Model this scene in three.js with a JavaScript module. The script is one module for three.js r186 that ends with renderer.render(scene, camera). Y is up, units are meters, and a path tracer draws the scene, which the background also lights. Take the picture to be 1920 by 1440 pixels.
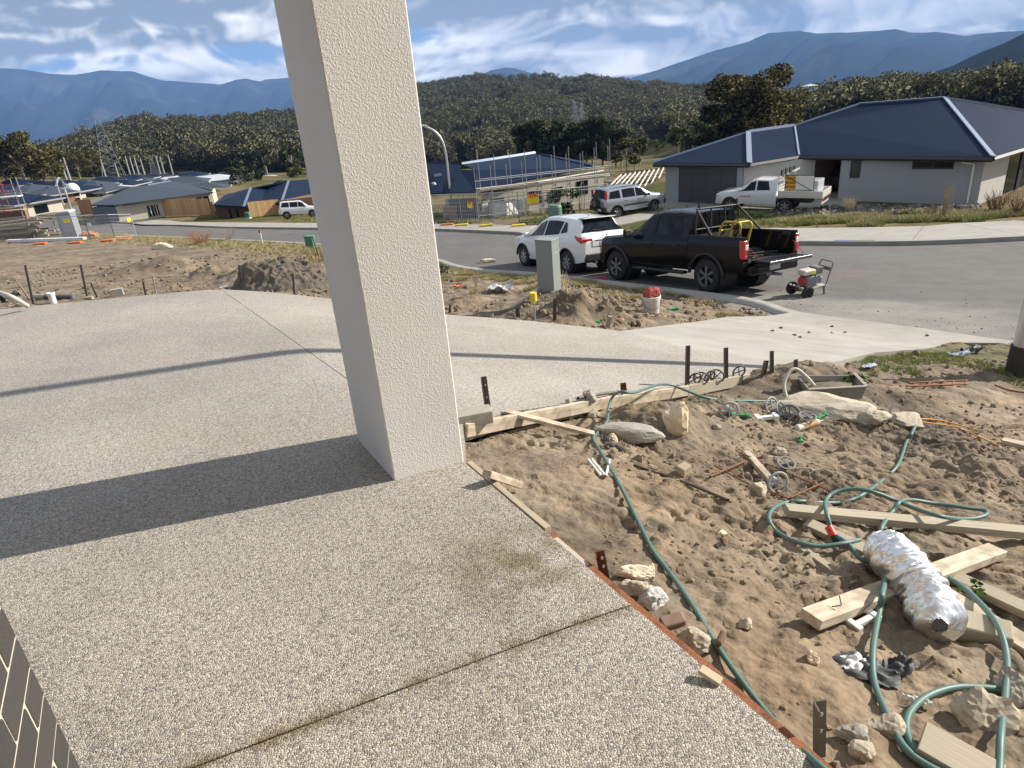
import * as THREE from 'three';
import { mergeGeometries, mergeVertices } from 'three/addons/utils/BufferGeometryUtils.js';
import { RoundedBoxGeometry } from 'three/addons/geometries/RoundedBoxGeometry.js';
import { FontLoader } from 'three/addons/loaders/FontLoader.js';

// ---------- camera, sky, sun, exposure ----------
const scene = new THREE.Scene();
const camera = new THREE.PerspectiveCamera(58.716, 4 / 3, 0.05, 40000);
camera.position.set(0, 1.7, 0);
camera.rotation.order = 'YXZ';
camera.rotation.set(-23.5537 * Math.PI / 180, 0, -5.02 * Math.PI / 180);
camera.updateMatrixWorld(true);
const renderer = new THREE.WebGLRenderer({ antialias: true });
renderer.setSize(1024, 768);
renderer.toneMapping = THREE.LinearToneMapping;
renderer.toneMappingExposure = 1.63;
renderer.shadowMap.enabled = true;

const V = (x, y, z) => new THREE.Vector3(x, y, z);
const { PI, sin, cos, abs, min, max, floor, hypot, sqrt, exp, atan2, tan } = Math;
const lerp = (a, b, t) => a + (b - a) * t;
const clamp = (v, a = 0, b = 1) => v < a ? a : v > b ? b : v;
const sst = (a, b, v) => { const t = clamp((v - a) / (b - a)); return t * t * (3 - 2 * t); };
let seed = 1234567;
const rnd = () => { seed = (seed * 1664525 + 1013904223) >>> 0; return seed / 4294967296; };
const rr = (a, b) => a + (b - a) * rnd();
const rg = () => (rnd() + rnd() + rnd() - 1.5) / 1.5;
// value noise, seeded by hashing
const hash = (x, y, z = 0) => { let h = (x | 0) * 374761393 + (y | 0) * 668265263 + (z | 0) * 2147483647; h = Math.imul(h ^ (h >>> 13), 1274126177); h = Math.imul(h ^ (h >>> 15), 2246822519); return ((h ^ (h >>> 16)) >>> 0) / 4294967296; };
function vn(x, y, s = 0) {
  const i = floor(x), j = floor(y), u = x - i, v = y - j, a = u * u * u * (u * (u * 6 - 15) + 10), b = v * v * v * (v * (v * 6 - 15) + 10);
  return lerp(lerp(hash(i, j, s), hash(i + 1, j, s), a), lerp(hash(i, j + 1, s), hash(i + 1, j + 1, s), a), b) * 2 - 1;
}
function fbm(x, y, o = 4, s = 0) { let a = 0, w = 0.5; for (let k = 0; k < o; k++) { a += w * vn(x, y, s + k); x = x * 2.03 + 7.3; y = y * 2.03 - 3.1; w *= 0.5; } return a; }

const SUN_EL = 31 * PI / 180, sunDir = V(0.968 * cos(SUN_EL), sin(SUN_EL), -0.25 * cos(SUN_EL)).normalize();
const sun = new THREE.DirectionalLight(new THREE.Color().setRGB(1, 0.915, 0.79), 5);
sun.target.position.set(0, -4, -20); sun.position.copy(sunDir).multiplyScalar(120).add(sun.target.position);
sun.castShadow = true; sun.shadow.radius = 1; sun.shadow.mapSize.set(4096, 4096);
Object.assign(sun.shadow.camera, { left: -90, right: 90, top: 90, bottom: -90, near: 1, far: 400 });
scene.add(sun, sun.target);

// photo pixel -> direction (world)
const CQ = camera.quaternion.clone(), CP = camera.position.clone(), CQI = CQ.clone().invert();
const ray = (px, py) => V(px - 960, 720 - py, -1280).normalize().applyQuaternion(CQ);
const at = (px, py, d) => ray(px, py).multiplyScalar(d).add(CP);

// sky: blue air with broken cumulus, computed
{
  const W = 3072, H = 1536, data = new Float32Array(W * H * 4);
  // where the photograph shows cloud masses and blue gaps: [px, py, radius x, radius y in px, amount]
  const feats = [[350, 105, 230, 28, -0.75], [150, 115, 120, 20, -0.3], [420, 45, 260, 45, 0.35], [60, 70, 150, 55, 0.5], [960, 60, 500, 70, 0.2], [1300, 30, 300, 60, 0.15], [1700, 30, 300, 50, 0.25], [500, 140, 160, 14, 0.1]]
    .map(([x, y, rx, ry, a]) => { const d = ray(x, y); return [atan2(d.x, -d.z), Math.asin(d.y), rx / 1350, ry / 1350, a]; });
  for (let j = 0; j < H; j++) {
    const el = ((j + 0.5) / H - 0.5) * PI, se = sin(el);
    for (let i = 0; i < W; i++) {
      if (el < -0.005) { const k = (j * W + i) * 4; data[k] = 0.32; data[k + 1] = 0.4; data[k + 2] = 0.5; data[k + 3] = 1; continue; }
      if (el > 0.42 && (i % 4 || j % 4)) { const k = (j * W + i) * 4, k2 = ((j - j % 4 > H * 0.64 ? j - j % 4 : j) * W + i - i % 4) * 4; if (k2 < k && data[k2 + 3]) { for (let q = 0; q < 4; q++) data[k + q] = data[k2 + q]; continue; } }
      const lon = ((i + 0.5) / W - 0.5) * 2 * PI, dx = cos(el) * cos(lon), dz = cos(el) * sin(lon);
      const az = atan2(dx, -dz);
      const k = (j * W + i) * 4;
      const e = max(se, 0);
      const t = Math.pow(1 - e, 2.6);
      let r = lerp(0.075, 0.32, t), g = lerp(0.19, 0.54, t), b = lerp(0.50, 0.84, t);
      // cloud coordinates: flat layers seen nearly edge-on close to the horizon, open masses overhead
      const q = 1 / (e + 0.14);
      const cx = cos(lon) * cos(el) * q, cz = sin(lon) * cos(el) * q;
      const wx = 0.6 * fbm(az * 4 + 5, el * 12, 3, 55), wy = 0.22 * fbm(az * 4 - 9, el * 12 + 3, 3, 57);
      const B = (a, e2) => { let v = 0, w = 0.5, x = a * 8 + wx * 1.4, y = e2 * 19 + wy * 5; for (let o = 0; o < 6; o++) { v += w * (1 - 2.2 * abs(vn(x, y, 60 + o))); x = x * 2.07 + 3.7; y = y * 2.07 + 1.9; w *= 0.52; } return v; };
      const bank = fbm(az * 2.6 + 40, el * 11 + wy * 4, 3, 21), puff = B(az, el);
      let d = fbm(cx * 1.1 + 11, cz * 1.1, 5, 3) * 0.35 + bank * 0.9 + puff * 0.75 + 0.50 + 0.2 * sst(0.06, 0.16, el);
      for (const [fa, fe, ra, re, am] of feats) { const q1 = (az - fa) / ra, q2 = (el - fe) / re, s = q1 * q1 + q2 * q2; if (s < 6) d += am * exp(-s); }
      const c = sst(-0.05, 0.3, d);
      // compare with the cloud a little higher and nearer the sun: thin tops are bright, thick bodies grey
      const up = B(az + 0.01, el + 0.014), lit = clamp(0.5 + 1.0 * (puff - up) + 0.5 * puff - 0.8 * sst(0.3, 1.1, d) + 0.22 * (1 - sst(0.03, 0.1, el)));
      const wr = lerp(0.33, 1.5, lit), wg = lerp(0.40, 1.47, lit), wb = lerp(0.50, 1.42, lit);
      r = lerp(r, wr, c); g = lerp(g, wg, c); b = lerp(b, wb, c);
      data[k] = r; data[k + 1] = g; data[k + 2] = b; data[k + 3] = 1;
    }
  }
  const tex = new THREE.DataTexture(data, W, H, THREE.RGBAFormat, THREE.FloatType);
  tex.mapping = THREE.EquirectangularReflectionMapping; tex.magFilter = THREE.LinearFilter; tex.minFilter = THREE.LinearFilter; tex.needsUpdate = true;
  scene.background = tex; scene.environment = tex;
  scene.backgroundIntensity = 0.58; scene.environmentIntensity = 0.58;
}
scene.fog = new THREE.FogExp2(0x8ab4f0, 0.00009);

// ---------- naming ----------
const used = {};
const numbered = n => { const k = used[n] = (used[n] ?? -1) + 1; return k ? n + '_' + String(k).padStart(3, '0') : n; };
const sh = o => { o.castShadow = o.receiveShadow = true; return o; };
function thing(name, label, category, pos, turn = 0, group) {
  const o = new THREE.Group(); o.name = numbered(name); scene.add(o);
  if (pos) o.position.copy(pos); o.rotation.y = turn;
  o.userData = { label, category }; if (group) o.userData.group = group;
  return o;
}
function part(name, geo, mat, parent) { const m = sh(new THREE.Mesh(geo, mat)); m.name = name; parent.add(m); return m; }
function solo(name, label, category, geo, mat, group) { const m = sh(new THREE.Mesh(geo, mat)); m.name = numbered(name); m.userData = { label, category }; if (group) m.userData.group = group; scene.add(m); return m; }
function struct(name, geo, mat) { const m = sh(new THREE.Mesh(geo, mat)); m.name = numbered(name); m.userData = { kind: 'structure' }; scene.add(m); return m; }
function copyOf(o, pos, turn, label, group) { const c = o.clone(); c.name = numbered(o.name.replace(/_\d\d\d$/, '')); c.userData = { ...o.userData }; scene.add(c); if (pos) c.position.copy(pos); if (turn !== undefined) c.rotation.y = turn; if (label) c.userData.label = label; if (group) c.userData.group = group; return c; }
function stuffI(name, label, category, geo, mat, mats, cols) {
  const m = sh(new THREE.InstancedMesh(geo, mat, mats.length)); m.name = numbered(name); m.userData = { kind: 'stuff', label, category };
  mats.forEach((q, i) => { m.setMatrixAt(i, q); if (cols) m.setColorAt(i, cols[i % cols.length]); }); scene.add(m); return m;
}
// ---------- geometry helpers ----------
const lin = (r, g, b) => new THREE.Color().setRGB(r, g, b);
const M = (c, o = {}) => new THREE.MeshStandardMaterial({ color: c, roughness: 0.8, side: THREE.DoubleSide, ...o });
const MP = (c, o = {}) => new THREE.MeshPhysicalMaterial({ color: c, roughness: 0.5, ...o });
const box = (w, h, d, x = 0, y = 0, z = 0) => new THREE.BoxGeometry(w, h, d).translate(x, y, z);
const rbox = (w, h, d, r, x = 0, y = 0, z = 0) => new RoundedBoxGeometry(w, h, d, 2, min(r, w / 2.01, h / 2.01, d / 2.01)).translate(x, y, z);
const cyl = (r1, r2, h, n = 16, x = 0, y = 0, z = 0) => new THREE.CylinderGeometry(r1, r2, h, n).translate(x, y, z);
function bar(a, b, w, h = w) { // square bar between two points
  const d = b.clone().sub(a), g = new THREE.BoxGeometry(w, d.length(), h);
  return g.applyQuaternion(new THREE.Quaternion().setFromUnitVectors(V(0, 1, 0), d.clone().normalize())).translate((a.x + b.x) / 2, (a.y + b.y) / 2, (a.z + b.z) / 2);
}
function rod(a, b, r, n = 8, r2 = r) {
  const d = b.clone().sub(a), g = new THREE.CylinderGeometry(r2, r, d.length(), n);
  return g.applyQuaternion(new THREE.Quaternion().setFromUnitVectors(V(0, 1, 0), d.clone().normalize())).translate((a.x + b.x) / 2, (a.y + b.y) / 2, (a.z + b.z) / 2);
}
const tube = (pts, r, seg = 64, n = 8, closed = false, tens = 0.5) => new THREE.TubeGeometry(new THREE.CatmullRomCurve3(pts, closed, 'catmullrom', tens), seg, r, n, closed);
const strip = g => { for (const k of Object.keys(g.attributes)) if (!['position', 'normal', 'uv'].includes(k)) g.deleteAttribute(k); return g.index ? g.toNonIndexed() : g; };
const merge = gs => mergeGeometries(gs.map(strip), false);
function extr(pts, depth, bev = 0) { // outline in xy extruded along z, centred in z
  const s = new THREE.Shape(pts.map(p => new THREE.Vector2(p[0], p[1])));
  const g = new THREE.ExtrudeGeometry(s, { depth: depth - 2 * bev, bevelEnabled: bev > 0, bevelSize: bev, bevelThickness: bev, bevelSegments: 1, bevelOffset: -bev, steps: 1, curveSegments: 6 });
  return g.translate(0, 0, -(depth - 2 * bev) / 2);
}
function tri(verts, idx, uvs) { const g = new THREE.BufferGeometry(); g.setAttribute('position', new THREE.Float32BufferAttribute(verts, 3)); if (uvs) g.setAttribute('uv', new THREE.Float32BufferAttribute(uvs, 2)); if (idx) g.setIndex(idx); g.computeVertexNormals(); return g; }
// a slab of any planar polygon in 3D with thickness t along its normal (downwards)
function plate(pts, t) {
  const n = pts.length, v = [], ix = [];
  const nor = V(0, 0, 0); for (let i = 0; i < n; i++) { const a = pts[i], b = pts[(i + 1) % n]; nor.add(V((a.y - b.y) * (a.z + b.z), (a.z - b.z) * (a.x + b.x), (a.x - b.x) * (a.y + b.y))); } nor.normalize();
  const ax = abs(nor.y) > 0.5 ? [p => p.x, p => p.z] : abs(nor.x) > abs(nor.z) ? [p => p.z, p => p.y] : [p => p.x, p => p.y];
  const faces = THREE.ShapeUtils.triangulateShape(pts.map(p => new THREE.Vector2(ax[0](p), ax[1](p))), []);
  for (const f of faces) { for (const k of f) v.push(pts[k].x, pts[k].y, pts[k].z); for (const k of f) { const p = pts[k].clone().addScaledVector(nor, -t); v.push(p.x, p.y, p.z); } }
  for (let i = 0; i < n; i++) { const a = pts[i], b = pts[(i + 1) % n], a2 = a.clone().addScaledVector(nor, -t), b2 = b.clone().addScaledVector(nor, -t); for (const p of [a, b, b2, a, b2, a2]) v.push(p.x, p.y, p.z); }
  const U = pts[1].clone().sub(pts[0]).normalize(), W = nor.clone().cross(U).normalize(), uv = []; for (let i = 0; i < v.length; i += 3) { const x = v[i] - pts[0].x, y = v[i + 1] - pts[0].y, z = v[i + 2] - pts[0].z; uv.push(x * U.x + y * U.y + z * U.z, x * W.x + y * W.y + z * W.z); }
  return tri(v, null, uv);
}
// broken stone: a ball cut by random planes, with a rough skin
function rock(sx, sy, sz, det = 3, rough = 0.25, sd = 1) {
  let g = new THREE.IcosahedronGeometry(1, det + 2); g.deleteAttribute('uv'); g.deleteAttribute('normal'); g = mergeVertices(g, 1e-4);
  const p = g.attributes.position, pl = [], v = V(0, 0, 0);
  for (let k = 0; k < 11; k++) { const a = hash(sd, k, 1) * 6.283, c = hash(sd, k, 2) * 2 - 1, q = sqrt(1 - c * c); pl.push([q * cos(a), c, q * sin(a), 0.56 + 0.36 * hash(sd, k, 3) - rough * 0.2 * hash(sd, k, 4)]); }
  for (let i = 0; i < p.count; i++) { v.fromBufferAttribute(p, i); let r = 1; for (const [a, b, c, d] of pl) { const t = a * v.x + b * v.y + c * v.z; if (t > 0.05) r = min(r, d / t); } r *= 1 + rough * (0.5 * fbm(v.x * 2 + sd * 5.1 + v.z, v.y * 2 - sd * 3.7 + v.z * 0.7, 3, sd) + 0.5 * fbm(v.x * 6 + v.z * 3, v.y * 7 - v.z * 4 + sd, 3, sd + 9)); p.setXYZ(i, v.x * r * sx * 1.3, v.y * r * sy * 1.3, v.z * r * sz * 1.3); }
  g = g.toNonIndexed(); g.computeVertexNormals(); g.setAttribute('uv', new THREE.Float32BufferAttribute(new Float32Array(g.attributes.position.count * 2), 2)); const P = g.attributes.position, U = g.attributes.uv; for (let i = 0; i < P.count; i++) U.setXY(i, P.getX(i) + P.getY(i) * 0.6, P.getZ(i) + P.getY(i) * 0.6); return g;
}

// ---------- procedural textures ----------
const hp = (i, j, P, s) => hash(((i % P) + P) % P, ((j % P) + P) % P, s);
function vnp(x, y, P, s = 0) { const i = floor(x), j = floor(y), u = x - i, v = y - j, a = u * u * (3 - 2 * u), b = v * v * (3 - 2 * v); return lerp(lerp(hp(i, j, P, s), hp(i + 1, j, P, s), a), lerp(hp(i, j + 1, P, s), hp(i + 1, j + 1, P, s), a), b) * 2 - 1; }
function fbp(x, y, P, o, s = 0) { let a = 0, w = 0.5; for (let k = 0; k < o; k++) { a += w * vnp(x, y, P, s + k * 17); x *= 2; y *= 2; P *= 2; w *= 0.5; } return a; }
const to8 = v => clamp(v <= 0.0031308 ? v * 12.92 : 1.055 * Math.pow(v, 1 / 2.4) - 0.055) * 255;
function texture(n, fn, metres, srgb = true) { // fn(u,v in 0..1) -> [r,g,b] linear (or grey)
  const d = new Uint8Array(n * n * 4);
  for (let j = 0; j < n; j++) for (let i = 0; i < n; i++) { const c = fn((i + 0.5) / n, (j + 0.5) / n), k = (j * n + i) * 4; if (srgb) { d[k] = to8(c[0]); d[k + 1] = to8(c[1]); d[k + 2] = to8(c[2]); } else d[k] = d[k + 1] = d[k + 2] = clamp(c) * 255; d[k + 3] = 255; }
  const t = new THREE.DataTexture(d, n, n, THREE.RGBAFormat); t.wrapS = t.wrapT = THREE.RepeatWrapping; t.magFilter = THREE.LinearFilter; t.minFilter = THREE.LinearMipmapLinearFilter; t.generateMipmaps = true;
  t.repeat.set(1 / metres, 1 / metres); if (srgb) t.colorSpace = THREE.SRGBColorSpace; t.needsUpdate = true; return t;
}
// pebbles: cells with own stone colour, rounded height
function pebbleMaps(n, cells, metres, pal) {
  const col = new Uint8Array(n * n * 4), hgt = new Uint8Array(n * n * 4);
  for (let j = 0; j < n; j++) for (let i = 0; i < n; i++) {
    const x0 = (i + 0.5) / n * cells, y0 = (j + 0.5) / n * cells, x = x0 + 0.22 * vnp(x0 * 2, y0 * 2, cells * 2, 33) + 0.3 * vnp(x0 * 0.5, y0 * 0.5, cells / 2, 35), y = y0 + 0.22 * vnp(x0 * 2, y0 * 2, cells * 2, 34) + 0.3 * vnp(x0 * 0.5, y0 * 0.5, cells / 2, 36), ci = floor(x), cj = floor(y);
    let d1 = 9, d2 = 9, id = 0;
    for (let b = -1; b <= 1; b++) for (let a = -1; a <= 1; a++) {
      const h1 = hp(ci + a, cj + b, cells, 1), h2 = hp(ci + a, cj + b, cells, 2), h3 = hp(ci + a, cj + b, cells, 3);
      const an = h3 * PI, ddx = ci + a + 0.1 + 0.8 * h1 - x, ddy = cj + b + 0.1 + 0.8 * h2 - y, e = 0.75 + 0.5 * h1;
      const q1 = (ddx * cos(an) + ddy * sin(an)) * e, q2 = (-ddx * sin(an) + ddy * cos(an)) / e, d = q1 * q1 + q2 * q2;
      if (d < d1) { d2 = d1; d1 = d; id = hp(ci + a, cj + b, cells, 9); } else if (d < d2) d2 = d;
    }
    const gap = sqrt(d2) - sqrt(d1), stone = sst(0.04, 0.19, gap), k = (j * n + i) * 4;
    const c = pal[floor(id * pal.length * 0.999)].map((q, n) => lerp(q, [0.42, 0.395, 0.36][n], 0.22)), v = 0.88 + 0.24 * hash(i >> 1, j >> 1, 5);
    const m = [0.15, 0.132, 0.11];
    for (let q = 0; q < 3; q++) { col[k + q] = to8(lerp(m[q], c[q] * v, stone)); hgt[k + q] = 255 * clamp(stone * (1 - d1 * 0.7) * (0.7 + 0.3 * id)); }
    col[k + 3] = hgt[k + 3] = 255;
  }
  const mk = (d, s) => { const t = new THREE.DataTexture(d, n, n, THREE.RGBAFormat); t.wrapS = t.wrapT = THREE.RepeatWrapping; t.magFilter = THREE.LinearFilter; t.minFilter = THREE.LinearMipmapLinearFilter; t.generateMipmaps = true; t.repeat.set(1 / metres, 1 / metres); if (s) t.colorSpace = THREE.SRGBColorSpace; t.needsUpdate = true; return t; };
  return [mk(col, true), mk(hgt, false)];
}
const [aggCol, aggHgt] = pebbleMaps(1024, 168, 1.2, [[0.56, 0.54, 0.50], [0.46, 0.44, 0.40], [0.62, 0.60, 0.55], [0.38, 0.355, 0.325], [0.43, 0.38, 0.32], [0.33, 0.31, 0.295], [0.24, 0.22, 0.21], [0.50, 0.46, 0.39], [0.48, 0.47, 0.44], [0.16, 0.15, 0.145]]);
const soilTex = texture(512, (u, v) => { const a = fbp(u * 8, v * 8, 8, 6, 3), b = vnp(u * 128, v * 128, 128, 9), c = fbp(u * 4, v * 4, 4, 3, 40); const k = 1 + 0.55 * a + 0.16 * b; return [0.196 * k + 0.02 * c, 0.152 * k, 0.105 * k - 0.012 * c]; }, 1.6);
const soilBump = texture(512, (u, v) => 0.5 + 0.5 * fbp(u * 24, v * 24, 24, 5, 8), 1.1, false);
const asphTex = texture(512, (u, v) => { const a = fbp(u * 6, v * 6, 6, 4, 12), b = hash(floor(u * 512), floor(v * 512), 4), k = 0.115 * (1 + 0.22 * a) * (0.72 + 0.56 * b); return [k * 1.02, k, k * 0.97]; }, 2.3);
const asphBump = texture(256, (u, v) => 0.5 + 0.35 * vnp(u * 96, v * 96, 96, 7) + 0.15 * vnp(u * 40, v * 40, 40, 2), 1.0, false);
const concTex = texture(512, (u, v) => { const a = fbp(u * 3, v * 12, 3, 5, 31), b = fbp(u * 10, v * 10, 10, 4, 7), k = 0.31 * (1 + 0.18 * a + 0.15 * b); return [k, k * 0.955, k * 0.87]; }, 3.1);
const rendTex = texture(512, (u, v) => { const a = fbp(u * 5, v * 5, 5, 5, 14), k = 0.65 * (1 + 0.05 * a); return [k, k * 0.975, k * 0.935]; }, 1.5);
const rendBump = texture(1024, (u, v) => { const w = 0.35 * fbp(u * 20, v * 20, 20, 2, 91); const a = vnp(u * 72 + w * 3, v * 72 - w * 3, 72, 5), b = vnp(u * 144 + w * 4, v * 144, 144, 6); return 0.42 + 0.40 * sst(-0.35, 0.5, a) * (0.7 + 0.3 * b) + 0.16 * b; }, 0.4, false);
const woodTex = texture(256, (u, v) => { const g = fbp(u * 3 + 0.5 * vnp(u * 4, v * 4, 4, 2), v * 40, 3, 4, 55) + 0.35 * sin(v * 40 + 5 * vnp(u * 3, v * 3, 3, 8)), k = 1 + 0.22 * g; return [0.42 * k, 0.35 * k, 0.255 * k]; }, 0.5);
const greyWoodTex = texture(256, (u, v) => { const g = fbp(u * 2, v * 36, 2, 5, 61), k = 1 + 0.4 * g; return [0.33 * k, 0.295 * k, 0.225 * k]; }, 0.5);
const paleWoodTex = texture(256, (u, v) => { const g = fbp(u * 3 + 0.5 * vnp(u * 4, v * 4, 4, 2), v * 40, 3, 4, 57) + 0.4 * sin(v * 38 + 5 * vnp(u * 3, v * 3, 3, 9)), m = sst(0.1, 0.35, fbp(u * 5, v * 5, 5, 4, 66)), k = (1 + 0.24 * g) * lerp(1, 0.72, m); return [0.50 * k, lerp(0.435, 0.42, m) * k, lerp(0.335, 0.31, m) * k]; }, 0.5);
const rustTex = texture(256, (u, v) => { const a = fbp(u * 6, v * 6, 6, 5, 71), t = sst(-0.25, 0.3, a), b = 0.85 + 0.3 * vnp(u * 90, v * 90, 90, 3); return [lerp(0.16, 0.30, t) * b, lerp(0.065, 0.115, t) * b, lerp(0.035, 0.05, t) * b]; }, 0.35);
const stoneTex = texture(256, (u, v) => { const a = fbp(u * 5, v * 5, 5, 6, 81), b = vnp(u * 60, v * 60, 60, 4), k = 1 + 0.35 * a + 0.12 * b; return [0.42 * k, 0.37 * k, 0.29 * k]; }, 0.4);
const greyStoneTex = texture(256, (u, v) => { const a = fbp(u * 5, v * 5, 5, 6, 83), b = vnp(u * 60, v * 60, 60, 4), k = 1 + 0.3 * a + 0.12 * b; return [0.33 * k, 0.31 * k, 0.27 * k]; }, 0.4);

const mAgg = M(0xffffff, { map: aggCol, bumpMap: aggHgt, bumpScale: 0.003, roughness: 0.7, vertexColors: true });
const mSoil = M(0xffffff, { map: soilTex, bumpMap: soilBump, bumpScale: 0.018, roughness: 0.97, vertexColors: true });
const mRoad = M(0xffffff, { map: asphTex, bumpMap: asphBump, bumpScale: 0.004, roughness: 0.9, vertexColors: true });
const mConc = M(0xffffff, { map: concTex, bumpMap: asphBump, bumpScale: 0.0012, roughness: 0.85, vertexColors: true });
const mRend = M(0xffffff, { map: rendTex, bumpMap: rendBump, bumpScale: 0.002, roughness: 0.85 });
const mWood = M(0xffffff, { map: woodTex, roughness: 0.8 }), mGreyWood = M(0xffffff, { map: greyWoodTex, bumpMap: greyWoodTex, bumpScale: 0.002, roughness: 0.9 });
const mRust = M(0xffffff, { map: rustTex, roughness: 0.85 }), mStone = M(0xffffff, { map: stoneTex, bumpMap: stoneTex, bumpScale: 0.006, roughness: 0.95 }), mGreyStone = M(0xffffff, { map: greyStoneTex, bumpMap: greyStoneTex, bumpScale: 0.006, roughness: 0.95 });
const ribBump = texture(64, (u, v) => sst(0.35, 0.5, abs(u - 0.5) * 2) * 0.5 + 0.25 * (abs(u - 0.5) < 0.08), 0.19, false);
const mSteel = M(lin(0.11, 0.095, 0.085), { roughness: 0.6, metalness: 0.5 });
const mGalv = M(lin(0.55, 0.57, 0.58), { roughness: 0.42, metalness: 0.75 });
const mBlack = M(lin(0.018, 0.018, 0.02), { roughness: 0.6 }), mRubber = M(lin(0.022, 0.022, 0.023), { roughness: 0.85 });
const mWhite = M(lin(0.75, 0.75, 0.73), { roughness: 0.5 });

// ---------- the lie of the land ----------
const hillY = (x, z) => { const d = max(0, -z - 80), s = d < 70 ? d - d * d / 165 : 70 - 29.7 + (d - 70) * 0.15; return -1.25 - 0.02 * clamp(x, -60, 60) + 0.113 * (max(z, -80)) - 0.113 * s * lerp(0.25, 1, sst(-60, 10, x)); };
const PAD = -6.05; // level house pad cut beyond the far footpath
const planeY = (x, z) => lerp(hillY(x, z), PAD, sst(3.5, 6.5, x + (z + 41) * 0.45) * sst(-31, -36.5, z) * (1 - sst(-60, -76, z)));
const cU = (x, z) => 0.861 * x - 0.508 * z - 1.28;
const soft = t => 0.5 * (t + sqrt(t * t + 0.04));
const yN = (x, z) => 0.07 * (z + 2.9) - 0.22 * soft(cU(x, z));
const smax = (a, b, k) => { const h = clamp(0.5 + 0.5 * (a - b) / k); return lerp(b, a, h) + k * h * (1 - h); };
function hit(px, py, f, t0 = 0.4, t1 = 900) { // ray against a height function
  const d = ray(px, py); let a = t0, t = t0;
  while (t < t1) { const x = d.x * t, y = CP.y + d.y * t, z = d.z * t; if (y < f(x, z)) { let lo = a, hi = t; for (let k = 0; k < 30; k++) { const m = (lo + hi) / 2; if (CP.y + d.y * m < f(d.x * m, d.z * m)) hi = m; else lo = m; } return V(d.x * hi, f(d.x * hi, d.z * hi), d.z * hi); } a = t; t *= 1.01; }
  return at(px, py, t1);
}
const onN = (px, py) => hit(px, py, yN), onP = (px, py) => hit(px, py, planeY);
const xz = p => [p.x, p.z];
// edges read off the photograph, laid on the slab and the street
const slabFar = [[0, 580], [415, 543], [520, 549], [620, 560], [740, 574], [840, 590], [1000, 602], [1160, 620]].map(p => onN(...p));
const slabEnd = [[1285, 652], [1366, 675], [1436, 695]].map(p => onN(...p));
const slabBoard = [[1356, 711], [1285, 723], [1231, 732], [1139, 744], [1063, 757], [960, 771], [868, 795]].map(p => onN(...p));
const pilA = onN(671.8, 825), pilB = onN(739.5, 901.5), pilC = onN(870, 866), edgeEnd = onN(1540, 1440);
const edgeDir = edgeEnd.clone().sub(pilC).setY(0).normalize();
const slabPoly = [[-14, slabFar[0].z + 0.1], ...slabFar.map(xz), ...slabEnd.map(xz), ...slabBoard.map(xz), xz(pilC), xz(edgeEnd), [edgeEnd.x + edgeDir.x * 3.2, edgeEnd.z + edgeDir.z * 3.2], [-14, 2.6]];
const inPoly = (x, z, P) => { let c = false; for (let i = 0, j = P.length - 1; i < P.length; j = i++) if ((P[i][1] > z) !== (P[j][1] > z) && x < (P[j][0] - P[i][0]) * (z - P[i][1]) / (P[j][1] - P[i][1]) + P[i][0]) c = !c; return c; };
const dPoly = (x, z, P, closed = true) => { let m = 1e9; for (let i = 0, n = P.length; i < n - (closed ? 0 : 1); i++) { const a = P[i], b = P[(i + 1) % n], ex = b[0] - a[0], ez = b[1] - a[1], t = clamp(((x - a[0]) * ex + (z - a[1]) * ez) / (ex * ex + ez * ez || 1)); m = min(m, hypot(x - a[0] - ex * t, z - a[1] - ez * t)); } return m; };
const farLine = [[-60, slabFar[0].z + 2], ...slabFar.map(xz)];
const farZ = x => { if (x > farLine[farLine.length - 1][0]) return -99; for (let i = 1; i < farLine.length; i++) if (x <= farLine[i][0]) return lerp(farLine[i - 1][1], farLine[i][1], clamp((x - farLine[i - 1][0]) / (farLine[i][0] - farLine[i - 1][0]))); };
// road
const kerbNear = [[1990, 655], [1900, 641], [1740, 618], [1643, 605], [1549, 593], [1487, 583], [1446, 569], [1407, 559], [1318, 547], [1240, 538], [1130, 525], [1060, 517], [1006, 511], [914, 505], [859, 497], [823, 486], [760, 477], [690, 467], [600, 457], [430, 448], [260, 441], [130, 437], [0, 434], [-160, 430]].map(p => onP(...p));
const kerbFar = [[2080, 436], [1920, 445], [1709, 454], [1494, 454], [1300, 451], [1130, 445], [976, 437], [874, 432], [818, 430], [700, 429], [593, 428], [437, 426], [320, 422], [230, 417], [110, 410], [0, 404], [-160, 396]].map(p => onP(...p));
const roadPoly = [...kerbNear.map(xz), ...kerbFar.slice().reverse().map(xz)];
const crossPoly = [[1162, 621], [1200, 616], [1300, 604], [1400, 593], [1486, 585.2], [1549, 595.2], [1643, 607.2], [1740, 620.2], [1895, 642.8], [1780, 642], [1640, 661], [1540, 685], [1505, 692], [1440, 697], [1366, 676], [1285, 653]];
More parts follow.
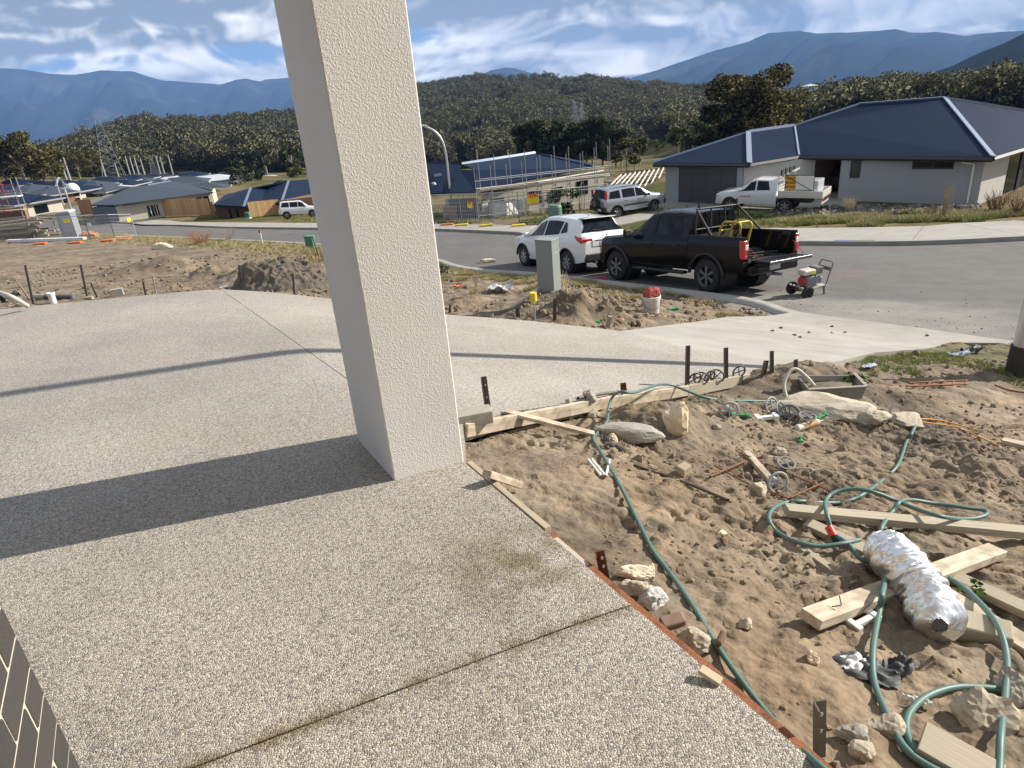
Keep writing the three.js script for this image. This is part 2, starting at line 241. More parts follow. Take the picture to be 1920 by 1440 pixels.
// mounds of spoil
const bumps = [];
const mound = (px, py, f, r, h, sx = 1) => { const p = hit(px, py, f); bumps.push([p.x, p.z, r, h, sx]); };
let lot0 = (x, z) => { const b = max(0, farZ(x) - z), fall = 0.30 * max(0, b - 0.35) * (1 - sst(-1.6, 1.3, x)); return smax(planeY(x, z), yN(x, z) - 0.11 - fall, 0.25); };
mound(545, 524, lot0, 1.15, 0.5, 1.6); mound(470, 522, lot0, 0.8, 0.42, 1.4); mound(400, 516, lot0, 0.7, 0.4, 1.5); mound(310, 509, lot0, 1.1, 0.62, 2.0); mound(30, 520, lot0, 0.6, 0.16);
mound(1075, 594, lot0, 0.45, 0.42, 1.3); mound(1160, 604, lot0, 0.3, 0.2, 1.6); mound(985, 583, lot0, 0.3, 0.1); mound(880, 565, lot0, 0.5, 0.16, 1.5); mound(1240, 606, lot0, 0.35, 0.1); mound(930, 545, lot0, 0.5, 0.12, 1.6);
mound(1250, 795, lot0, 0.45, 0.14); mound(1480, 722, lot0, 0.6, 0.20, 1.4); mound(1560, 735, lot0, 0.5, 0.12); mound(1010, 880, lot0, 0.35, 0.05, 1.4); mound(1640, 800, lot0, 0.4, 0.10, 1.3); mound(1800, 700, lot0, 0.9, 0.15, 1.6); mound(1340, 760, lot0, 0.3, 0.07); mound(1800, 860, lot0, 0.5, 0.12); mound(1730, 760, lot0, 0.4, 0.09);
const lot = (x, z) => {
  let y = lot0(x, z);
  for (const [bx, bz, r, h, sx] of bumps) { const dx = (x - bx) / sx, dz = z - bz, d = (dx * dx + dz * dz) / (r * r); if (d < 5) y += h * exp(-d * 1.3) * (1 + 0.22 * vn(x * 2.3 / r, z * 2.3 / r, 77) + 0.12 * vn(x * 6 / r, z * 6 / r, 78)); }
  return y;
};
const roadY = (x, z) => planeY(x, z) - 0.1;
const kerbXZ = kerbNear.map(xz), dKerb = (x, z) => dPoly(x, z, kerbXZ, false);
const crossY = (x, z) => lerp(planeY(x, z) - 0.008, smax(planeY(x, z) - 0.03, yN(x, z) - 0.005, 0.3), sst(0, 2.2, dKerb(x, z)));
const crossW = crossPoly.map(p => xz(hit(p[0], p[1], crossY)));
const rough = (x, z) => { // tilled, trampled earth
  const w = sst(-0.1, 0.3, fbm(x * 0.7 + 3, z * 0.7, 3, 5));
  return 0.055 * fbm(x * 2.1, z * 2.1, 4, 11) + (0.028 + 0.03 * w) * fbm(x * 6.5, z * 6.5, 4, 15) + 0.034 * (0.25 + w) * (0.4 - abs(fbm(x * 15, z * 15, 3, 19)) * 1.6) + 0.02 * fbm(x * 30, z * 30, 2, 23);
};
const slabN = (x, z) => yN(x, z);
const soilY = (x, z) => lot(x, z) + rough(x, z) * (0.35 + 0.65 * clamp(dPoly(x, z, slabPoly) / 0.35)) - 0.02 - (z < -10.5 ? 0.11 * sst(-10.5, -12, z) * (1 - sst(0.1, 1.8, dKerb(x, z))) : 0);
const inRoad = (x, z) => inPoly(x, z, roadPoly), inSlab = (x, z) => inPoly(x, z, slabPoly), inCross = (x, z) => inPoly(x, z, crossW);
const beyondRoad = (x, z) => z < -12 && !inRoad(x, z) && inPoly(x, z, [...kerbFar.map(xz), [-400, -60], [-400, -400], [400, -400], [400, -10]]);
const top = (x, z) => inSlab(x, z) ? slabN(x, z) : inCross(x, z) ? crossY(x, z) : inRoad(x, z) ? roadY(x, z) : z < -60 || beyondRoad(x, z) ? planeY(x, z) + 0.04 : soilY(x, z);
const G = (px, py) => hit(px, py, top);
const GL = (px, py) => hit(px, py, lot);

// polygon (x,z) cut into cells and laid on a height function, with a skirt
function drape(P, cx, f, colf, skirt = 0) {
  const pos = [], uv = [], col = [], ix = [], c = [0, 0, 0], nodes = new Map(), loose = new Map();
  let x0 = 1e9, x1 = -1e9, z0 = 1e9, z1 = -1e9; for (const [x, z] of P) { x0 = min(x0, x); x1 = max(x1, x); z0 = min(z0, z); z1 = max(z1, z); }
  const nx = Math.ceil((x1 - x0) / cx), nz = Math.ceil((z1 - z0) / cx);
  const add = (x, y, z, u, v) => { pos.push(x, y, z); uv.push(u, v); if (colf) { colf(x, z, c); col.push(c[0], c[1], c[2]); } return pos.length / 3 - 1; };
  const node = (i, j) => { const k = j * (nx + 1) + i; let n = nodes.get(k); if (n === undefined) { const x = x0 + i * cx, z = z0 + j * cx; n = add(x, f(x, z), z, x, z); nodes.set(k, n); } return n; };
  const vert = p => { const a = (p[0] - x0) / cx, b = (p[1] - z0) / cx, i = Math.round(a), j = Math.round(b); if (abs(a - i) < 1e-6 && abs(b - j) < 1e-6) return node(i, j); const k = Math.round(a * 1e4) + ',' + Math.round(b * 1e4); let n = loose.get(k); if (n === undefined) { n = add(p[0], f(p[0], p[1]), p[1], p[0], p[1]); loose.set(k, n); } return n; };
  const clip = (Q, ax, v, s) => { const R = []; for (let i = 0; i < Q.length; i++) { const a = Q[i], b = Q[(i + 1) % Q.length], da = (a[ax] - v) * s, db = (b[ax] - v) * s; if (da >= 0) R.push(a); if ((da >= 0) !== (db >= 0)) { const t = da / (da - db); R.push(ax ? [lerp(a[0], b[0], t), v] : [v, lerp(a[1], b[1], t)]); } } return R; };
  for (let j = 0; j < nz; j++) {
    const a = z0 + j * cx, b = z0 + (j + 1) * cx, row = clip(clip(P, 1, a, 1), 1, b, -1); if (row.length < 3) continue;
    for (let i = 0; i < nx; i++) {
      const e = x0 + i * cx, g = x0 + (i + 1) * cx, Q = clip(clip(row, 0, e, 1), 0, g, -1); if (Q.length < 3) continue;
      let ar = 0; for (let k = 0; k < Q.length; k++) { const p = Q[k], q = Q[(k + 1) % Q.length]; ar += p[0] * q[1] - q[0] * p[1]; } if (abs(ar) < 1e-9) continue;
      if (abs(abs(ar) / 2 - cx * cx) < 1e-5 * cx * cx) { const A = node(i, j), B = node(i, j + 1), C = node(i + 1, j + 1), D = node(i + 1, j); ix.push(A, B, C, A, C, D); continue; }
      for (const t of THREE.ShapeUtils.triangulateShape(Q.map(p => new THREE.Vector2(p[0], p[1])), [])) { let [p, q, r] = t.map(k => Q[k]); if ((q[0] - p[0]) * (r[1] - p[1]) - (q[1] - p[1]) * (r[0] - p[0]) > 0) [q, r] = [r, q]; ix.push(vert(p), vert(q), vert(r)); }
    }
  }
  const st = max(cx, 0.1);
  if (skirt) for (let i = 0; i < P.length; i++) { const p = P[i], q = P[(i + 1) % P.length], n = max(1, Math.ceil(hypot(q[0] - p[0], q[1] - p[1]) / st)); for (let k = 0; k < n; k++) { const a = [lerp(p[0], q[0], k / n), lerp(p[1], q[1], k / n)], b = [lerp(p[0], q[0], (k + 1) / n), lerp(p[1], q[1], (k + 1) / n)], ya = f(...a), yb = f(...b), m = [[a, ya], [b, yb], [b, yb - skirt], [a, ya - skirt]].map(([s, y]) => add(s[0], y, s[1], s[0] + s[1], y)); ix.push(m[0], m[1], m[2], m[0], m[2], m[3]); } }
  const g = new THREE.BufferGeometry(); g.setAttribute('position', new THREE.Float32BufferAttribute(pos, 3)); g.setAttribute('uv', new THREE.Float32BufferAttribute(uv, 2)); if (colf) g.setAttribute('color', new THREE.Float32BufferAttribute(col, 3)); g.setIndex(ix);
  g.computeVertexNormals(); return g;
}
const grey = (c, k) => { c[0] = c[1] = c[2] = k; };
// ---------- setting: far land ----------
const azOf = d => atan2(d.x, -d.z), tanOf = d => d.y / hypot(d.x, d.z);
const table = a => a.map(([px, py, r]) => { const d = ray(px, py); return [azOf(d), tanOf(d), r]; });
const look = (tb, az, k) => { if (az <= tb[0][0]) return tb[0][k]; for (let i = 1; i < tb.length; i++) if (az <= tb[i][0]) return lerp(tb[i - 1][k], tb[i][k], sst(0, 1, (az - tb[i - 1][0]) / (tb[i][0] - tb[i - 1][0]))); return tb[tb.length - 1][k]; };
// bushland skyline of the photograph (tops of trees) with its distance
const ridge = table([[-500, 330, 700], [-150, 322, 700], [0, 316, 700], [70, 310, 700], [110, 292, 680], [160, 272, 650], [230, 256, 620], [330, 243, 600], [450, 238, 600], [560, 230, 650], [680, 196, 800], [790, 172, 900], [900, 156, 950], [1000, 154, 950], [1100, 160, 950], [1200, 169, 900], [1300, 181, 850], [1400, 191, 700], [1500, 198, 560], [1620, 193, 480], [1740, 187, 440], [1900, 174, 420], [2050, 166, 420], [2500, 120, 420]]);
const R0 = 125;
function farLand(x, z) {
  const r = hypot(x, z); if (r < R0) return planeY(x, z);
  const az = atan2(x, -z), k = R0 / r, y0 = planeY(x * k, z * k);
  if (abs(az) > 1.1) { const b = sst(1.1, 1.6, abs(az)); return lerp(farLand2(r, Math.sign(az) * 1.1, y0), lerp(y0, -40, sst(125, 900, r)), b); }
  return farLand2(r, az, y0);
}
// foot of the bush in the photograph
const vale = table([[-500, 345, 300], [0, 332, 300], [330, 328, 300], [450, 324, 290], [560, 320, 290], [785, 314, 330], [1000, 303, 340], [1150, 296, 320], [1280, 288, 270], [1400, 280, 230], [1550, 268, 205], [1700, 250, 195], [1900, 240, 190], [2400, 230, 190]]);
function farLand2(r, az, y0) {
  const R = look(ridge, az, 2), yr = 1.7 + look(ridge, az, 1) * R, Rv = look(vale, az, 2), yv = 1.7 + look(vale, az, 1) * Rv;
  if (r < Rv) return lerp(y0, yv, (r - R0) / (Rv - R0));
  if (r < R) { const t = (r - Rv) / (R - Rv); return lerp(yv, yr, Math.pow(t, 1.15)) + 6 * sin(t * PI) * fbm(az * 22, r / 160, 3, 4) - 2 * sin(t * PI); }
  return lerp(yr, -130, sst(R, R + 1500, r));
}
const groundCols = { soil: [0.9, 0.88, 0.86] };
{
  const axis = (n0, d0, n1, e) => { const a = []; for (let i = 0; i <= n0; i++) a.push(i * d0); for (let i = 0; i < n1; i++) a.push(a[a.length - 1] + (a[a.length - 1] - a[a.length - 2]) * e); return a; };
  const px = axis(60, 0.7, 60, 1.085), nz = axis(140, 0.7, 64, 1.07), xs = [...px.slice(1).reverse().map(v => -v), ...px], zs = [...axis(8, 1, 24, 1.3).slice(1).reverse(), 0, ...nz.slice(1).map(v => -v)];
  const pos = [], uv = [], col = [], ix = [];
  for (const z of zs) for (const x of xs) {
    let y = hypot(x, z) > R0 ? farLand(x, z) : z < -62 ? planeY(x, z) : beyondRoad(x, z) ? planeY(x, z) : lot(x, z) - 0.35;
    if (z > -110 && z < 4 && inRoad(x, z)) y -= 0.4; if (inCross(x, z) || inSlab(x, z)) y -= 0.5;
    pos.push(x, y, z); uv.push(x, z);
    // dry grass, bare soil, scrub floor
    const g = fbm(x * 0.16, z * 0.16, 4, 61), h = fbm(x * 0.9, z * 0.9, 3, 62);
    const s = sst(-0.15, 0.25, g + 0.5 * h), c = [lerp(0.42, 0.95, s), lerp(0.54, 0.93, s), lerp(0.28, 0.78, s)];
    col.push(...c);
  }
  const w = xs.length; for (let j = 0; j < zs.length - 1; j++) for (let i = 0; i < w - 1; i++) { const a = j * w + i; ix.push(a, a + 1, a + w, a + 1, a + w + 1, a + w); }
  const g = tri(pos, ix, uv); g.setAttribute('color', new THREE.Float32BufferAttribute(col, 3));
  struct('ground', g, MP(0xffffff, { map: soilTex, roughness: 1, specularIntensity: 0.1, vertexColors: true, side: THREE.DoubleSide }));
}
// mountain ranges: [skyline px], distance, depth towards the viewer, foot height
function range(name, sky, R, depth, foot, c, rough, sd) {
  const tb = table(sky), a0 = tb[0][0], a1 = tb[tb.length - 1][0], n = 260, m = 44, pos = [], ix = [], uv = [];
  for (let j = 0; j <= m; j++) for (let i = 0; i <= n; i++) {
    const az = lerp(a0, a1, i / n), t = j / m; // t 0 ridge .. 1 foot
    let h = 0; for (let q = 1; q < tb.length; q++) if (az <= tb[q][0] || q === tb.length - 1) { h = lerp(tb[q - 1][1], tb[q][1], clamp((az - tb[q - 1][0]) / (tb[q][0] - tb[q - 1][0]))); break; }
    const r = R - depth * t + R * 0.02 * sin(az * 9 + sd), yr = 1.7 + h * r + fbm(az * 60, sd, 3, 9) * R * 0.0006;
    const spur = abs(fbm(az * 16 + t * 1.6 + sd, t * 1.5 + sd, 4, 31)) * 1.6;
    const fall = Math.pow(t, 0.85 + 0.55 * spur);
    let y = lerp(yr, foot, fall) + sin(t * PI) * (spur - 0.35) * (yr - foot) * rough;
    if (t > 0) y = min(y, 1.7 + h * r * 0.995 - t * 2);
    pos.push(sin(az) * r, y, -cos(az) * r); uv.push(az * R, t * depth);
  }
  // back face
  const b0 = pos.length / 3; for (let i = 0; i <= n; i++) { const k = i * 3, s = 1.03; pos.push(pos[k] * s, foot, pos[k + 2] * s); uv.push(0, 0); }
  for (let j = 0; j < m; j++) for (let i = 0; i < n; i++) { const a = j * (n + 1) + i; ix.push(a, a + n + 1, a + 1, a + 1, a + n + 1, a + n + 2); }
  for (let i = 0; i < n; i++) ix.push(i, i + 1, b0 + i, i + 1, b0 + i + 1, b0 + i);
  const bush = texture(256, (u, v) => { const q = fbp(u * 6, v * 6, 6, 5, sd * 3 | 0), s = sst(0.12, 0.4, q); return [lerp(c[0], 0.035, s), lerp(c[1], 0.036, s), lerp(c[2], 0.03, s)]; }, 3800);
  return struct(name, tri(pos, ix, uv), MP(0xffffff, { map: bush, roughness: 1, specularIntensity: 0, side: THREE.DoubleSide }));
}
range('mountain_range', [[-420, 190], [-200, 150], [0, 128], [45, 130], [90, 138], [140, 140], [190, 132], [250, 134], [300, 150], [360, 155], [415, 159], [440, 150], [463, 147], [488, 153], [497, 149], [540, 145], [640, 150], [700, 158], [790, 158], [850, 148], [905, 142], [960, 152], [1050, 170]], 8200, 3600, -170, [0.010, 0.015, 0.013], 0.3, 1);
range('mountain', [[850, 158], [890, 146], [920, 132], [945, 127], [965, 128], [1000, 138], [1020, 145], [1060, 158]], 6200, 1100, -150, [0.012, 0.017, 0.014], 0.15, 2);
range('mountain_range', [[1080, 175], [1165, 152], [1230, 132], [1270, 118], [1330, 98], [1400, 79], [1440, 62], [1500, 57], [1530, 63], [1570, 61], [1600, 60], [1640, 58], [1680, 54], [1710, 62], [1755, 59], [1810, 67], [1870, 60], [1920, 58], [2100, 40], [2400, 60]], 6800, 3300, -150, [0.012, 0.018, 0.015], 0.3, 3);
range('mountain', [[1690, 160], [1740, 140], [1790, 122], [1840, 98], [1880, 82], [1920, 62], [2050, 20], [2300, 30]], 1900, 800, -60, [0.010, 0.013, 0.010], 0.15, 4);

// ---------- driveway slab ----------
const clipP = (P, nx, nz, c) => { const R = []; for (let i = 0; i < P.length; i++) { const a = P[i], b = P[(i + 1) % P.length], da = nx * a[0] + nz * a[1] - c, db = nx * b[0] + nz * b[1] - c; if (da >= 0) R.push(a); if ((da >= 0) !== (db >= 0)) { const t = da / (da - db); R.push([lerp(a[0], b[0], t), lerp(a[1], b[1], t)]); } } return R; };
const lineOf = (a, b) => { const dx = b.x - a.x, dz = b.z - a.z, l = hypot(dx, dz); return [-dz / l, dx / l, (-dz * a.x + dx * a.z) / l]; }; // normal, offset
{
  const cr = lineOf(slabFar[1], pilC), j1 = onN(360, 1440), j2 = onN(1200, 1130), jt = lineOf(j1, j2);
  const aggC = (x, z, c) => { const k = 0.955 + 0.22 * fbm(x * 0.8, z * 0.8, 4, 90) + 0.10 * fbm(x * 3, z * 3, 3, 94), s = sst(0.05, 0.4, fbm(x * 0.55 + 9, z * 0.55, 3, 97)); const st = min(0.6, exp(-((x + 0.02) ** 2 + (z + 2.12) ** 2) / 0.09) * sst(-0.35, 0.3, fbm(x * 9, z * 9, 3, 44)) * 0.5 + exp(-((jt[0] * x + jt[1] * z - jt[2]) ** 2) / 0.0009) * sst(-0.4, 0.3, fbm(x * 16, z * 16, 3, 48)) * 0.55); c[0] = k * (1.03 - st); c[1] = k * (1.015 - 0.01 * s - st * 1.1); c[2] = k * (0.995 - 0.03 * s - st * 1.3); };
  const gw = 0.0035, jw = 0.0036;
  const sideC = cr[0] * -3 + cr[1] * -3 > cr[2] ? 1 : -1, sideJ = jt[0] * -1 + jt[1] * -4 > jt[2] ? 1 : -1;
  const half = (P, l, s, g) => clipP(P, l[0] * s, l[1] * s, l[2] * s + g);
  const A0 = half(half(slabPoly, jt, sideJ, jw), cr, sideC, gw), A = clipP(A0, -jt[0] * -sideJ, -jt[1] * -sideJ, jt[2] * sideJ + 0.5), A2 = clipP(A0, jt[0] * -sideJ, jt[1] * -sideJ, -jt[2] * sideJ - 0.5), B = half(half(slabPoly, jt, sideJ, jw), cr, -sideC, gw), C = half(slabPoly, jt, -sideJ, jw);
  const wob = (x, z) => slabN(x, z);
  const d = struct('driveway', drape(slabPoly, 0.6, (x, z) => slabN(x, z) - 0.02, null, 0.02), M(lin(0.24, 0.22, 0.19), { roughness: 0.95 }));
  for (const P of [A, B, C, A2]) { const m = part('slab_panel', drape(P, P === C || P === A2 ? 0.035 : 0.1, wob, aggC, 0.12), mAgg, d); }
}
// ---------- soil ----------
const soilC = (x, z, c) => { // dry pale crust, damp dark patches, a little grass
  const a = fbm(x * 0.9, z * 0.9, 4, 101), b = fbm(x * 3.3, z * 3.3, 3, 104), k = 0.92 + 0.34 * a + 0.22 * b;
  const gr = sst(0.02, 0.3, fbm(x * 1.4 + 4, z * 1.4, 4, 109) + grassiness(x, z)); const w = sst(0.1, 0.4, fbm(x * 0.6 - 7, z * 0.6, 3, 117));
  c[0] = lerp(k * lerp(1.1, 0.74, w), 0.50 + 0.2 * b, gr * 0.7); c[1] = lerp(k * lerp(1.1, 0.75, w), 0.62 + 0.2 * b, gr * 0.7); c[2] = lerp(k * lerp(1.1, 0.78, w), 0.34 + 0.1 * b, gr * 0.7);
};
const poleBase = V(6.14, 0, -7.46), grassC = onP(1890, 652);
// grass grows on the verge beside the kerb, not on the worked soil
function grassiness(x, z) {
  const dk = dPoly(x, z, kerbNear.map(xz).slice(1, 20), false);
  let g = -0.6 + 0.95 * exp(-dk * dk / 4.5) * (x < 2.6 ? 1 : x < 5.5 ? 0.45 : 0.9); const dp = hypot(x - grassC.x + 0.7, (z - grassC.z - 0.2)); g += 0.75 * exp(-dp * dp / 1.6);
  if (z < -26 && x < -4) g += 0.35 * sst(-26, -40, z); return g;
}
{
  const right = [xz(pilC), xz(edgeEnd), [edgeEnd.x + edgeDir.x * 3.2, edgeEnd.z + edgeDir.z * 3.2], [12, 2.6], [12, kerbNear[0].z], xz(kerbNear[0]), crossW[8], crossW[9], crossW[10], crossW[11], crossW[12], crossW[13], ...slabBoard.map(xz)];
  const near = clipP(clipP(right, 1e-9, 1, -5.2), -1, 0, -3.6), r2 = clipP(clipP(right, 1e-9, 1, -5.2), 1, 0, 3.6), r3 = clipP(right, 0, -1, 5.2);
  struct('soil', drape(near, 0.021, soilY, soilC), mSoil);
  for (const P of [r2, r3]) struct('soil', drape(P, 0.06, soilY, soilC), mSoil);
  const kn = kerbNear.map(xz), far = slabFar.map(xz);
  const mid = [...far.slice(2), crossW[1], crossW[2], crossW[3], crossW[4], ...kn.slice(6, 18), [-8, -25], [-6, -14]];
  struct('soil', drape(mid, 0.07, soilY, soilC), mSoil);
  const left = [[-14, far[0][1] + 0.1], far[0], far[1], far[2], [-6, -14], [-8, -25], ...kn.slice(18), [-60, -44], [-40, -8.5]];
  const l1 = clipP(clipP(left, 0, 1, -26), 1, 0, -16), l2 = clipP(clipP(left, 0, 1, -26), -1, 0, 16), l3 = clipP(left, 0, -1, 26);
  struct('soil', drape(l1, 0.09, soilY, soilC), mSoil); struct('soil', drape(l2, 0.3, soilY, soilC), mSoil); struct('soil', drape(l3, 0.35, soilY, soilC), mSoil);
}
// ---------- street ----------
const curve = (pts, n) => new THREE.CatmullRomCurve3(pts.map(p => V(p.x, 0, p.z)), false, 'centripetal').getSpacedPoints(n);
function sweep(line, prof, f, rev = 1) { // profile of [offset towards the road, height] carried along a line
  const pos = [], uv = [], ix = []; let s = 0;
  line.forEach((p, i) => { const a = line[max(0, i - 1)], b = line[min(line.length - 1, i + 1)], l = hypot(b.x - a.x, b.z - a.z) || 1, nx = (b.z - a.z) / l * rev, nz = -(b.x - a.x) / l * rev; if (i) s += hypot(p.x - a.x, p.z - a.z); const y = f(p.x, p.z); let t = 0; prof.forEach(([o, h], k) => { if (k) t += hypot(o - prof[k - 1][0], h - prof[k - 1][1]); pos.push(p.x + nx * o, y + h, p.z + nz * o); uv.push(s, t); }); });
  const m = prof.length; for (let i = 0; i < line.length - 1; i++) for (let k = 0; k < m - 1; k++) { const a = i * m + k; ix.push(a, a + m, a + 1, a + 1, a + m, a + m + 1); }
  return tri(pos, ix, uv).toNonIndexed();
}
const flatN = g => { g.computeVertexNormals(); return g; };
const concPlain = M(0xffffff, { map: concTex, bumpMap: asphBump, bumpScale: 0.0015, roughness: 0.9 }), concPale = M(lin(1.12, 1.12, 1.12), { map: concTex, roughness: 0.88 });
{
  const roadC = (x, z, c) => { const near = kerbNear.map(xz).slice(0, 10), dk = dPoly(x, z, near, false); const dust = sst(0.0, 0.45, 0.5 * fbm(x * 0.5, z * 0.9, 4, 130) + 0.6 * exp(-dk * dk / 7) * sst(2.2, 6, x) - 0.22), k = 1 + 0.16 * fbm(x * 0.35, z * 0.35, 3, 133); const st = exp(-(((x - 9.2) / 0.9) ** 2 + ((z + 17.0) / 0.45) ** 2)) * sst(-0.2, 0.2, fbm(x * 6, z * 6, 3, 140)); c[0] = lerp(lerp(k, 2.0 * k, dust), 1.5, st); c[1] = lerp(lerp(k, 1.95 * k, dust), 1.1, st); c[2] = lerp(lerp(k, 1.8 * k, dust), 0.7, st); };
  struct('road', drape(roadPoly, 0.5, roadY, roadC), mRoad);
  const side = [[70, 404], [130, 391], [165, 378], [205, 364], [235, 357], [262, 356], [235, 366], [210, 382], [190, 396], [170, 408]].map(p => xz(onP(...p)));
  struct('side_street', drape(side, 2, (x, z) => planeY(x, z) + 0.06, (x, z, c) => grey(c, 1.2)), mRoad);
  const lift = (x, z) => planeY(x, z);
  const nearL = curve(kerbNear, 260), farL = curve(kerbFar, 260);
  struct('kerb', flatN(sweep(nearL, [[-0.03, -0.2], [-0.03, 0.0], [0.13, 0.0], [0.17, -0.015], [0.235, -0.08], [0.235, -0.2]], lift, 1)), concPale);
  struct('gutter', flatN(sweep(nearL, [[0.245, -0.2], [0.245, -0.084], [0.66, -0.094], [0.66, -0.2]], lift, 1)), M(0xffffff, { map: asphTex, color: lin(1.9, 1.85, 1.75), roughness: 0.9 }));
  const kf = struct('kerb', flatN(sweep(farL, [[0.62, -0.2], [0.62, -0.094], [0.2, -0.088], [0.15, 0.03], [0.12, 0.05], [-0.05, 0.05], [-0.05, -0.2]], lift, -1)), concPlain);
  // paint sprayed on the far kerb by the services crews
  for (const [p0, p1, c] of [[1581, 1601, [0.02, 0.10, 0.45]], [1611, 1631, [0.16, 0.12, 0.05]], [1792, 1817, [0.02, 0.09, 0.38]]]) {
    const near = px => farL.reduce((b, p) => { const d = abs(azOf(p) - azOf(ray(px, 449))); return d < b[0] ? [d, p] : b; }, [9, null])[1];
    const a = near(p0), b = near(p1), seg = [0, 0.25, 0.5, 0.75, 1].map(t => V(lerp(a.x, b.x, t), 0, lerp(a.z, b.z, t)));
    const m = part('paint_mark', flatN(sweep(seg, [[0.209, -0.088], [0.160, 0.031], [0.124, 0.055], [0.04, 0.055]], lift, a.x > b.x ? -1 : 1)), M(lin(...c), { roughness: 0.8 }), kf);
  }
  // footpath beyond the far kerb, cut into panels by its joints
  const back = [[2080, 404], [1904, 416], [1732, 424], [1675, 428], [1489, 430], [1300, 430], [1160, 427], [993, 424], [815, 421], [700, 420], [590, 419], [437, 418], [320, 414], [230, 410]].map(p => onP(...p));
  const fp = [...kerbFar.slice(0, 14).map(p => [p.x, p.z]), ...back.slice().reverse().map(xz)];
  const base = struct('footpath', drape(fp, 1.2, (x, z) => planeY(x, z) + 0.02, null), M(lin(0.1, 0.09, 0.08)));
  const cuts = []; for (let i = 0; i < kerbFar.length - 1 && i < 13; i++) { const a = kerbFar[i], b = kerbFar[i + 1], n = max(1, Math.round(hypot(a.x - b.x, a.z - b.z) / 3)); for (let k = 0; k < n; k++) cuts.push([lerp(a.x, b.x, k / n), lerp(a.z, b.z, k / n), (b.x - a.x) / hypot(a.x - b.x, a.z - b.z), (b.z - a.z) / hypot(a.x - b.x, a.z - b.z)]); }
  const fc = (x, z, c) => { const k = 0.98 + 0.14 * fbm(x * 0.8, z * 0.8, 3, 150); c[0] = k; c[1] = k; c[2] = k; };
  for (let i = 0; i < cuts.length - 1; i++) {
    const a = cuts[i], b = cuts[i + 1]; const back2 = p => back.reduce((q, s) => hypot(s.x - p[0], s.z - p[1]) < hypot(q.x - p[0], q.z - p[1]) ? s : q);
    const w = p => dPoly(p[0], p[1], back.map(xz), false), na = [-a[3], a[2]], nb = [-b[3], b[2]]; const sg = (na[0] * (back2(a).x - a[0]) + na[1] * (back2(a).z - a[1])) > 0 ? 1 : -1;
    const dx = b[0] - a[0], dz = b[1] - a[1], L = hypot(dx, dz), ux = dx / L * 0.012, uz = dz / L * 0.012;
    const P = [[a[0] + ux, a[1] + uz], [b[0] - ux, b[1] - uz], [b[0] - ux + nb[0] * sg * w(b), b[1] - uz + nb[1] * sg * w(b)], [a[0] + ux + na[0] * sg * w(a), a[1] + uz + na[1] * sg * w(a)]].map(([x, z]) => [x, z]);
    const k0 = 0.06; const inset = [[lerp(P[0][0], P[3][0], 0.02), lerp(P[0][1], P[3][1], 0.02)], [lerp(P[1][0], P[2][0], 0.02), lerp(P[1][1], P[2][1], 0.02)], P[2], P[3]];
    part('footpath_panel', drape(inset, 1.2, (x, z) => planeY(x, z) + 0.055, fc, 0.03), mConc, base);
  }
  // concrete crossover
  struct('crossover', drape(crossW, 0.25, crossY, (x, z, c) => { const k = 1.06 + 0.16 * fbm(x * 0.7, z * 1.6, 4, 160) + 0.08 * fbm(x * 4, z * 4, 3, 163); c[0] = k; c[1] = k * 0.995; c[2] = k * 0.98; }, 0.12), mConc);
}
// ---------- porch pillar ----------
{
  const A = pilA, B = pilB, C = pilC, D = V(A.x + C.x - B.x, 0, A.z + C.z - B.z), Q = [A, B, C, D], y0 = -0.25, y1 = 2.75;
  const t = thing('porch_pillar', 'square cream rendered porch pillar with rough rolled texture', 'pillar', V((A.x + C.x) / 2, 0, (A.z + C.z) / 2));
  const bev = 0.006, pos = [], uv = []; const cx = t.position.x, cz = t.position.z; let run = 0;
  for (let i = 0; i < 4; i++) {
    const a = Q[i], b = Q[(i + 1) % 4], l = hypot(b.x - a.x, b.z - a.z), ux = (b.x - a.x) / l, uz = (b.z - a.z) / l, n = 40, m = 8;
    const P = (s, y) => [a.x + ux * s - cx, y, a.z + uz * s - cz];
    for (let k = 0; k < 1; k++) { const s0 = bev, s1 = l - bev; for (const [s, y] of [[s0, y0], [s1, y0], [s1, y1], [s0, y0], [s1, y1], [s0, y1]]) { pos.push(...P(s, y)); uv.push(run + s, y); } }
    // bevelled arris to the next face
    const c = Q[(i + 2) % 4], l2 = hypot(c.x - b.x, c.z - b.z), vx = (c.x - b.x) / l2, vz = (c.z - b.z) / l2; const e0 = [a.x + ux * (l - bev) - cx, a.z + uz * (l - bev) - cz], e1 = [b.x + vx * bev - cx, b.z + vz * bev - cz];
    for (const [e, y] of [[e0, y0], [e1, y0], [e1, y1], [e0, y0], [e1, y1], [e0, y1]]) { pos.push(e[0], y, e[1]); uv.push(run + l, y); }
    run += l;
  }
  part('render', tri(pos, null, uv), mRend, t);
}
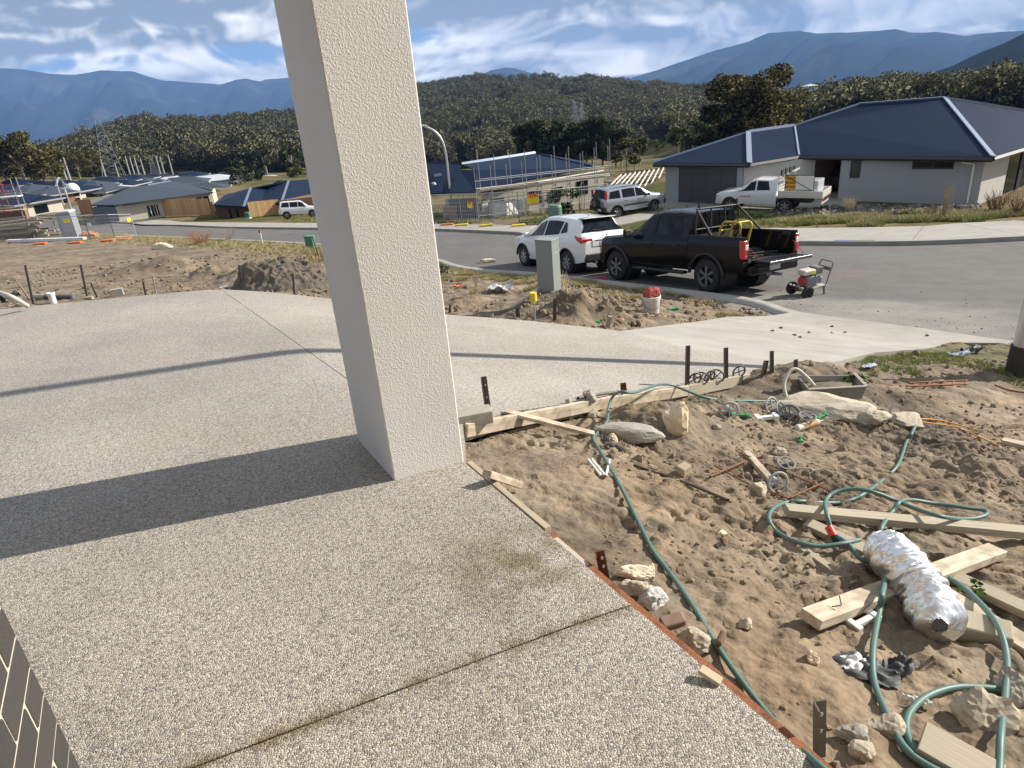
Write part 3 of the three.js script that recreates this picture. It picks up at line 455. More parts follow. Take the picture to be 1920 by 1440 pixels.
// ---------- near objects ----------
// box of width w and height h whose top runs from a to b
function beamG(a, b, w, h, r = 0.003) {
  const d = b.clone().sub(a), L = d.length(), X = d.clone().normalize(), Z = X.clone().cross(V(0, 1, 0)).normalize(), Y = Z.clone().cross(X).normalize();
  const g = r ? rbox(L, h, w, r) : box(L, h, w); const uv = g.attributes.uv, p = g.attributes.position; for (let i = 0; i < p.count; i++) uv.setXY(i, p.getX(i), p.getY(i) + p.getZ(i));
  return g.applyMatrix4(new THREE.Matrix4().makeBasis(X, Y, Z)).translate((a.x + b.x) / 2, (a.y + b.y) / 2, (a.z + b.z) / 2);
}
const lift = (p, h) => V(p.x, p.y + h, p.z);
const GH = (px, py, h = 0) => hit(px, py, (x, z) => top(x, z) + h);
function upTo(P, px, py) { const d = ray(px, py), w = CP.clone().sub(P), b = d.y, dd = d.dot(w), e = w.y, den = 1 - b * b; return (e - b * dd) / den; }
function tagged(o, label, category, group) { o.userData = { label, category, ...(group ? { group } : {}) }; return o; }
// steel form and timber forms along the slab
{
  const n = V(edgeDir.z, 0, -edgeDir.x).normalize(); if (n.x < 0) n.negate();
  const a = pilC.clone().addScaledVector(n, 0.02), b = edgeEnd.clone().addScaledVector(n, 0.02).addScaledVector(edgeDir, 1.2);
  a.y = yN(a.x, a.z) - 0.027; b.y = yN(b.x, b.z) - 0.027; const mid = a.clone().lerp(b, 0.24); mid.y = (yN(mid.x, mid.z) - 0.027);
  solo('form_timber', 'narrow pale timber edge form beside the pillar foot', 'timber', beamG(a.clone().addScaledVector(edgeDir, 0.02), mid, 0.03, 0.07), mWood);
  const q = thing('steel_form', 'long rusty steel edge form bordering the pebbled slab', 'steel form');
  part('top_flange', beamG(mid, b, 0.046, 0.006, 0), mRust, q); part('web', beamG(mid.clone().add(V(0, -0.035, 0)), b.clone().add(V(0, -0.035, 0)), 0.006, 0.062, 0), mRust, q);
  part('splice', beamG(mid.clone().lerp(b, 0.02).add(V(0, 0.006, 0)), mid.clone().lerp(b, 0.11).add(V(0, 0.006, 0)), 0.026, 0.006, 0), M(lin(0.5, 0.47, 0.42), { roughness: 0.8 }), q);
  // boards
  const L = slabBoard.slice().reverse(), off = (p, q2) => { const d = V(q2.x - p.x, 0, q2.z - p.z).normalize(), m = V(-d.z, 0, d.x); if (m.z < 0) m.negate(); return m; };
  const board = (p, q2, label, mat, h) => { const m = off(p, q2), A = p.clone().addScaledVector(m, 0.02), B = q2.clone().addScaledVector(m, 0.02); A.y = yN(p.x, p.z) - h / 2 + 0.006; B.y = yN(q2.x, q2.z) - h / 2 + 0.006; return solo('form_board', label, 'form board', beamG(A, B, 0.034, h), mat, undefined); };
  const pale = M(0xffffff, { map: paleWoodTex, bumpMap: paleWoodTex, bumpScale: 0.002, roughness: 0.85 });
  board(L[0], L[3], 'pale planed form board running from the pillar past the short pegs', pale, 0.085); board(L[3], L[5], 'pale form board with soil heaped on its lower end', pale, 0.09); board(L[5], slabEnd[2], 'dark wet form board end by the leaning peg', mGreyWood, 0.1);
}
// pegs
function peg(b, t, w, label, mat = mSteel, kind = 'angle', group) {
  const P = G(...b), h = upTo(P, ...t), o = thing('form_peg', label, 'peg', P, 0.5, group);
  // lean towards the top pixel
  const T = V(0, h, 0), dz = 0; const dep = hypot(P.x - CP.x, P.y - CP.y, P.z - CP.z), tp = at(t[0], t[1], ray(...t).dot(V(P.x, P.y + h, P.z).sub(CP))); T.set(tp.x - P.x, h, tp.z - P.z);
  const q = new THREE.Quaternion().setFromUnitVectors(V(0, 1, 0), T.clone().normalize()), H = T.length() + 0.15, e = 0.005;
  const sh1 = kind === 'angle' ? [box(w, H, e, 0, H / 2 - 0.15, 0), box(e, H, w, -w / 2 + e / 2 - 0.0015, H / 2 - 0.15, w / 2 + 0.0015)] : kind === 'round' ? [cyl(w / 2, w / 2, H, 10, 0, H / 2 - 0.15, 0)] : [rbox(w, H, w * 0.55, 0.002, 0, H / 2 - 0.15, 0)];
  const g = merge(sh1); g.applyQuaternion(new THREE.Quaternion().setFromAxisAngle(V(0, 1, 0), -0.5).multiply(q)); part('shaft', g, mat, o);
  if (kind === 'angle' && dep < 5) for (const k of [0.2, 0.5]) { const c = T.clone().multiplyScalar(1 - k); part('nail_hole', cyl(0.006, 0.006, 0.008, 10).rotateX(PI / 2).translate(c.x * cos(0.5), c.y, c.z + 0.001), M(lin(0.3, 0.27, 0.22)), o); }
  return o;
}
const mPegRust = M(lin(0.6, 0.5, 0.5), { map: rustTex, roughness: 0.8 });
peg([1135, 1086], [1124, 1033], 0.035, 'short rusty drilled angle peg behind the rusty steel form', mPegRust); peg([1536, 1418], [1537, 1313], 0.034, 'tall grey steel angle peg beside the green hose', M(lin(0.16, 0.15, 0.13), { roughness: 0.6, metalness: 0.4 }));
peg([919, 797], [907, 706], 0.034, 'tall dark peg by the end of the pale board and the grey block'); peg([1066, 779], [1063, 748], 0.03, 'short grey peg midway along the pale form board', mGreyWood, 'flat'); peg([1171, 757], [1168, 718], 0.045, 'stout rusty peg where the hose bends over the form board', mPegRust); peg([1288, 728], [1290, 648], 0.04, 'tall dark peg at the start of the row of wire rings'); peg([1361, 716], [1361, 652], 0.042, 'tall dark peg at the far end of the row of wire rings'); peg([1431, 702], [1437, 676], 0.05, 'short leaning peg at the corner of the pebbled driveway'); peg([1447, 693], [1447, 658], 0.04, 'upright peg at the corner of the crossover'); peg([1492, 697], [1492, 674], 0.04, 'short peg rising behind the pale conduit loop');
peg([843, 586], [844, 571], 0.05, 'stub of a peg at the slab edge close to the pillar'); peg([972, 600], [970, 578], 0.06, 'short dark peg beside the yellow capped stake'); peg([1040, 602], [1040, 560], 0.05, 'tall dark peg in front of the grey soil heap'); peg([1138, 616], [1144, 593], 0.06, 'broken timber stake among green ties', mGreyWood, 'flat');
{ const o = peg([1003, 600], [1002, 574], 0.035, 'thin stake with a yellow plastic cap', mGalv, 'round'); part('cap', cyl(0.05, 0.05, 0.13, 12, 0, 0.36, 0), M(lin(0.75, 0.6, 0.05)), o); }
for (const [b, t, w, l] of [[[63, 572], [47, 497], 0.06, 'tall dark peg beside the white pipe stub'], [[164, 560], [151, 496], 0.06, 'tall dark peg at the timber offcut by the grey block'], [[182, 557], [171, 532], 0.05, 'short dark leaning peg behind the timber offcut'], [[55, 560], [33, 530], 0.045, 'thin pale leaning peg among the pipes'], [[273, 552], [268, 528], 0.055, 'short dark peg to the far side of the grey block'], [[292, 549], [286, 517], 0.04, 'slim pale peg standing past the grey block'], [[454, 543], [448, 497], 0.06, 'dark peg at the slab corner in front of the spoil heaps'], [[552, 552], [549, 513], 0.055, 'dark peg on the slab edge in front of the big spoil heap']]) peg(b, t, w, l, l.includes('pale') ? mGreyWood : mSteel, 'flat');

// blocks, timber, stones
function brickAt(px, py, l, h, d, turn, label, mat, tilt = 0, name = 'concrete_block') { const P = G(px, py), m = solo(name, label, name.split('_').pop(), rbox(l, h, d, 0.008).translate(0, h / 2 - 0.012, 0), mat); const uv = m.geometry.attributes.uv, p = m.geometry.attributes.position; for (let i = 0; i < p.count; i++) uv.setXY(i, p.getX(i) + p.getZ(i), p.getY(i)); m.position.copy(P); m.rotation.set(tilt, turn, tilt * 0.5); return m; }
brickAt(891, 815, 0.23, 0.085, 0.11, 0.22, 'grey concrete block at the pillar foot', mGreyStone);
brickAt(222, 556, 0.36, 0.27, 0.2, 0.35, 'dark faced concrete block on the slab edge near the pipes', mGreyStone); brickAt(168, 561, 0.3, 0.1, 0.1, -0.2, 'timber offcut leaning at the foot of a tall peg', mGreyWood, 0.2, 'timber_offcut');
brickAt(1282, 885, 0.07, 0.06, 0.06, 0.6, 'small cut pine block on the dirt', mWood, 0.1, 'timber_block'); brickAt(1261, 1168, 0.085, 0.035, 0.05, 0.2, 'brown brick shard beside the steel form', M(lin(0.55, 0.42, 0.4), { map: stoneTex }), 0.1, 'brick_shard'); brickAt(1350, 1205, 0.05, 0.07, 0.02, 0.9, 'upright brown brick sliver by the hose', M(lin(0.5, 0.38, 0.34), { map: stoneTex }), 0.3, 'brick_shard');
brickAt(1832, 1200, 0.19, 0.1, 0.1, -0.55, 'weathered square timber post end below the foil duct', mGreyWood, 0.06, 'timber_post');
function plank(a, b, w, h, label, mat = mWood, h0 = 0, h1 = 0) { const A = GH(a[0], a[1], h0 + h), B = GH(b[0], b[1], h1 + h); A.y -= h / 2; B.y -= h / 2; return solo('plank', label, 'plank', beamG(A, B, w, h), mat); }
const mPine = M(0xffffff, { map: paleWoodTex, bumpMap: paleWoodTex, bumpScale: 0.002, roughness: 0.8 });
plank([948, 797], [1114, 811], 0.05, 0.025, 'thin pale batten lying below the form board', mPine, 0, 0); plank([912, 882], [972, 903], 0.05, 0.035, 'short pine wedge resting on the edge form by the pillar', mPine, 0.05, 0.02);
plank([1474, 950], [2010, 1000], 0.07, 0.04, 'long grey plank under the hose coil', mGreyWood, 0.03, 0.03); plank([1512, 976], [1650, 1040], 0.07, 0.03, 'worn plank passing beneath the foil duct', mGreyWood, 0, 0.0);
const nailed = plank([1520, 1153], [1870, 1026], 0.085, 0.04, 'pale plank with a bent nail, crossing under the foil duct', mPine, 0.03, 0.02);
plank([1788, 1076], [1985, 1165], 0.07, 0.035, 'grey green plank beyond the pale nailed plank', mGreyWood, 0.0, 0.0); plank([1755, 1100], [1960, 1225], 0.08, 0.04, 'pale plank running out from under the foil duct', mPine, 0.02, 0.0); plank([1728, 1376], [1880, 1462], 0.11, 0.03, 'dirty board beneath the round hose loop', mGreyWood, 0.02, 0); plank([1880, 822], [2000, 850], 0.07, 0.04, 'short pine plank by the orange twine', mPine); plank([1500, 1023], [1602, 1092], 0.035, 0.02, 'thin grey stick beside the worn plank', mGreyWood); plank([1400, 845], [1446, 897], 0.04, 0.03, 'small timber stake among rusty rods', mPine); plank([1245, 812], [1120, 780], 0.02, 0.01, 'flat dark steel strip by the form board', mSteel, 0.0, 0.02); plank([1312, 1250], [1352, 1276], 0.03, 0.015, 'orange pine splinter against the steel form', mWood, 0.02, 0);
{ const P = GH(1575, 1132, 0.085), m = solo('nail', 'bent nail on the pale plank', 'nail', tube([V(-0.035, 0, 0.01), V(-0.005, 0.003, 0.012), V(0, 0.004, 0.008), V(0.005, 0.02, -0.02)], 0.0022, 16, 6), mSteel); m.position.copy(P); }
const stone = (px, py, sx, sy, sz, label, mat = mStone, sd = 1, rough = 0.3, turn = 0, det = 3, tilt = 0) => { const m = solo('stone', label, 'stone', rock(sx, sy, sz, det, rough, sd), mat); const p = m.geometry.attributes.position, uv = m.geometry.attributes.uv; for (let i = 0; i < p.count; i++) uv.setXY(i, p.getX(i) + p.getY(i) * 0.6, p.getZ(i) + p.getY(i) * 0.6); m.position.copy(G(px, py)); m.position.y += sy * 0.55; m.rotation.set(tilt, turn, tilt); return m; };
const mSand = M(lin(1.5, 1.4, 1.2), { map: stoneTex, bumpMap: stoneTex, bumpScale: 0.01, roughness: 0.95 });
stone(1270, 800, 0.085, 0.105, 0.085, 'big cream sandstone boulder on the dirt', mSand, 3, 0.18, 0.4); stone(1176, 818, 0.2, 0.045, 0.075, 'long flat grey stone resting on the hose', mGreyStone, 5, 0.16, -0.35, 3, 0.12); stone(1150, 828, 0.03, 0.03, 0.03, 'cream stone tucked under the long flat stone', mSand, 6);
stone(1550, 775, 0.34, 0.085, 0.17, 'large flat lump of old concrete', mStone, 8, 0.22, -0.15, 3); stone(1610, 792, 0.12, 0.06, 0.1, 'crumbling end piece beside the old concrete lump', mStone, 9); stone(1700, 800, 0.14, 0.06, 0.1, 'dirty stone at the bend of the green hose', mStone, 10); stone(1640, 790, 0.1, 0.045, 0.07, 'rounded stone past the concrete lump', mStone, 11);
stone(1228, 1128, 0.05, 0.04, 0.045, 'speckled grey white stone by the brick shard', M(lin(1.5, 1.55, 1.7), { map: greyStoneTex, bumpMap: greyStoneTex, bumpScale: 0.01 }), 12); stone(1190, 1080, 0.06, 0.025, 0.028, 'white splintered stone behind the rusty peg', M(lin(1.7, 1.65, 1.6), { map: stoneTex }), 13, 0.4, -0.3); stone(1220, 1082, 0.014, 0.04, 0.02, 'small white upright stone flake', M(lin(1.7, 1.65, 1.6), { map: stoneTex }), 14); stone(1190, 1112, 0.05, 0.03, 0.035, 'brown stone touching the steel form', mStone, 15); stone(1298, 1210, 0.045, 0.035, 0.04, 'tan stone beside the hose', mStone, 16);
stone(1840, 1355, 0.07, 0.06, 0.06, 'large rough stone inside the round hose loop', mStone, 17, 0.35); stone(1895, 1300, 0.05, 0.05, 0.05, 'pale angular stone touching the hose length from the foil duct', mGreyStone, 18, 0.4); stone(1660, 1370, 0.045, 0.03, 0.04, 'tan stone outside the looping hose', mStone, 19); stone(1605, 1385, 0.04, 0.02, 0.03, 'grey flake below the black plastic', mGreyStone, 20, 0.4); stone(1620, 1415, 0.035, 0.02, 0.03, 'brown chip near the tall grey peg', mStone, 21); stone(1525, 1240, 0.022, 0.02, 0.02, 'small white pebble on the bare dirt', mSand, 22); stone(1395, 1175, 0.025, 0.02, 0.022, 'brown pebble beyond the hose', mStone, 23); stone(1345, 805, 0.03, 0.025, 0.03, 'brown stone just past the boulder', mStone, 24); stone(1420, 925, 0.05, 0.05, 0.045, 'dirty stone under the rusty rods', mStone, 25); stone(1355, 1002, 0.02, 0.012, 0.016, 'flat white chip in the trodden dirt', mSand, 26); stone(1460, 852, 0.04, 0.03, 0.03, 'tan lump by the timber stake', mStone, 27); stone(1110, 780, 0.05, 0.03, 0.04, 'clod of earth against the form board', mStone, 28); stone(1105, 770, 0.05, 0.05, 0.05, 'rough stone below the bent hose', mGreyStone, 29);
stone(915, 492, 0.25, 0.1, 0.15, 'pale stone on the far dirt lot', mSand, 30); stone(306, 467, 0.5, 0.22, 0.3, 'white stone lying on the far lot', M(lin(1.7, 1.7, 1.65), { map: stoneTex }), 31); stone(490, 511, 0.1, 0.08, 0.08, 'small pale rock below the spoil heap', mSand, 32);

// rods
const rodThing = (pts, r, label, mat, h = 0.015, name = 'steel_rod') => solo(name, label, name.split('_').pop(), tube(pts.map(p => GH(p[0], p[1], p[2] ?? h)), r, 40, 6), mat);
rodThing([[1188, 871], [1250, 892], [1310, 915], [1365, 938]], 0.009, 'dark rod half buried in the dirt', mSteel, 0.008); rodThing([[1386, 848], [1450, 875], [1520, 905], [1575, 928]], 0.005, 'long rusty rod beside the bar chair', mRust, 0.035); rodThing([[1332, 893], [1390, 868], [1432, 853]], 0.006, 'short rusty rod under the timber stake', mRust, 0.02); rodThing([[1340, 873], [1410, 910], [1480, 935]], 0.005, 'rusty rod reaching towards the hose coil', mRust, 0.02); rodThing([[1482, 933], [1515, 918], [1545, 905]], 0.005, 'short rod crossing near the plank end', mRust, 0.02);
rodThing([[1103, 862], [1128, 893]], 0.008, 'white plastic rod nearer the flat stone, by the hose', mWhite, 0.012, 'plastic_rod'); rodThing([[1110, 861], [1135, 892]], 0.008, 'white plastic rod paired with its twin by the hose', mWhite, 0.012, 'plastic_rod'); rodThing([[1136, 893], [1143, 862]], 0.007, 'white rod crossing under the hose', mWhite, 0.012, 'plastic_rod'); rodThing([[1085, 775], [1128, 755], [1160, 738]], 0.012, 'dark bar propped against the form board', mSteel, 0.03);
{ const o = thing('reinforcing_ladder', 'rusty wire ladder of reinforcing lying on the grass', 'reinforcing'); const a = GH(1705, 718, 0.04), b = GH(1815, 713, 0.04), c = GH(1700, 724, 0.03), d = GH(1812, 720, 0.03); part('wire', rod(a, b, 0.012, 6), mRust, o); part('wire', rod(c, d, 0.012, 6), mRust, o); for (const t of [0.35, 0.75, 0.97]) part('cross_wire', rod(a.clone().lerp(b, t), c.clone().lerp(d, t), 0.01, 6), mRust, o); }
rodThing([[1865, 722], [1900, 733], [1990, 745]], 0.012, 'rusty bar lying at the edge of the grass', mRust, 0.04);
// bar chairs: ring, spokes, post with prongs
function barChair(px, py, R, rx, ry, label, mat, h = 0.03) {
  const o = thing('bar_chair', label, 'bar chair', GH(px, py, h), ry, 'plastic bar chairs dropped on the dirt');
  const spin = g => g.rotateX(rx); part('ring', spin(new THREE.TorusGeometry(R, R * 0.15, 6, 28).rotateX(PI / 2).scale(1, 0.5, 1)), mat, o);
  for (let k = 0; k < 4; k++) part('spoke', spin(box(R * 0.95, R * 0.12, R * 0.14, R * 0.5, 0, 0).rotateY(k * PI / 2)), mat, o);
  part('hub', spin(cyl(R * 0.3, R * 0.42, R * 1.0, 10, 0, -R * 0.55, 0)), mat, o); for (let k = 0; k < 4; k++) part('prong', spin(box(R * 0.1, R * 0.5, R * 0.1, R * 0.3, -R * 1.2, 0).rotateY(k * PI / 2 + 0.4)), mat, o);
}
const mGreyPl = M(lin(0.36, 0.37, 0.36), { roughness: 0.6 }), mDkPl = M(lin(0.16, 0.165, 0.17), { roughness: 0.6 });
barChair(1459, 905, 0.058, 1.35, 0.2, 'grey bar chair lying on its side near the timber stake', mGreyPl, 0.045); barChair(1368, 770, 0.065, 1.45, 0.0, 'pale grey bar chair standing on edge past the boulder', mGreyPl, 0.055); barChair(1447, 760, 0.065, 1.25, 0.5, 'grey bar chair at the dark hose', mGreyPl, 0.055); barChair(1480, 778, 0.075, 1.2, -0.3, 'dark bar chair in front of the concrete lump', mDkPl, 0.06); barChair(1466, 768, 0.065, 1.0, 0.8, 'dark bar chair tangled behind another', mDkPl, 0.06); barChair(1514, 780, 0.06, 0.2, 0.3, 'upturned dark bar chair showing its prongs', mDkPl, 0.08); barChair(1474, 868, 0.05, 0.3, 0.3, 'dark upturned bar chair by the timber stake', mDkPl, 0.07);
for (const [x, y, a, l] of [[1302, 725, 0.3, 'touching the first tall peg'], [1314, 722, -0.3, 'beside the first one'], [1330, 720, 0.5, 'in the middle of the row'], [1344, 719, -0.6, 'leaning by the farther tall peg'], [1385, 708, 0.2, 'past the farther tall peg']]) { const m = solo('plastic_ring', 'black plastic ring on the form board soil, ' + l, 'ring', merge([new THREE.TorusGeometry(0.062, 0.008, 6, 26), box(0.11, 0.008, 0.008), box(0.008, 0.11, 0.008)]), mSteel); m.position.copy(GH(x, y, 0.045)); m.rotation.set(0.2, a, a); }
// small litter
const mGreen = M(lin(0.02, 0.27, 0.08), { roughness: 0.45 });
function bracket(px, py, s, turn, label, mat) { const o = thing('plastic_bracket', label, 'bracket', GH(px, py, 0.02), turn); part('arm', rbox(s, s * 0.22, s * 0.22, 0.004), mat, o); part('foot', rbox(s * 0.25, s * 0.3, s * 0.6, 0.004, -s * 0.5, 0, 0), mat, o); part('foot', rbox(s * 0.25, s * 0.3, s * 0.5, 0.004, s * 0.5, 0, 0), mat, o); }
bracket(1502, 824, 0.06, 1.1, 'green plastic fitting on the bare dirt', mGreen); bracket(1388, 779, 0.1, -0.2, 'green plastic fitting beside the pale bar chair', mGreen); bracket(1540, 781, 0.09, 0.4, 'green fitting against the concrete lump', mGreen); bracket(1437, 783, 0.14, 0.05, 'white plastic fitting beside the bar chairs', mWhite); bracket(1620, 1165, 0.1, 0.4, 'dusty white plastic bracket near the hose', mWhite); bracket(1122, 602, 0.13, 1.2, 'green plastic tie at the end of the soil heap', mGreen); bracket(1262, 580, 0.16, 0.1, 'green strip of plastic past the bucket', mGreen);
{ const o = thing('sealant_tube', 'cream sealant tube with orange label', 'sealant tube', GH(1515, 797, 0.03)); o.rotation.set(0, 0.35, 0); const g = (r1, r2, h, y) => cyl(r1, r2, h, 18, 0, y, 0).rotateZ(-PI / 2 - 0.0); part('barrel', g(0.026, 0.026, 0.2, 0), M(lin(0.72, 0.66, 0.5)), o); part('label', g(0.0268, 0.0268, 0.09, 0.03), M(lin(0.6, 0.35, 0.16)), o); part('nozzle', g(0.006, 0.014, 0.05, 0.125), mGreen, o); part('end_rim', g(0.028, 0.028, 0.008, -0.1), mWhite, o); }
// broken trough and conduit loop
{
  const P = G(1556, 738), o = thing('plastic_trough', 'grey dirt filled plastic trough with a broken rim', 'trough', P, -0.12);
  const L = 0.5, W = 0.3, H = 0.13, t = 0.012, pl = M(lin(0.30, 0.29, 0.25), { roughness: 0.7 });
  const wall = (a, b) => plate([V(a[0] * 0.9, 0, a[1] * 0.9), V(b[0] * 0.9, 0, b[1] * 0.9), V(b[0], H, b[1]), V(a[0], H - 0.02, a[1])], t);
  const c = [[-L / 2, W / 2], [L / 2, W / 2], [L / 2, -W / 2], [-L / 2, -W / 2]]; c.forEach((q, i) => part('wall', wall(q, c[(i + 1) % 4]), pl, o)); part('rim', beamG(V(-L / 2, H - 0.01, W / 2), V(L / 2, H, W / 2), 0.03, 0.012, 0), pl, o); part('rim', beamG(V(L / 2, H, W / 2), V(L / 2, H, -W / 2), 0.03, 0.012, 0), pl, o); part('soil_fill', rock(0.2, 0.05, 0.11, 2, 0.4, 40).translate(-0.02, 0.06, 0), mSoil2(), o);
}
function mSoil2() { return M(0xffffff, { map: soilTex, roughness: 1 }); }
{ const q = [[1475, 748, 0.02], [1470, 722, 0.12], [1478, 700, 0.24], [1492, 692, 0.28], [1510, 705, 0.2], [1525, 722, 0.08], [1532, 735, 0.0]]; const b = G(1478, 748), e = G(1528, 736); const pts = q.map(([x, y], i) => at(x, y, lerp(b.distanceTo(CP), e.distanceTo(CP), i / 6))); solo('conduit', 'pale flexible conduit looping out of the soil', 'conduit', tube(pts, 0.017, 50, 10), M(lin(0.5, 0.47, 0.4), { roughness: 0.6 })); }
rodThing([[1522, 741], [1535, 733], [1548, 741]], 0.012, 'grey cable loop beside the trough', mGreyPl, 0.04, 'cable_loop'); rodThing([[1610, 770], [1640, 774], [1665, 772], [1672, 764]], 0.01, 'dark pipe end poking out by the concrete lump', mBlack, 0.04, 'pipe_end');
for (const [pts, l] of [[[[1712, 785], [1760, 788], [1830, 806], [1890, 828]], 'frayed orange twine across the dirt'], [[[1720, 790], [1790, 800], [1820, 812], [1870, 835]], 'looser strand of orange twine by the pine plank']]) rodThing(pts, 0.006, l, M(lin(0.55, 0.26, 0.06), { roughness: 0.9 }), 0.012, 'twine');
// garden hose
{
  const mHose = MP(lin(0.085, 0.165, 0.15), { roughness: 0.5 }), mHoseD = mHose;
  const H = (a, h = 0.014) => a.map(p => GH(p[0], p[1], p[2] ?? h));
  const o = thing('garden_hose', 'long green garden hose trailing past the pegs and along the slab', 'hose');
  part('hose_length', tube(H([[1560, 757], [1480, 752], [1420, 752], [1330, 747], [1250, 741, 0.04], [1190, 736, 0.1], [1168, 734, 0.16], [1150, 742, 0.13], [1141, 765, 0.07], [1138, 790, 0.03], [1120, 812], [1113, 824], [1128, 850], [1160, 905], [1200, 985], [1226, 1035], [1260, 1080], [1300, 1138], [1345, 1212], [1400, 1290], [1465, 1368], [1530, 1430], [1600, 1490]]), 0.0098, 260, 10), mHose, o);
  const k = thing('garden_hose', 'coiled green garden hose with red connector around the foil duct', 'hose');
  part('hose_length', tube(H([[1690, 771], [1712, 786], [1718, 793], [1710, 812], [1700, 828], [1684, 871], [1655, 900], [1626, 922], [1600, 936], [1565, 943], [1500, 940], [1471, 943], [1448, 956], [1442, 976], [1458, 998], [1494, 1016], [1542, 1024, 0.03], [1585, 1018, 0.05], [1612, 1012, 0.06]]), 0.0108, 220, 10), mHose, k);
  part('hose_length', tube(H([[1561, 1002, 0.05], [1549, 958, 0.09], [1549, 938, 0.1], [1565, 923, 0.11], [1600, 917, 0.12], [1639, 923, 0.12], [1681, 939, 0.11], [1720, 955, 0.1], [1768, 969, 0.09], [1817, 973, 0.085], [1848, 966, 0.085], [1846, 957, 0.08], [1804, 951, 0.08], [1752, 944, 0.08], [1706, 937, 0.085], [1687, 942, 0.09], [1671, 962, 0.08], [1655, 985, 0.07], [1650, 1000, 0.06]]), 0.0108, 220, 10), mHose, k);
  part('hose_length', tube(H([[1566, 1004, 0.05], [1590, 1020, 0.05], [1612, 1046, 0.04], [1640, 1060, 0.05], [1658, 1084, 0.09], [1654, 1115, 0.09], [1649, 1145, 0.04], [1637, 1217, 0.03], [1640, 1281, 0.02], [1668, 1349], [1695, 1400], [1737, 1434], [1800, 1465]]), 0.0108, 200, 10), mHose, k);
  part('hose_length', tube(H([[1780, 1085, 0.06], [1800, 1097, 0.06], [1837, 1130, 0.06], [1872, 1176, 0.06], [1888, 1235, 0.05], [1885, 1304, 0.04], [1877, 1372, 0.04], [1874, 1437, 0.04], [1872, 1500, 0.03]]), 0.0108, 150, 10), mHose, k);
  part('hose_length', tube(H([[1990, 1318], [1920, 1302], [1865, 1291], [1796, 1288], [1741, 1304], [1706, 1336], [1700, 1372], [1718, 1409], [1746, 1434], [1790, 1470]]), 0.0108, 150, 10), mHose, k);
  const a = GH(1556, 992, 0.06), b = GH(1563, 1005, 0.05), d = b.clone().sub(a).normalize(); part('red_collar', rod(a.clone().addScaledVector(d, -0.012), b, 0.019, 14), M(lin(0.72, 0.05, 0.03), { roughness: 0.4 }), k); part('black_coupling', rod(b, b.clone().addScaledVector(d, 0.03), 0.016, 12), mBlack, k);
}
// foil duct
{
  const pts = [[1632, 1012], [1655, 1028], [1690, 1062], [1722, 1098], [1745, 1135], [1762, 1172]].map(p => GH(p[0], p[1], 0.10)), c = new THREE.CatmullRomCurve3(pts), n = 220, m = 40, pos = [], ix = [], fr = c.computeFrenetFrames(n);
  for (let i = 0; i <= n; i++) { const p = c.getPointAt(i / n), s = i / n; const R = 0.088 * (0.35 + 0.65 * sst(0, 0.1, s)) * (1 - 0.72 * sst(0.9, 1, s)); for (let j = 0; j <= m; j++) { const a = j / m * 2 * PI, aa = (j % m) / m * 2 * PI; const ridge2 = abs(((s * 13 + 0.12 * sin(aa * 2 + s * 9) + aa / 6.283) % 1 + 1) % 1 - 0.5) * 2; const k = R * (1 + 0.13 * (ridge2 - 0.5) + 0.2 * (0.35 - abs(fbm(s * 34 + cos(aa) * 3, sin(aa) * 3.4 + s * 9, 4, 8)) * 1.8) + 0.10 * fbm(s * 6 + cos(aa), sin(aa) * 1.5, 2, 18)); const q = p.clone().addScaledVector(fr.normals[i], cos(a) * k).addScaledVector(fr.binormals[i], sin(a) * k); pos.push(q.x, q.y, q.z); } }
  for (let i = 0; i < n; i++) for (let j = 0; j < m; j++) { const a = i * (m + 1) + j; ix.push(a, a + 1, a + m + 1, a + 1, a + m + 2, a + m + 1); }
  const o = thing('foil_duct', 'crumpled silver foil duct lying across the planks', 'duct'); part('foil', tri(pos, ix), M(lin(0.9, 0.9, 0.9), { roughness: 0.38, metalness: 1 }), o);
  const e = c.getPointAt(1), tg = c.getTangentAt(1); part('inner_liner', new THREE.CircleGeometry(0.026, 24).applyQuaternion(new THREE.Quaternion().setFromUnitVectors(V(0, 0, 1), tg)).translate(e.x - tg.x * 0.006, e.y - tg.y * 0.006, e.z - tg.z * 0.006), M(lin(0.1, 0.1, 0.1)), o);
}
// torn black plastic
function sheetScrap(px, py, w, d, label, mat, turn, h = 0.05, name = 'plastic_scrap') { const n = 18, pos = [], ix = [], uv = []; for (let j = 0; j <= n; j++) for (let i = 0; i <= n; i++) { const u = i / n - 0.5, v = j / n - 0.5, e = 1 + 0.3 * fbm(atan2(v, u) * 2, w * 20, 3, 6); pos.push(u * w * e, h * (fbm(u * 3 + w * 9, v * 3, 3, 8) + 0.55), v * d * e); uv.push(u, v); } for (let j = 0; j < n; j++) for (let i = 0; i < n; i++) { const a = j * (n + 1) + i; if (hypot(i / n - 0.5, j / n - 0.5) > 0.46 + 0.14 * hash(i >> 2, j >> 2, 5)) continue; ix.push(a, a + n + 1, a + 1, a + 1, a + n + 1, a + n + 2); } const m = solo(name, label, 'scrap', tri(pos, ix, uv), mat); m.position.copy(G(px, py)); m.rotation.y = turn; return m; }
const mBlkSheet = M(lin(0.05, 0.055, 0.06), { roughness: 0.6 });
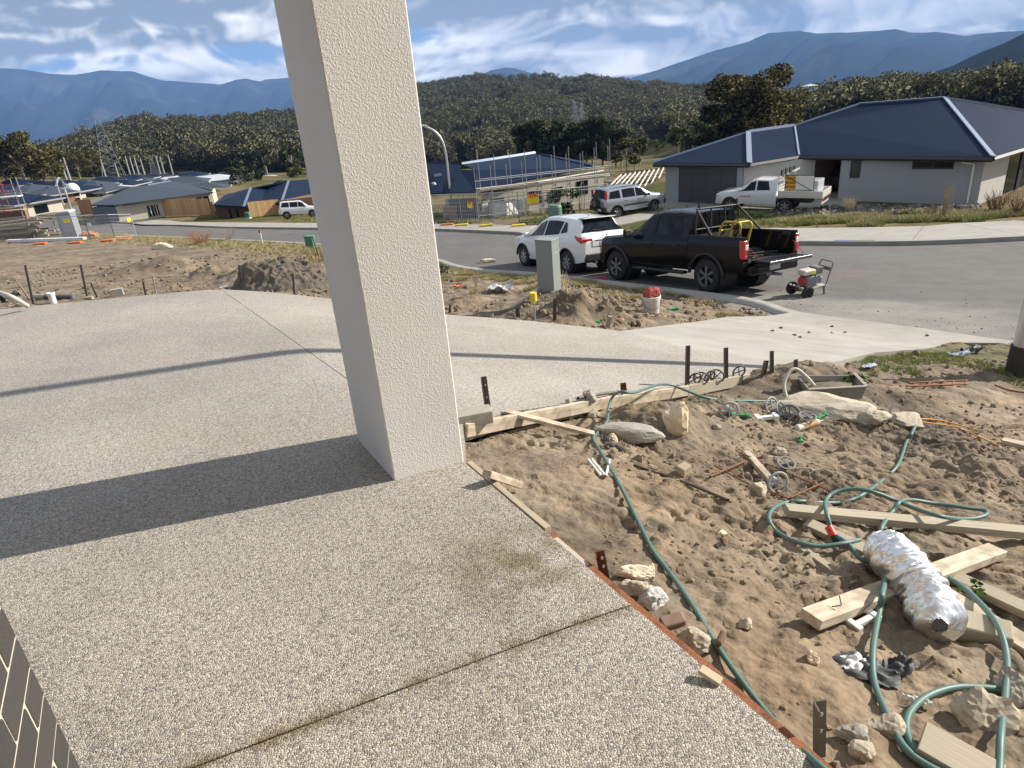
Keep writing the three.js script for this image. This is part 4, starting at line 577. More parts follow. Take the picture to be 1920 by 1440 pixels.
sheetScrap(1620, 1262, 0.2, 0.12, 'torn black plastic sheet under the hose', mBlkSheet, -0.5, 0.035); sheetScrap(1680, 1262, 0.12, 0.09, 'small black plastic scrap between the hose lengths', mBlkSheet, 0.4, 0.05); sheetScrap(1592, 1250, 0.11, 0.08, 'torn white paper beside the black plastic', mWhite, 0.2, 0.03, 'paper_scrap'); sheetScrap(1150, 842, 0.14, 0.05, 'dark blue grey plastic strip below the long stone', mBlkSheet, -0.8, 0.03); sheetScrap(1133, 825, 0.05, 0.13, 'scratched black steel plate beside the hose', mSteel, 0.3, 0.03, 'steel_scrap'); sheetScrap(935, 547, 0.7, 0.4, 'crumpled clear plastic bag on the verge', M(lin(0.5, 0.52, 0.54), { roughness: 0.25 }), 0.2, 0.18); sheetScrap(1122, 529, 0.5, 0.3, 'crimson rag on the shaded verge', M(lin(0.4, 0.02, 0.05)), 0.2, 0.12, 'rag'); sheetScrap(1160, 602, 0.14, 0.1, 'pink torn label at the soil heap', M(lin(0.6, 0.2, 0.2)), 0.2, 0.04, 'paper_scrap'); sheetScrap(1715, 1320, 0.09, 0.03, 'pale torn strip of tape by the hose loop', mWhite, -0.7, 0.03, 'tape_scrap'); sheetScrap(1820, 664, 0.4, 0.2, 'black crushed tray on the grass', mBlkSheet, 0.1, 0.12); sheetScrap(1795, 668, 0.35, 0.12, 'blue grey film beside the black tray', M(lin(0.3, 0.34, 0.42)), 0.1, 0.06); sheetScrap(858, 538, 0.3, 0.2, 'orange net scrap on the verge', M(lin(0.6, 0.12, 0.04)), 0.4, 0.06); sheetScrap(1630, 688, 0.2, 0.1, 'pale blue wrapper beside the crossover', M(lin(0.35, 0.42, 0.6)), 0.4, 0.03, 'wrapper');
// lumps left on the crossover
[[1448, 620], [1464, 615], [1517, 623], [1560, 624], [1584, 623], [1560, 612], [1739, 629], [1490, 628], [1500, 632]].forEach(([x, y], i) => { const m = solo('mud_clod', 'small dark clod of mud on the pale concrete crossover', 'clod', rock(0.025, 0.018, 0.022, 1, 0.4, 50 + i), mSteel, 'clods on the crossover'); m.position.copy(GH(x, y, 0.008)); });
// bucket
{
  const o = thing('bucket', 'dirty white and teal bucket stuffed with a red cloth', 'bucket', G(1221, 587));
  const lat = (a, n = 28) => new THREE.LatheGeometry(a.map(p => new THREE.Vector2(p[0], p[1])), n);
  part('shell', lat([[0, 0.004], [0.135, 0], [0.14, 0.01], [0.165, 0.33], [0.16, 0.335], [0.15, 0.33], [0.13, 0.02]]), M(lin(0.55, 0.52, 0.47), { roughness: 0.7 }), o); part('printed_band', lat([[0.1395, 0.03], [0.1545, 0.21]]).scale(1.004, 1, 1.004), M(lin(0.05, 0.24, 0.25), { roughness: 0.6 }), o);
  part('rim', new THREE.TorusGeometry(0.166, 0.009, 8, 30).rotateX(PI / 2).translate(0, 0.325, 0), mWhite, o); part('rim', new THREE.TorusGeometry(0.163, 0.006, 8, 30).rotateX(PI / 2).translate(0, 0.29, 0), mWhite, o); part('handle', tube([V(-0.166, 0.28, 0), V(-0.13, 0.16, 0.12), V(0, 0.12, 0.185), V(0.13, 0.16, 0.12), V(0.166, 0.28, 0)], 0.004, 24, 6), mSteel, o);
  const cl = solo('cloth', 'crumpled red cloth heaped in the bucket', 'cloth', rock(0.13, 0.12, 0.12, 3, 0.22, 61), M(lin(0.36, 0.08, 0.06), { roughness: 0.95 })); cl.position.copy(o.position).add(V(0, 0.36, 0));
}
// service pillar box
{
  const P = G(1012, 541), Q = G(1056, 541), h = upTo(P, 1006, 452), w = 0.42, d = 0.33, o = thing('service_cabinet', 'grey green steel service cabinet standing on the verge', 'cabinet', G(1031, 545), -0.62), m = M(lin(0.26, 0.295, 0.275), { roughness: 0.5 });
  o.position.y -= 0.05; part('body', rbox(w, h, d, 0.012, 0, h / 2 + 0.05, 0), m, o); part('door_panel', rbox(w * 0.93, h * 0.9, 0.012, 0.004, 0, h / 2 + 0.05, d / 2 + 0.004), m, o); part('roof', rbox(w + 0.02, 0.03, d + 0.02, 0.008, 0, h + 0.055, 0), m, o); part('label_plate', rbox(0.004, 0.015, 0.11, 0.001, w / 2 + 0.003, h * 0.8, 0), M(lin(0.5, 0.5, 0.48)), o); part('plinth', box(w + 0.03, 0.12, d + 0.03, 0, 0.03, 0), M(lin(0.2, 0.19, 0.17)), o);
}
// drain pipes on the left
{
  const o = solo('pipe_stub', 'white plastic drain stub with a collar at the slab edge', 'pipe', merge([new THREE.LatheGeometry([[0.095, -0.1], [0.095, 0.24], [0.112, 0.245], [0.112, 0.33], [0.1, 0.33], [0.095, 0.2]].map(p => new THREE.Vector2(...p)), 24)]), mWhite); o.position.copy(G(101, 568));
  const a = GH(62, 556, 0.08), b = GH(84, 556, 0.08), c = GH(138, 556, 0.08); solo('pipe', 'pale length of pipe lying behind the white stub', 'pipe', rod(a, b, 0.09, 18), M(lin(0.45, 0.42, 0.35))); const g = []; for (let k = 0; k < 16; k++) { const p = b.clone().lerp(c, (k + 0.5) / 16); g.push(rod(b.clone().lerp(c, k / 16), b.clone().lerp(c, (k + 0.6) / 16), 0.085, 16)); g.push(rod(b.clone().lerp(c, (k + 0.6) / 16), b.clone().lerp(c, (k + 1) / 16), 0.075, 16)); } solo('corrugated_pipe', 'dark grey corrugated drain pipe behind the white stub', 'pipe', merge(g), M(lin(0.13, 0.14, 0.15)));
  sheetScrap(16, 566, 0.75, 0.5, 'bunched black rubbish bag by the slab edge', mBlkSheet, 0.3, 0.35, 'rubbish_bag'); rodThing([[-30, 540, 0.3], [20, 556, 0.22], [52, 574, 0.05]], 0.03, 'pale split pipe resting on the rubbish bag', M(lin(0.5, 0.47, 0.43)), 0.2, 'split_pipe'); stone(40, 575, 0.14, 0.09, 0.1, 'brown rock against the slab edge by the rubbish', mStone, 63);
  const m = solo('plastic_offcut', 'grey square offcut lying on the slab corner', 'offcut', box(0.42, 0.02, 0.2), mGreyPl); m.position.copy(GH(425, 538, 0.02)); m.rotation.y = 0.2;
}
// house behind the camera: dark brick wall corner and porch roof held by the pillar
{
  const vd = edgeDir.clone(), ud = V(vd.z, 0, -vd.x), c = at(0, 1138, 2.05), d0 = V(c.x, 0, c.z); // brick arris
  const cn = at(22, 1190, 1.913); const o = thing('brick_house', 'charcoal brick house wall with pale mortar beside the slab', 'house', V(cn.x, 0, cn.z), atan2(-vd.z, vd.x));
  // local x runs back along the wall, local z points out of the wall face to the right
  const zf = 0; const mB = [0, 1, 2].map(k => M(lin(0.033 + 0.01 * k, 0.032 + 0.008 * k, 0.034 + 0.006 * k), { roughness: 0.55, bumpMap: asphBump, bumpScale: 0.002 })), mMor = M(lin(0.52, 0.47, 0.40), { roughness: 0.95, bumpMap: soilBump, bumpScale: 0.003 });
  const W = part('wall', box(4.2, 3.0, 0.1, 2.1, 1.35, 0.047), mMor, o); const bg = [rbox(0.23, 0.076, 0.11, 0.004), rbox(0.11, 0.076, 0.11, 0.004)];
  for (let r = 0; r < 14; r++) for (let k = 0; k < 7; k++) { const y = 0.06 + r * 0.086 - 0.1, odd = r % 2, x = odd ? (k === 0 ? 0.055 : 0.12 + 0.115 + (k - 1) * 0.24 + 0.005) : 0.115 + k * 0.24; const m = part('brick', odd && k === 0 ? bg[1] : bg[0], mB[floor(hash(r, k, 3) * 3)], W); m.position.set(x, y, 0.048); }
  part('wall_rest', box(4.2, 1.75, 0.14, 2.16, 2.0, 0.07), mB[1], o); part('side_wall', box(0.2, 3, 4, 0.14, 1.35, 2.13), mB[1], o);
  // porch roof
  const q = p => o.worldToLocal(p.clone()); o.updateMatrixWorld(true); const Pc = q(V(pilC.x, 0, pilC.z)); part('porch_soffit', box(6.2, 0.05, 8.2, Pc.x + 3.1 - 0.25, 2.78, Pc.z + 4.1 - 0.12), mWhite, o); part('fascia', box(0.05, 0.3, 8.2, Pc.x - 0.275, 2.9, Pc.z + 4.1 - 0.12), mSteel, o); part('fascia', box(6.2, 0.3, 0.05, Pc.x + 2.85, 2.9, Pc.z - 0.145), mSteel, o);
}

// spoil heap on the lot
{ const P = GL(535, 528), R = 1.5, n = 110, pos = [], ix = [], uv = []; for (let j = 0; j <= n; j++) for (let i = 0; i <= n; i++) { const x = (i / n - 0.5) * 4.4, z = (j / n - 0.5) * 3.2, e = 0.25 * fbm(x * 0.9 + 3, z * 0.9, 3, 12), d = hypot(x / 1.75, z / 1.25) + e, k = clamp(1 - d), pk = 0.78 * Math.pow(k, 0.8) * (1 + 0.3 * fbm(x * 1.3, z * 1.3, 3, 14)) + 0.25 * exp(-((x + 1.1) ** 2 + z * z) / 0.2), y = pk + 0.11 * sqrt(k) * fbm(x * 6, z * 6, 4, 16) * 2 - 0.12; pos.push(x, lot(P.x + x, P.z + z) - P.y + y, z); uv.push(x, z); } for (let j = 0; j < n; j++) for (let i = 0; i < n; i++) { const a = j * (n + 1) + i; ix.push(a, a + n + 1, a + 1, a + 1, a + n + 1, a + n + 2); } const m = solo('spoil_heap', 'large grey heap of excavated soil on the dirt lot', 'soil heap', tri(pos, ix, uv), M(lin(0.62, 0.66, 0.74), { map: soilTex, bumpMap: soilBump, bumpScale: 0.03, roughness: 1 })); m.position.copy(P); }
// ---------- vehicles ----------
const tab = (T, x) => { if (x <= T[0][0]) return T[0][1]; for (let i = 1; i < T.length; i++) if (x <= T[i][0]) { const a = T[i - 1], b = T[i], t = (x - a[0]) / (b[0] - a[0]); return lerp(a[1], b[1], t); } return T[T.length - 1][1]; };
const mGlass = MP(lin(0.006, 0.009, 0.014), { roughness: 0.05, specularIntensity: 0.55 }), mChrome = M(lin(0.75, 0.75, 0.76), { metalness: 1, roughness: 0.25 }), mTrim = M(lin(0.02, 0.02, 0.022), { roughness: 0.55 }), mRim = M(lin(0.42, 0.43, 0.45), { metalness: 0.85, roughness: 0.35 }), mRedL = MP(lin(0.5, 0.012, 0.01), { roughness: 0.15, clearcoat: 1 }), mAmber = M(lin(0.7, 0.25, 0.02), { roughness: 0.3 });
const paint = (r, g, b, met = 0) => MP(lin(r, g, b), { roughness: 0.35, metalness: met, clearcoat: 1, clearcoatRoughness: 0.06 });
// S: tables along x (front positive): top, belt, wide (half width), roof (half width at roof edge); sill; axles [[x, arch radius]]
function carShape(S) {
  const sec = x => { const w = tab(S.wide, x), b = tab(S.belt, x), t = max(tab(S.top, x), b + 0.004), r = min(tab(S.roof, x), w), hi = sst(0.06, 0.3, t - b); let yb = tab(S.sill, x); for (const [ax, ra, yc] of S.axles) { const d = abs(x - ax); if (d < ra) yb = max(yb, yc + sqrt(ra * ra - d * d)); }
    const m1 = max(yb + 0.004, lerp(tab(S.sill, x), b, 0.32)), m2 = max(m1 + 0.004, lerp(tab(S.sill, x), b, 0.72)), bb = max(b, m2 + 0.004), tt = max(t, bb + 0.004);
    const re = lerp(lerp(bb, tt, 0.45), tt - 0.07, hi);
    return [[w * (yb > tab(S.sill, x) + 0.01 ? 0.985 : 0.94), yb], [w * 0.995, m1], [w, m2], [w * 0.965, bb], [lerp(w * 0.94, r, hi), re], [lerp(w * 0.86, r * 0.9, hi), tt - 0.02 * hi - 0.004], [lerp(w * 0.5, r * 0.5, hi), tt], [0, tt + 0.012 * hi]]; };
  return sec;
}
function carBody(S, sec, x0, x1, n = 90) {
  const xs = []; for (let i = 0; i <= n; i++) xs.push(lerp(x0, x1, i / n)); for (const k of ['top', 'belt', 'wide', 'roof', 'sill']) for (const [x] of S[k]) if (x > x0 && x < x1) xs.push(x); for (const [a, r] of S.axles) for (const d of [-r + 0.002, -r, r, r - 0.002]) if (a + d > x0 && a + d < x1) xs.push(a + d); xs.sort((a, b) => a - b);
  const pos = [], ix = [], m = 15; for (const x of xs) { const s = sec(x), ring = [...s.map(p => [p[0], p[1]]), ...s.slice(0, 7).reverse().map(p => [-p[0], p[1]])]; for (const [z, y] of ring) pos.push(x, y, z); }
  for (let i = 0; i < xs.length - 1; i++) for (let k = 0; k < m - 1; k++) { const a = i * m + k; ix.push(a, a + 1, a + m, a + 1, a + m + 1, a + m); }
  const cap = (i, f) => { for (let k = 1; k < m - 1; k++) { const a = i * m; f ? ix.push(a, a + k, a + k + 1) : ix.push(a, a + k + 1, a + k); } }; cap(0, false); cap(xs.length - 1, true);
  let g = tri(pos, ix); g = creased(g, 0.6); return g;
}
function creased(g, ang) { const p = g.attributes.position, ix = g.index.array, nf = ix.length / 3, fn = [], byP = new Map(), key = i => `${Math.round(p.getX(i) * 2e3)},${Math.round(p.getY(i) * 2e3)},${Math.round(p.getZ(i) * 2e3)}`; const a = V(), b = V(), c = V();
  for (let f = 0; f < nf; f++) { a.fromBufferAttribute(p, ix[3 * f]); b.fromBufferAttribute(p, ix[3 * f + 1]); c.fromBufferAttribute(p, ix[3 * f + 2]); const n = b.sub(a).cross(c.sub(a)), L = n.length(); fn.push({ n: L > 1e-12 ? n.clone().divideScalar(L) : null, w: n.clone() }); for (let k = 0; k < 3; k++) { const q = key(ix[3 * f + k]); if (!byP.has(q)) byP.set(q, []); byP.get(q).push(f); } }
  const pos = [], nor = [], cc = cos(ang); for (let f = 0; f < nf; f++) { if (!fn[f].n) continue; for (let k = 0; k < 3; k++) { const i = ix[3 * f + k], s = V(0, 0, 0); for (const h of byP.get(key(i))) if (fn[h].n && fn[h].n.dot(fn[f].n) > cc) s.add(fn[h].w); s.normalize(); pos.push(p.getX(i), p.getY(i), p.getZ(i)); nor.push(s.x, s.y, s.z); } }
  const o = new THREE.BufferGeometry(); o.setAttribute('position', new THREE.Float32BufferAttribute(pos, 3)); o.setAttribute('normal', new THREE.Float32BufferAttribute(nor, 3)); o.setAttribute('uv', new THREE.Float32BufferAttribute(new Float32Array(pos.length / 3 * 2), 2)); return o; }
// patch of glass on the side: four corners [x, t], t from belt (0) to roof edge (1)
function sidePatch(sec, A, B, C, D, sg, off = 0.007) { const n = 10, m = 5, pos = [], ix = []; for (let j = 0; j <= m; j++) for (let i = 0; i <= n; i++) { const u = i / n, v = j / m, x = lerp(lerp(A[0], B[0], u), lerp(D[0], C[0], u), v), t = lerp(lerp(A[1], B[1], u), lerp(D[1], C[1], u), v), s = sec(x), p = s[3], q = s[4]; const nz = q[1] - p[1], ny = p[0] - q[0], l = hypot(nz, ny) || 1; pos.push(x, lerp(p[1], q[1], t) + ny / l * off, (lerp(p[0], q[0], t) + nz / l * off) * sg); } for (let j = 0; j < m; j++) for (let i = 0; i < n; i++) { const a = j * (n + 1) + i; ix.push(a, a + 1, a + n + 1, a + 1, a + n + 2, a + n + 1); } return tri(pos, ix); }
// patch on the body side between heights y0,y1 (door seams and mouldings)
function bodyAt(sec, x, y) { const s = sec(x); for (let k = 0; k < 4; k++) if (y <= s[k + 1][1]) { const t = clamp((y - s[k][1]) / (s[k + 1][1] - s[k][1])); return lerp(s[k][0], s[k + 1][0], t); } return s[4][0]; }
function sideStrip(sec, pts, w, sg, off = 0.004) { const pos = [], ix = []; pts.forEach(([x, y], i) => { const a = pts[max(0, i - 1)], b = pts[min(pts.length - 1, i + 1)], l = hypot(b[0] - a[0], b[1] - a[1]), nx = -(b[1] - a[1]) / l * w / 2, ny = (b[0] - a[0]) / l * w / 2; for (const s of [-1, 1]) pos.push(x + s * nx, y + s * ny, sg * (bodyAt(sec, x + s * nx, y + s * ny) + off)); }); for (let i = 0; i < pts.length - 1; i++) ix.push(2 * i, 2 * i + 1, 2 * i + 2, 2 * i + 1, 2 * i + 3, 2 * i + 2); return tri(pos, ix); }
// glass across the car between two stations following the top surface
function crossPatch(sec, x0, x1, f0, f1, off = 0.008) { const n = 12, m = 12, pos = [], ix = []; const P = (x, f) => { const s = sec(x).slice(4), a = abs(f), L = [1, 0.9, 0.5, 0]; let k = 0; while (k < 2 && a < L[k + 1]) k++; const t = (L[k] - a) / (L[k] - L[k + 1]); return [lerp(s[k][0], s[k + 1][0], t) * Math.sign(f || 1), lerp(s[k][1], s[k + 1][1], t)]; };
  for (let j = 0; j <= m; j++) for (let i = 0; i <= n; i++) { const x = lerp(x0, x1, j / m), f = lerp(-1, 1, i / n) * lerp(f0, f1, j / m), [z, y] = P(x, f), e = 0.01, dy = (P(x + e, f)[1] - P(x - e, f)[1]) / (2 * e), l = hypot(1, dy); pos.push(x - dy / l * off, y + off / l, z); } for (let j = 0; j < m; j++) for (let i = 0; i < n; i++) { const a = j * (n + 1) + i; ix.push(a, a + n + 1, a + 1, a + 1, a + n + 1, a + n + 2); } return tri(pos, ix); }
const wheelCache = {};
function wheel(parent, x, z, r, w, spokes, rimMat) {
  const g = new THREE.Group(); g.name = 'wheel'; g.position.set(x, r, z); parent.add(g); const s = Math.sign(z) || 1, k = [r, w, spokes].join();
  const c = wheelCache[k] ??= { t: new THREE.LatheGeometry([[r * 0.62, -w / 2], [r * 0.9, -w / 2], [r * 0.985, -w * 0.36], [r, -w * 0.2], [r, w * 0.2], [r * 0.985, w * 0.36], [r * 0.9, w / 2], [r * 0.62, w / 2]].map(p => new THREE.Vector2(...p)), 36).rotateX(PI / 2), r: merge([new THREE.LatheGeometry([[r * 0.64, w * 0.44], [r * 0.6, w * 0.4], [r * 0.57, w * 0.1]].map(p => new THREE.Vector2(...p)), 32).rotateX(PI / 2), ...Array.from({ length: spokes }, (_, i) => extr([[-r * 0.045, 0], [r * 0.045, 0], [r * 0.1, r * 0.6], [-r * 0.1, r * 0.6]], w * 0.12, 0.004).rotateZ(i / spokes * 2 * PI).translate(0, 0, w * 0.36)), cyl(r * 0.13, r * 0.13, w * 0.1, 16).rotateX(PI / 2).translate(0, 0, w * 0.4)]), d: cyl(r * 0.58, r * 0.58, w * 0.1, 24).rotateX(PI / 2) };
  part('tyre', c.t, mRubber, g); const ri = part('rim', c.r, rimMat, g); part('brake_disc', c.d, mTrim, g); if (s < 0) ri.rotation.y = PI; return g;
}
// stand a vehicle on the ground: two wheel contact pixels on one side
function standOn(o, front, rear, f, side, track, wb) {
  if (wb) { let lo = front[1] - 12, hi = front[1] + 4; const b = hit(rear[0], rear[1], f); for (let k = 0; k < 30; k++) { const m = (lo + hi) / 2, a = hit(front[0], m, f); hypot(a.x - b.x, a.z - b.z) > wb ? lo = m : hi = m; } front = [front[0], lo]; }
  const a = hit(front[0], front[1], f), b = hit(rear[0], rear[1], f), e = 0.5, c = a.clone().add(b).multiplyScalar(0.5), n = V(-(f(c.x + e, c.z) - f(c.x - e, c.z)), 2 * e, -(f(c.x, c.z + e) - f(c.x, c.z - e))).normalize(), X = a.clone().sub(b); X.addScaledVector(n, -X.dot(n)).normalize(); const Z = X.clone().cross(n).normalize();
  c.addScaledVector(Z, -side * track / 2); o.position.set(c.x, f(c.x, c.z), c.z); o.quaternion.setFromRotationMatrix(new THREE.Matrix4().makeBasis(X, n, Z)); return o;
}
const streetY = roadY;
// dual cab ute, black, tailgate down
{
  const o = thing('pickup_truck', 'black dual cab pickup truck with its tailgate lowered', 'pickup truck');
  const S = { top: [[-1.02, 1.84], [-0.9, 1.86], [-0.3, 1.9], [0.1, 1.89], [0.4, 1.83], [1.15, 1.3], [1.25, 1.26], [2.2, 1.17], [2.45, 1.1], [2.55, 0.95], [2.58, 0.6]], belt: [[-1.02, 1.3], [1.1, 1.22], [2.3, 1.08], [2.5, 0.95], [2.58, 0.58]], wide: [[-1.02, 0.95], [0.5, 0.96], [1.8, 0.95], [2.3, 0.9], [2.5, 0.8], [2.58, 0.72]], roof: [[-1.02, 0.7], [0.4, 0.7], [1.2, 0.82], [2.58, 0.8]], sill: [[-1.02, 0.5], [1.9, 0.48], [2.2, 0.42], [2.58, 0.42]], axles: [[1.635, 0.5, 0.4], [-1.635, 0.5, 0.4]] };
  const sec = carShape(S), P = MP(lin(0.0035, 0.004, 0.0062), { roughness: 0.25, specularIntensity: 0.35, clearcoat: 0.3, clearcoatRoughness: 0.03 }), body = part('cab', carBody(S, sec, -1.02, 2.58), P, o);
  const seam = (pts, s) => part('door_seam', sideStrip(sec, pts, 0.012, s, 0.003), mTrim, body);
  for (const s of [-1, 1]) {
    part('side_window', sidePatch(sec, [0.12, 0.06], [0.98, 0.06], [0.42, 0.9], [0.12, 0.92], s), mGlass, body); part('side_window', sidePatch(sec, [-0.82, 0.06], [0.03, 0.06], [0.03, 0.92], [-0.66, 0.92], s), mGlass, body);
    seam([[1.05, 0.56], [1.08, 0.85], [1.06, 1.2]], s); seam([[0.08, 0.55], [0.07, 0.9], [0.07, 1.25]], s); seam([[-0.78, 0.62], [-0.86, 0.95], [-0.9, 1.28]], s); seam([[-0.7, 0.55], [0.2, 0.55], [1.05, 0.55]], s);
    for (const x of [0.28, -0.62]) part('door_handle', rbox(0.2, 0.035, 0.04, 0.015, x, 1.08, s * 0.975), mTrim, body);
    const mir = part('mirror', rbox(0.13, 0.2, 0.25, 0.05, 0.98, 1.33, s * 1.09), mBlack, o);
    part('side_step', rbox(1.85, 0.07, 0.2, 0.03, 0.0, 0.42, s * 0.9), mTrim, o); part('mud_flap', box(0.02, 0.38, 0.3, -2.1, 0.42, s * 0.8), mRubber, o);
    for (const [ax] of S.axles) part('wheel_arch_flare', new THREE.TorusGeometry(0.52, 0.035, 8, 30, PI * 0.94).rotateZ(0.09).scale(1, 1, 1.4).translate(ax, 0.4, s * 0.955), mTrim, o);
    // tub side
    const xs = []; for (let i = 0; i <= 40; i++) xs.push(lerp(-2.72, -1.05, i / 40)); xs.push(-1.635 - 0.499, -1.635 + 0.499); xs.sort((a, b) => a - b); const pos = [], ix = []; const inY = 0.78;
    xs.forEach(x => { const d = abs(x + 1.635), yb = max(lerp(0.56, 0.5, (x + 2.72) / 1.67), d < 0.5 ? 0.4 + sqrt(0.25 - d * d) : 0), tpr = x < -2.6 ? (x + 2.6) * 0.12 : 0; for (const [y, z] of [[yb, 0.94 + tpr], [max(yb + 0.01, 0.85), 0.965 + tpr], [1.12, 0.96 + tpr], [1.31, 0.935 + tpr], [1.34, 0.91], [1.34, 0.84], [1.30, 0.81], [inY, 0.78], [yb, 0.8]]) pos.push(x, y, z * s); });
    for (let i = 0; i < xs.length - 1; i++) for (let k = 0; k < 8; k++) { const a = i * 9 + k; s > 0 ? ix.push(a, a + 1, a + 9, a + 1, a + 10, a + 9) : ix.push(a, a + 9, a + 1, a + 1, a + 9, a + 10); } for (const i of [0, xs.length - 1]) for (let k = 1; k < 8; k++) ix.push(i * 9, i * 9 + k, i * 9 + k + 1);
    part('tub_side', creased(tri(pos, ix), 0.6), P, o);
    const tl = part('tail_light', rbox(0.16, 0.42, 0.13, 0.03, -2.67, 1.06, s * 0.895), mRedL, o); part('clear_lens', rbox(0.02, 0.12, 0.1, 0.008, -2.752, 1.12, s * 0.88), M(lin(0.6, 0.6, 0.6), { roughness: 0.2 }), tl);
    part('tailgate_strap', rod(V(-2.7, 1.12, s * 0.78), V(-3.05, 0.83, s * 0.74), 0.008), M(lin(0.4, 0.03, 0.04)), o);
  }
  part('windscreen', crossPatch(sec, 0.42, 1.1, 0.95, 0.97), mGlass, body); part('rear_window', box(0.01, 0.36, 1.2, -1.03, 1.58, 0), mGlass, body);
  part('tub_floor', box(1.68, 0.04, 1.56, -1.88, 0.77, 0), mBlack, o); part('tub_front', box(0.05, 0.55, 1.6, -1.09, 1.04, 0), mBlack, o); part('chassis', box(4.2, 0.16, 0.9, -0.4, 0.5, 0), mTrim, o); part('axle', rod(V(-1.635, 0.4, -0.75), V(-1.635, 0.4, 0.75), 0.06), mTrim, o);
  const tg = part('tailgate', rbox(0.52, 0.06, 1.46, 0.03, -3.0, 0.79, 0), P, o); for (let k = -3; k <= 3; k++) part('rib', box(0.44, 0.012, 0.07, -3.0, 0.824, k * 0.2), M(lin(0.09, 0.09, 0.1), { roughness: 0.35, metalness: 0.6 }), tg); part('lip', rbox(0.035, 0.075, 1.48, 0.03, -3.265, 0.79, 0), M(lin(0.12, 0.12, 0.13), { roughness: 0.3, metalness: 0.7 }), tg);
  part('rear_bumper', rbox(0.16, 0.2, 1.7, 0.05, -2.76, 0.58, 0), P, o); part('bumper_step', rbox(0.12, 0.05, 1.2, 0.02, -2.8, 0.69, 0), mTrim, o); part('number_plate', box(0.01, 0.11, 0.36, -2.846, 0.6, 0), mWhite, o); part('tow_hitch', rbox(0.3, 0.07, 0.07, 0.02, -2.85, 0.42, 0.1), mChrome, o);
  const rk = part('ladder_rack', merge([...[-0.78, -0.26, 0.26, 0.78].map(z => rod(V(-1.12, 1.3, z), V(-1.12, 1.93, z * 0.92), 0.022)), rod(V(-1.12, 1.93, -0.74), V(-1.12, 1.93, 0.74), 0.025), rod(V(-1.12, 1.45, -0.78), V(-1.12, 1.45, 0.78), 0.02), rod(V(-1.12, 1.93, -0.66), V(-1.12, 2.08, -0.66), 0.03), rod(V(-1.12, 1.93, 0.66), V(-1.12, 2.08, 0.66), 0.03), rod(V(-1.12, 1.9, -0.72), V(-1.7, 1.34, -0.86), 0.025), rod(V(-1.12, 1.9, 0.72), V(-1.7, 1.34, 0.86), 0.025)]), mBlack, o);
  part('headlight', rbox(0.2, 0.18, 0.32, 0.05, 2.4, 0.95, -0.7), mChrome, o); part('headlight', rbox(0.2, 0.18, 0.32, 0.05, 2.4, 0.95, 0.7), mChrome, o);
  for (const [ax] of S.axles) for (const s of [-1, 1]) { wheel(o, ax, s * 0.83, 0.4, 0.27, 6, M(lin(0.22, 0.22, 0.23), { metalness: 0.7, roughness: 0.4 })); part('wheel_well', cyl(0.49, 0.49, 0.42, 24).rotateX(PI / 2).translate(ax, 0.42, s * 0.62), mBlack, o); }
  standOn(o, [1160, 526], [1316, 548], streetY, -1, 1.9);
  // load in the tray
  o.updateMatrixWorld(true); const w = (x, y, z) => o.localToWorld(V(x, y, z)), fr = thing('yellow_frame', 'yellow tubular machine frame standing in the pickup tray', 'frame'), mY = M(lin(0.5, 0.36, 0.04), { roughness: 0.45 }); const P0 = [w(-1.35, 0.79, -0.35), w(-1.5, 1.4, -0.35), w(-1.62, 1.6, -0.33), w(-2.02, 1.6, -0.33), w(-2.1, 1.5, -0.33), w(-1.9, 0.79, -0.33)], P1 = [w(-1.35, 0.79, 0.05), w(-1.5, 1.4, 0.05), w(-1.62, 1.6, 0.05), w(-2.02, 1.6, 0.05), w(-2.1, 1.5, 0.05), w(-1.9, 0.79, 0.05)];
  part('hoop', tube(P0, 0.03, 40, 8, false, 0.2), mY, fr); part('hoop', tube(P1, 0.03, 40, 8, false, 0.2), mY, fr); for (const k of [1, 3]) part('cross_tube', rod(P0[k], P1[k], 0.025), mY, fr); part('engine', rbox(0.35, 0.35, 0.35, 0.05).applyQuaternion(o.quaternion).translate(...w(-1.5, 0.99, -0.15).toArray()), mTrim, fr);
  const cb = []; for (let k = 0; k < 5; k++) { const pts = []; for (let i = 0; i <= 12; i++) { const a = i / 12 * 2 * PI; pts.push(w(-2.02 + 0.1 * cos(a) + 0.02 * k, 1.22 + 0.34 * sin(a) + 0.03 * k, -0.36 + 0.03 * k + 0.05 * sin(2 * a))); } cb.push(tube(pts, 0.012, 40, 6)); } solo('cable_coil', 'black cable coil hung on the yellow frame in the pickup', 'cable', merge(cb), mRubber); const hs = []; for (let k = 0; k < 3; k++) { const pts = []; for (let i = 0; i < 9; i++) pts.push(w(-1.4 - 0.14 * i, 0.82 + 0.03 * k, 0.5 * sin(i * 1.3 + k * 2))); hs.push(tube(pts, 0.022, 60, 6)); } solo('pressure_hose', 'black hose snaking over the pickup tray floor', 'hose', merge(hs), mRubber);
}
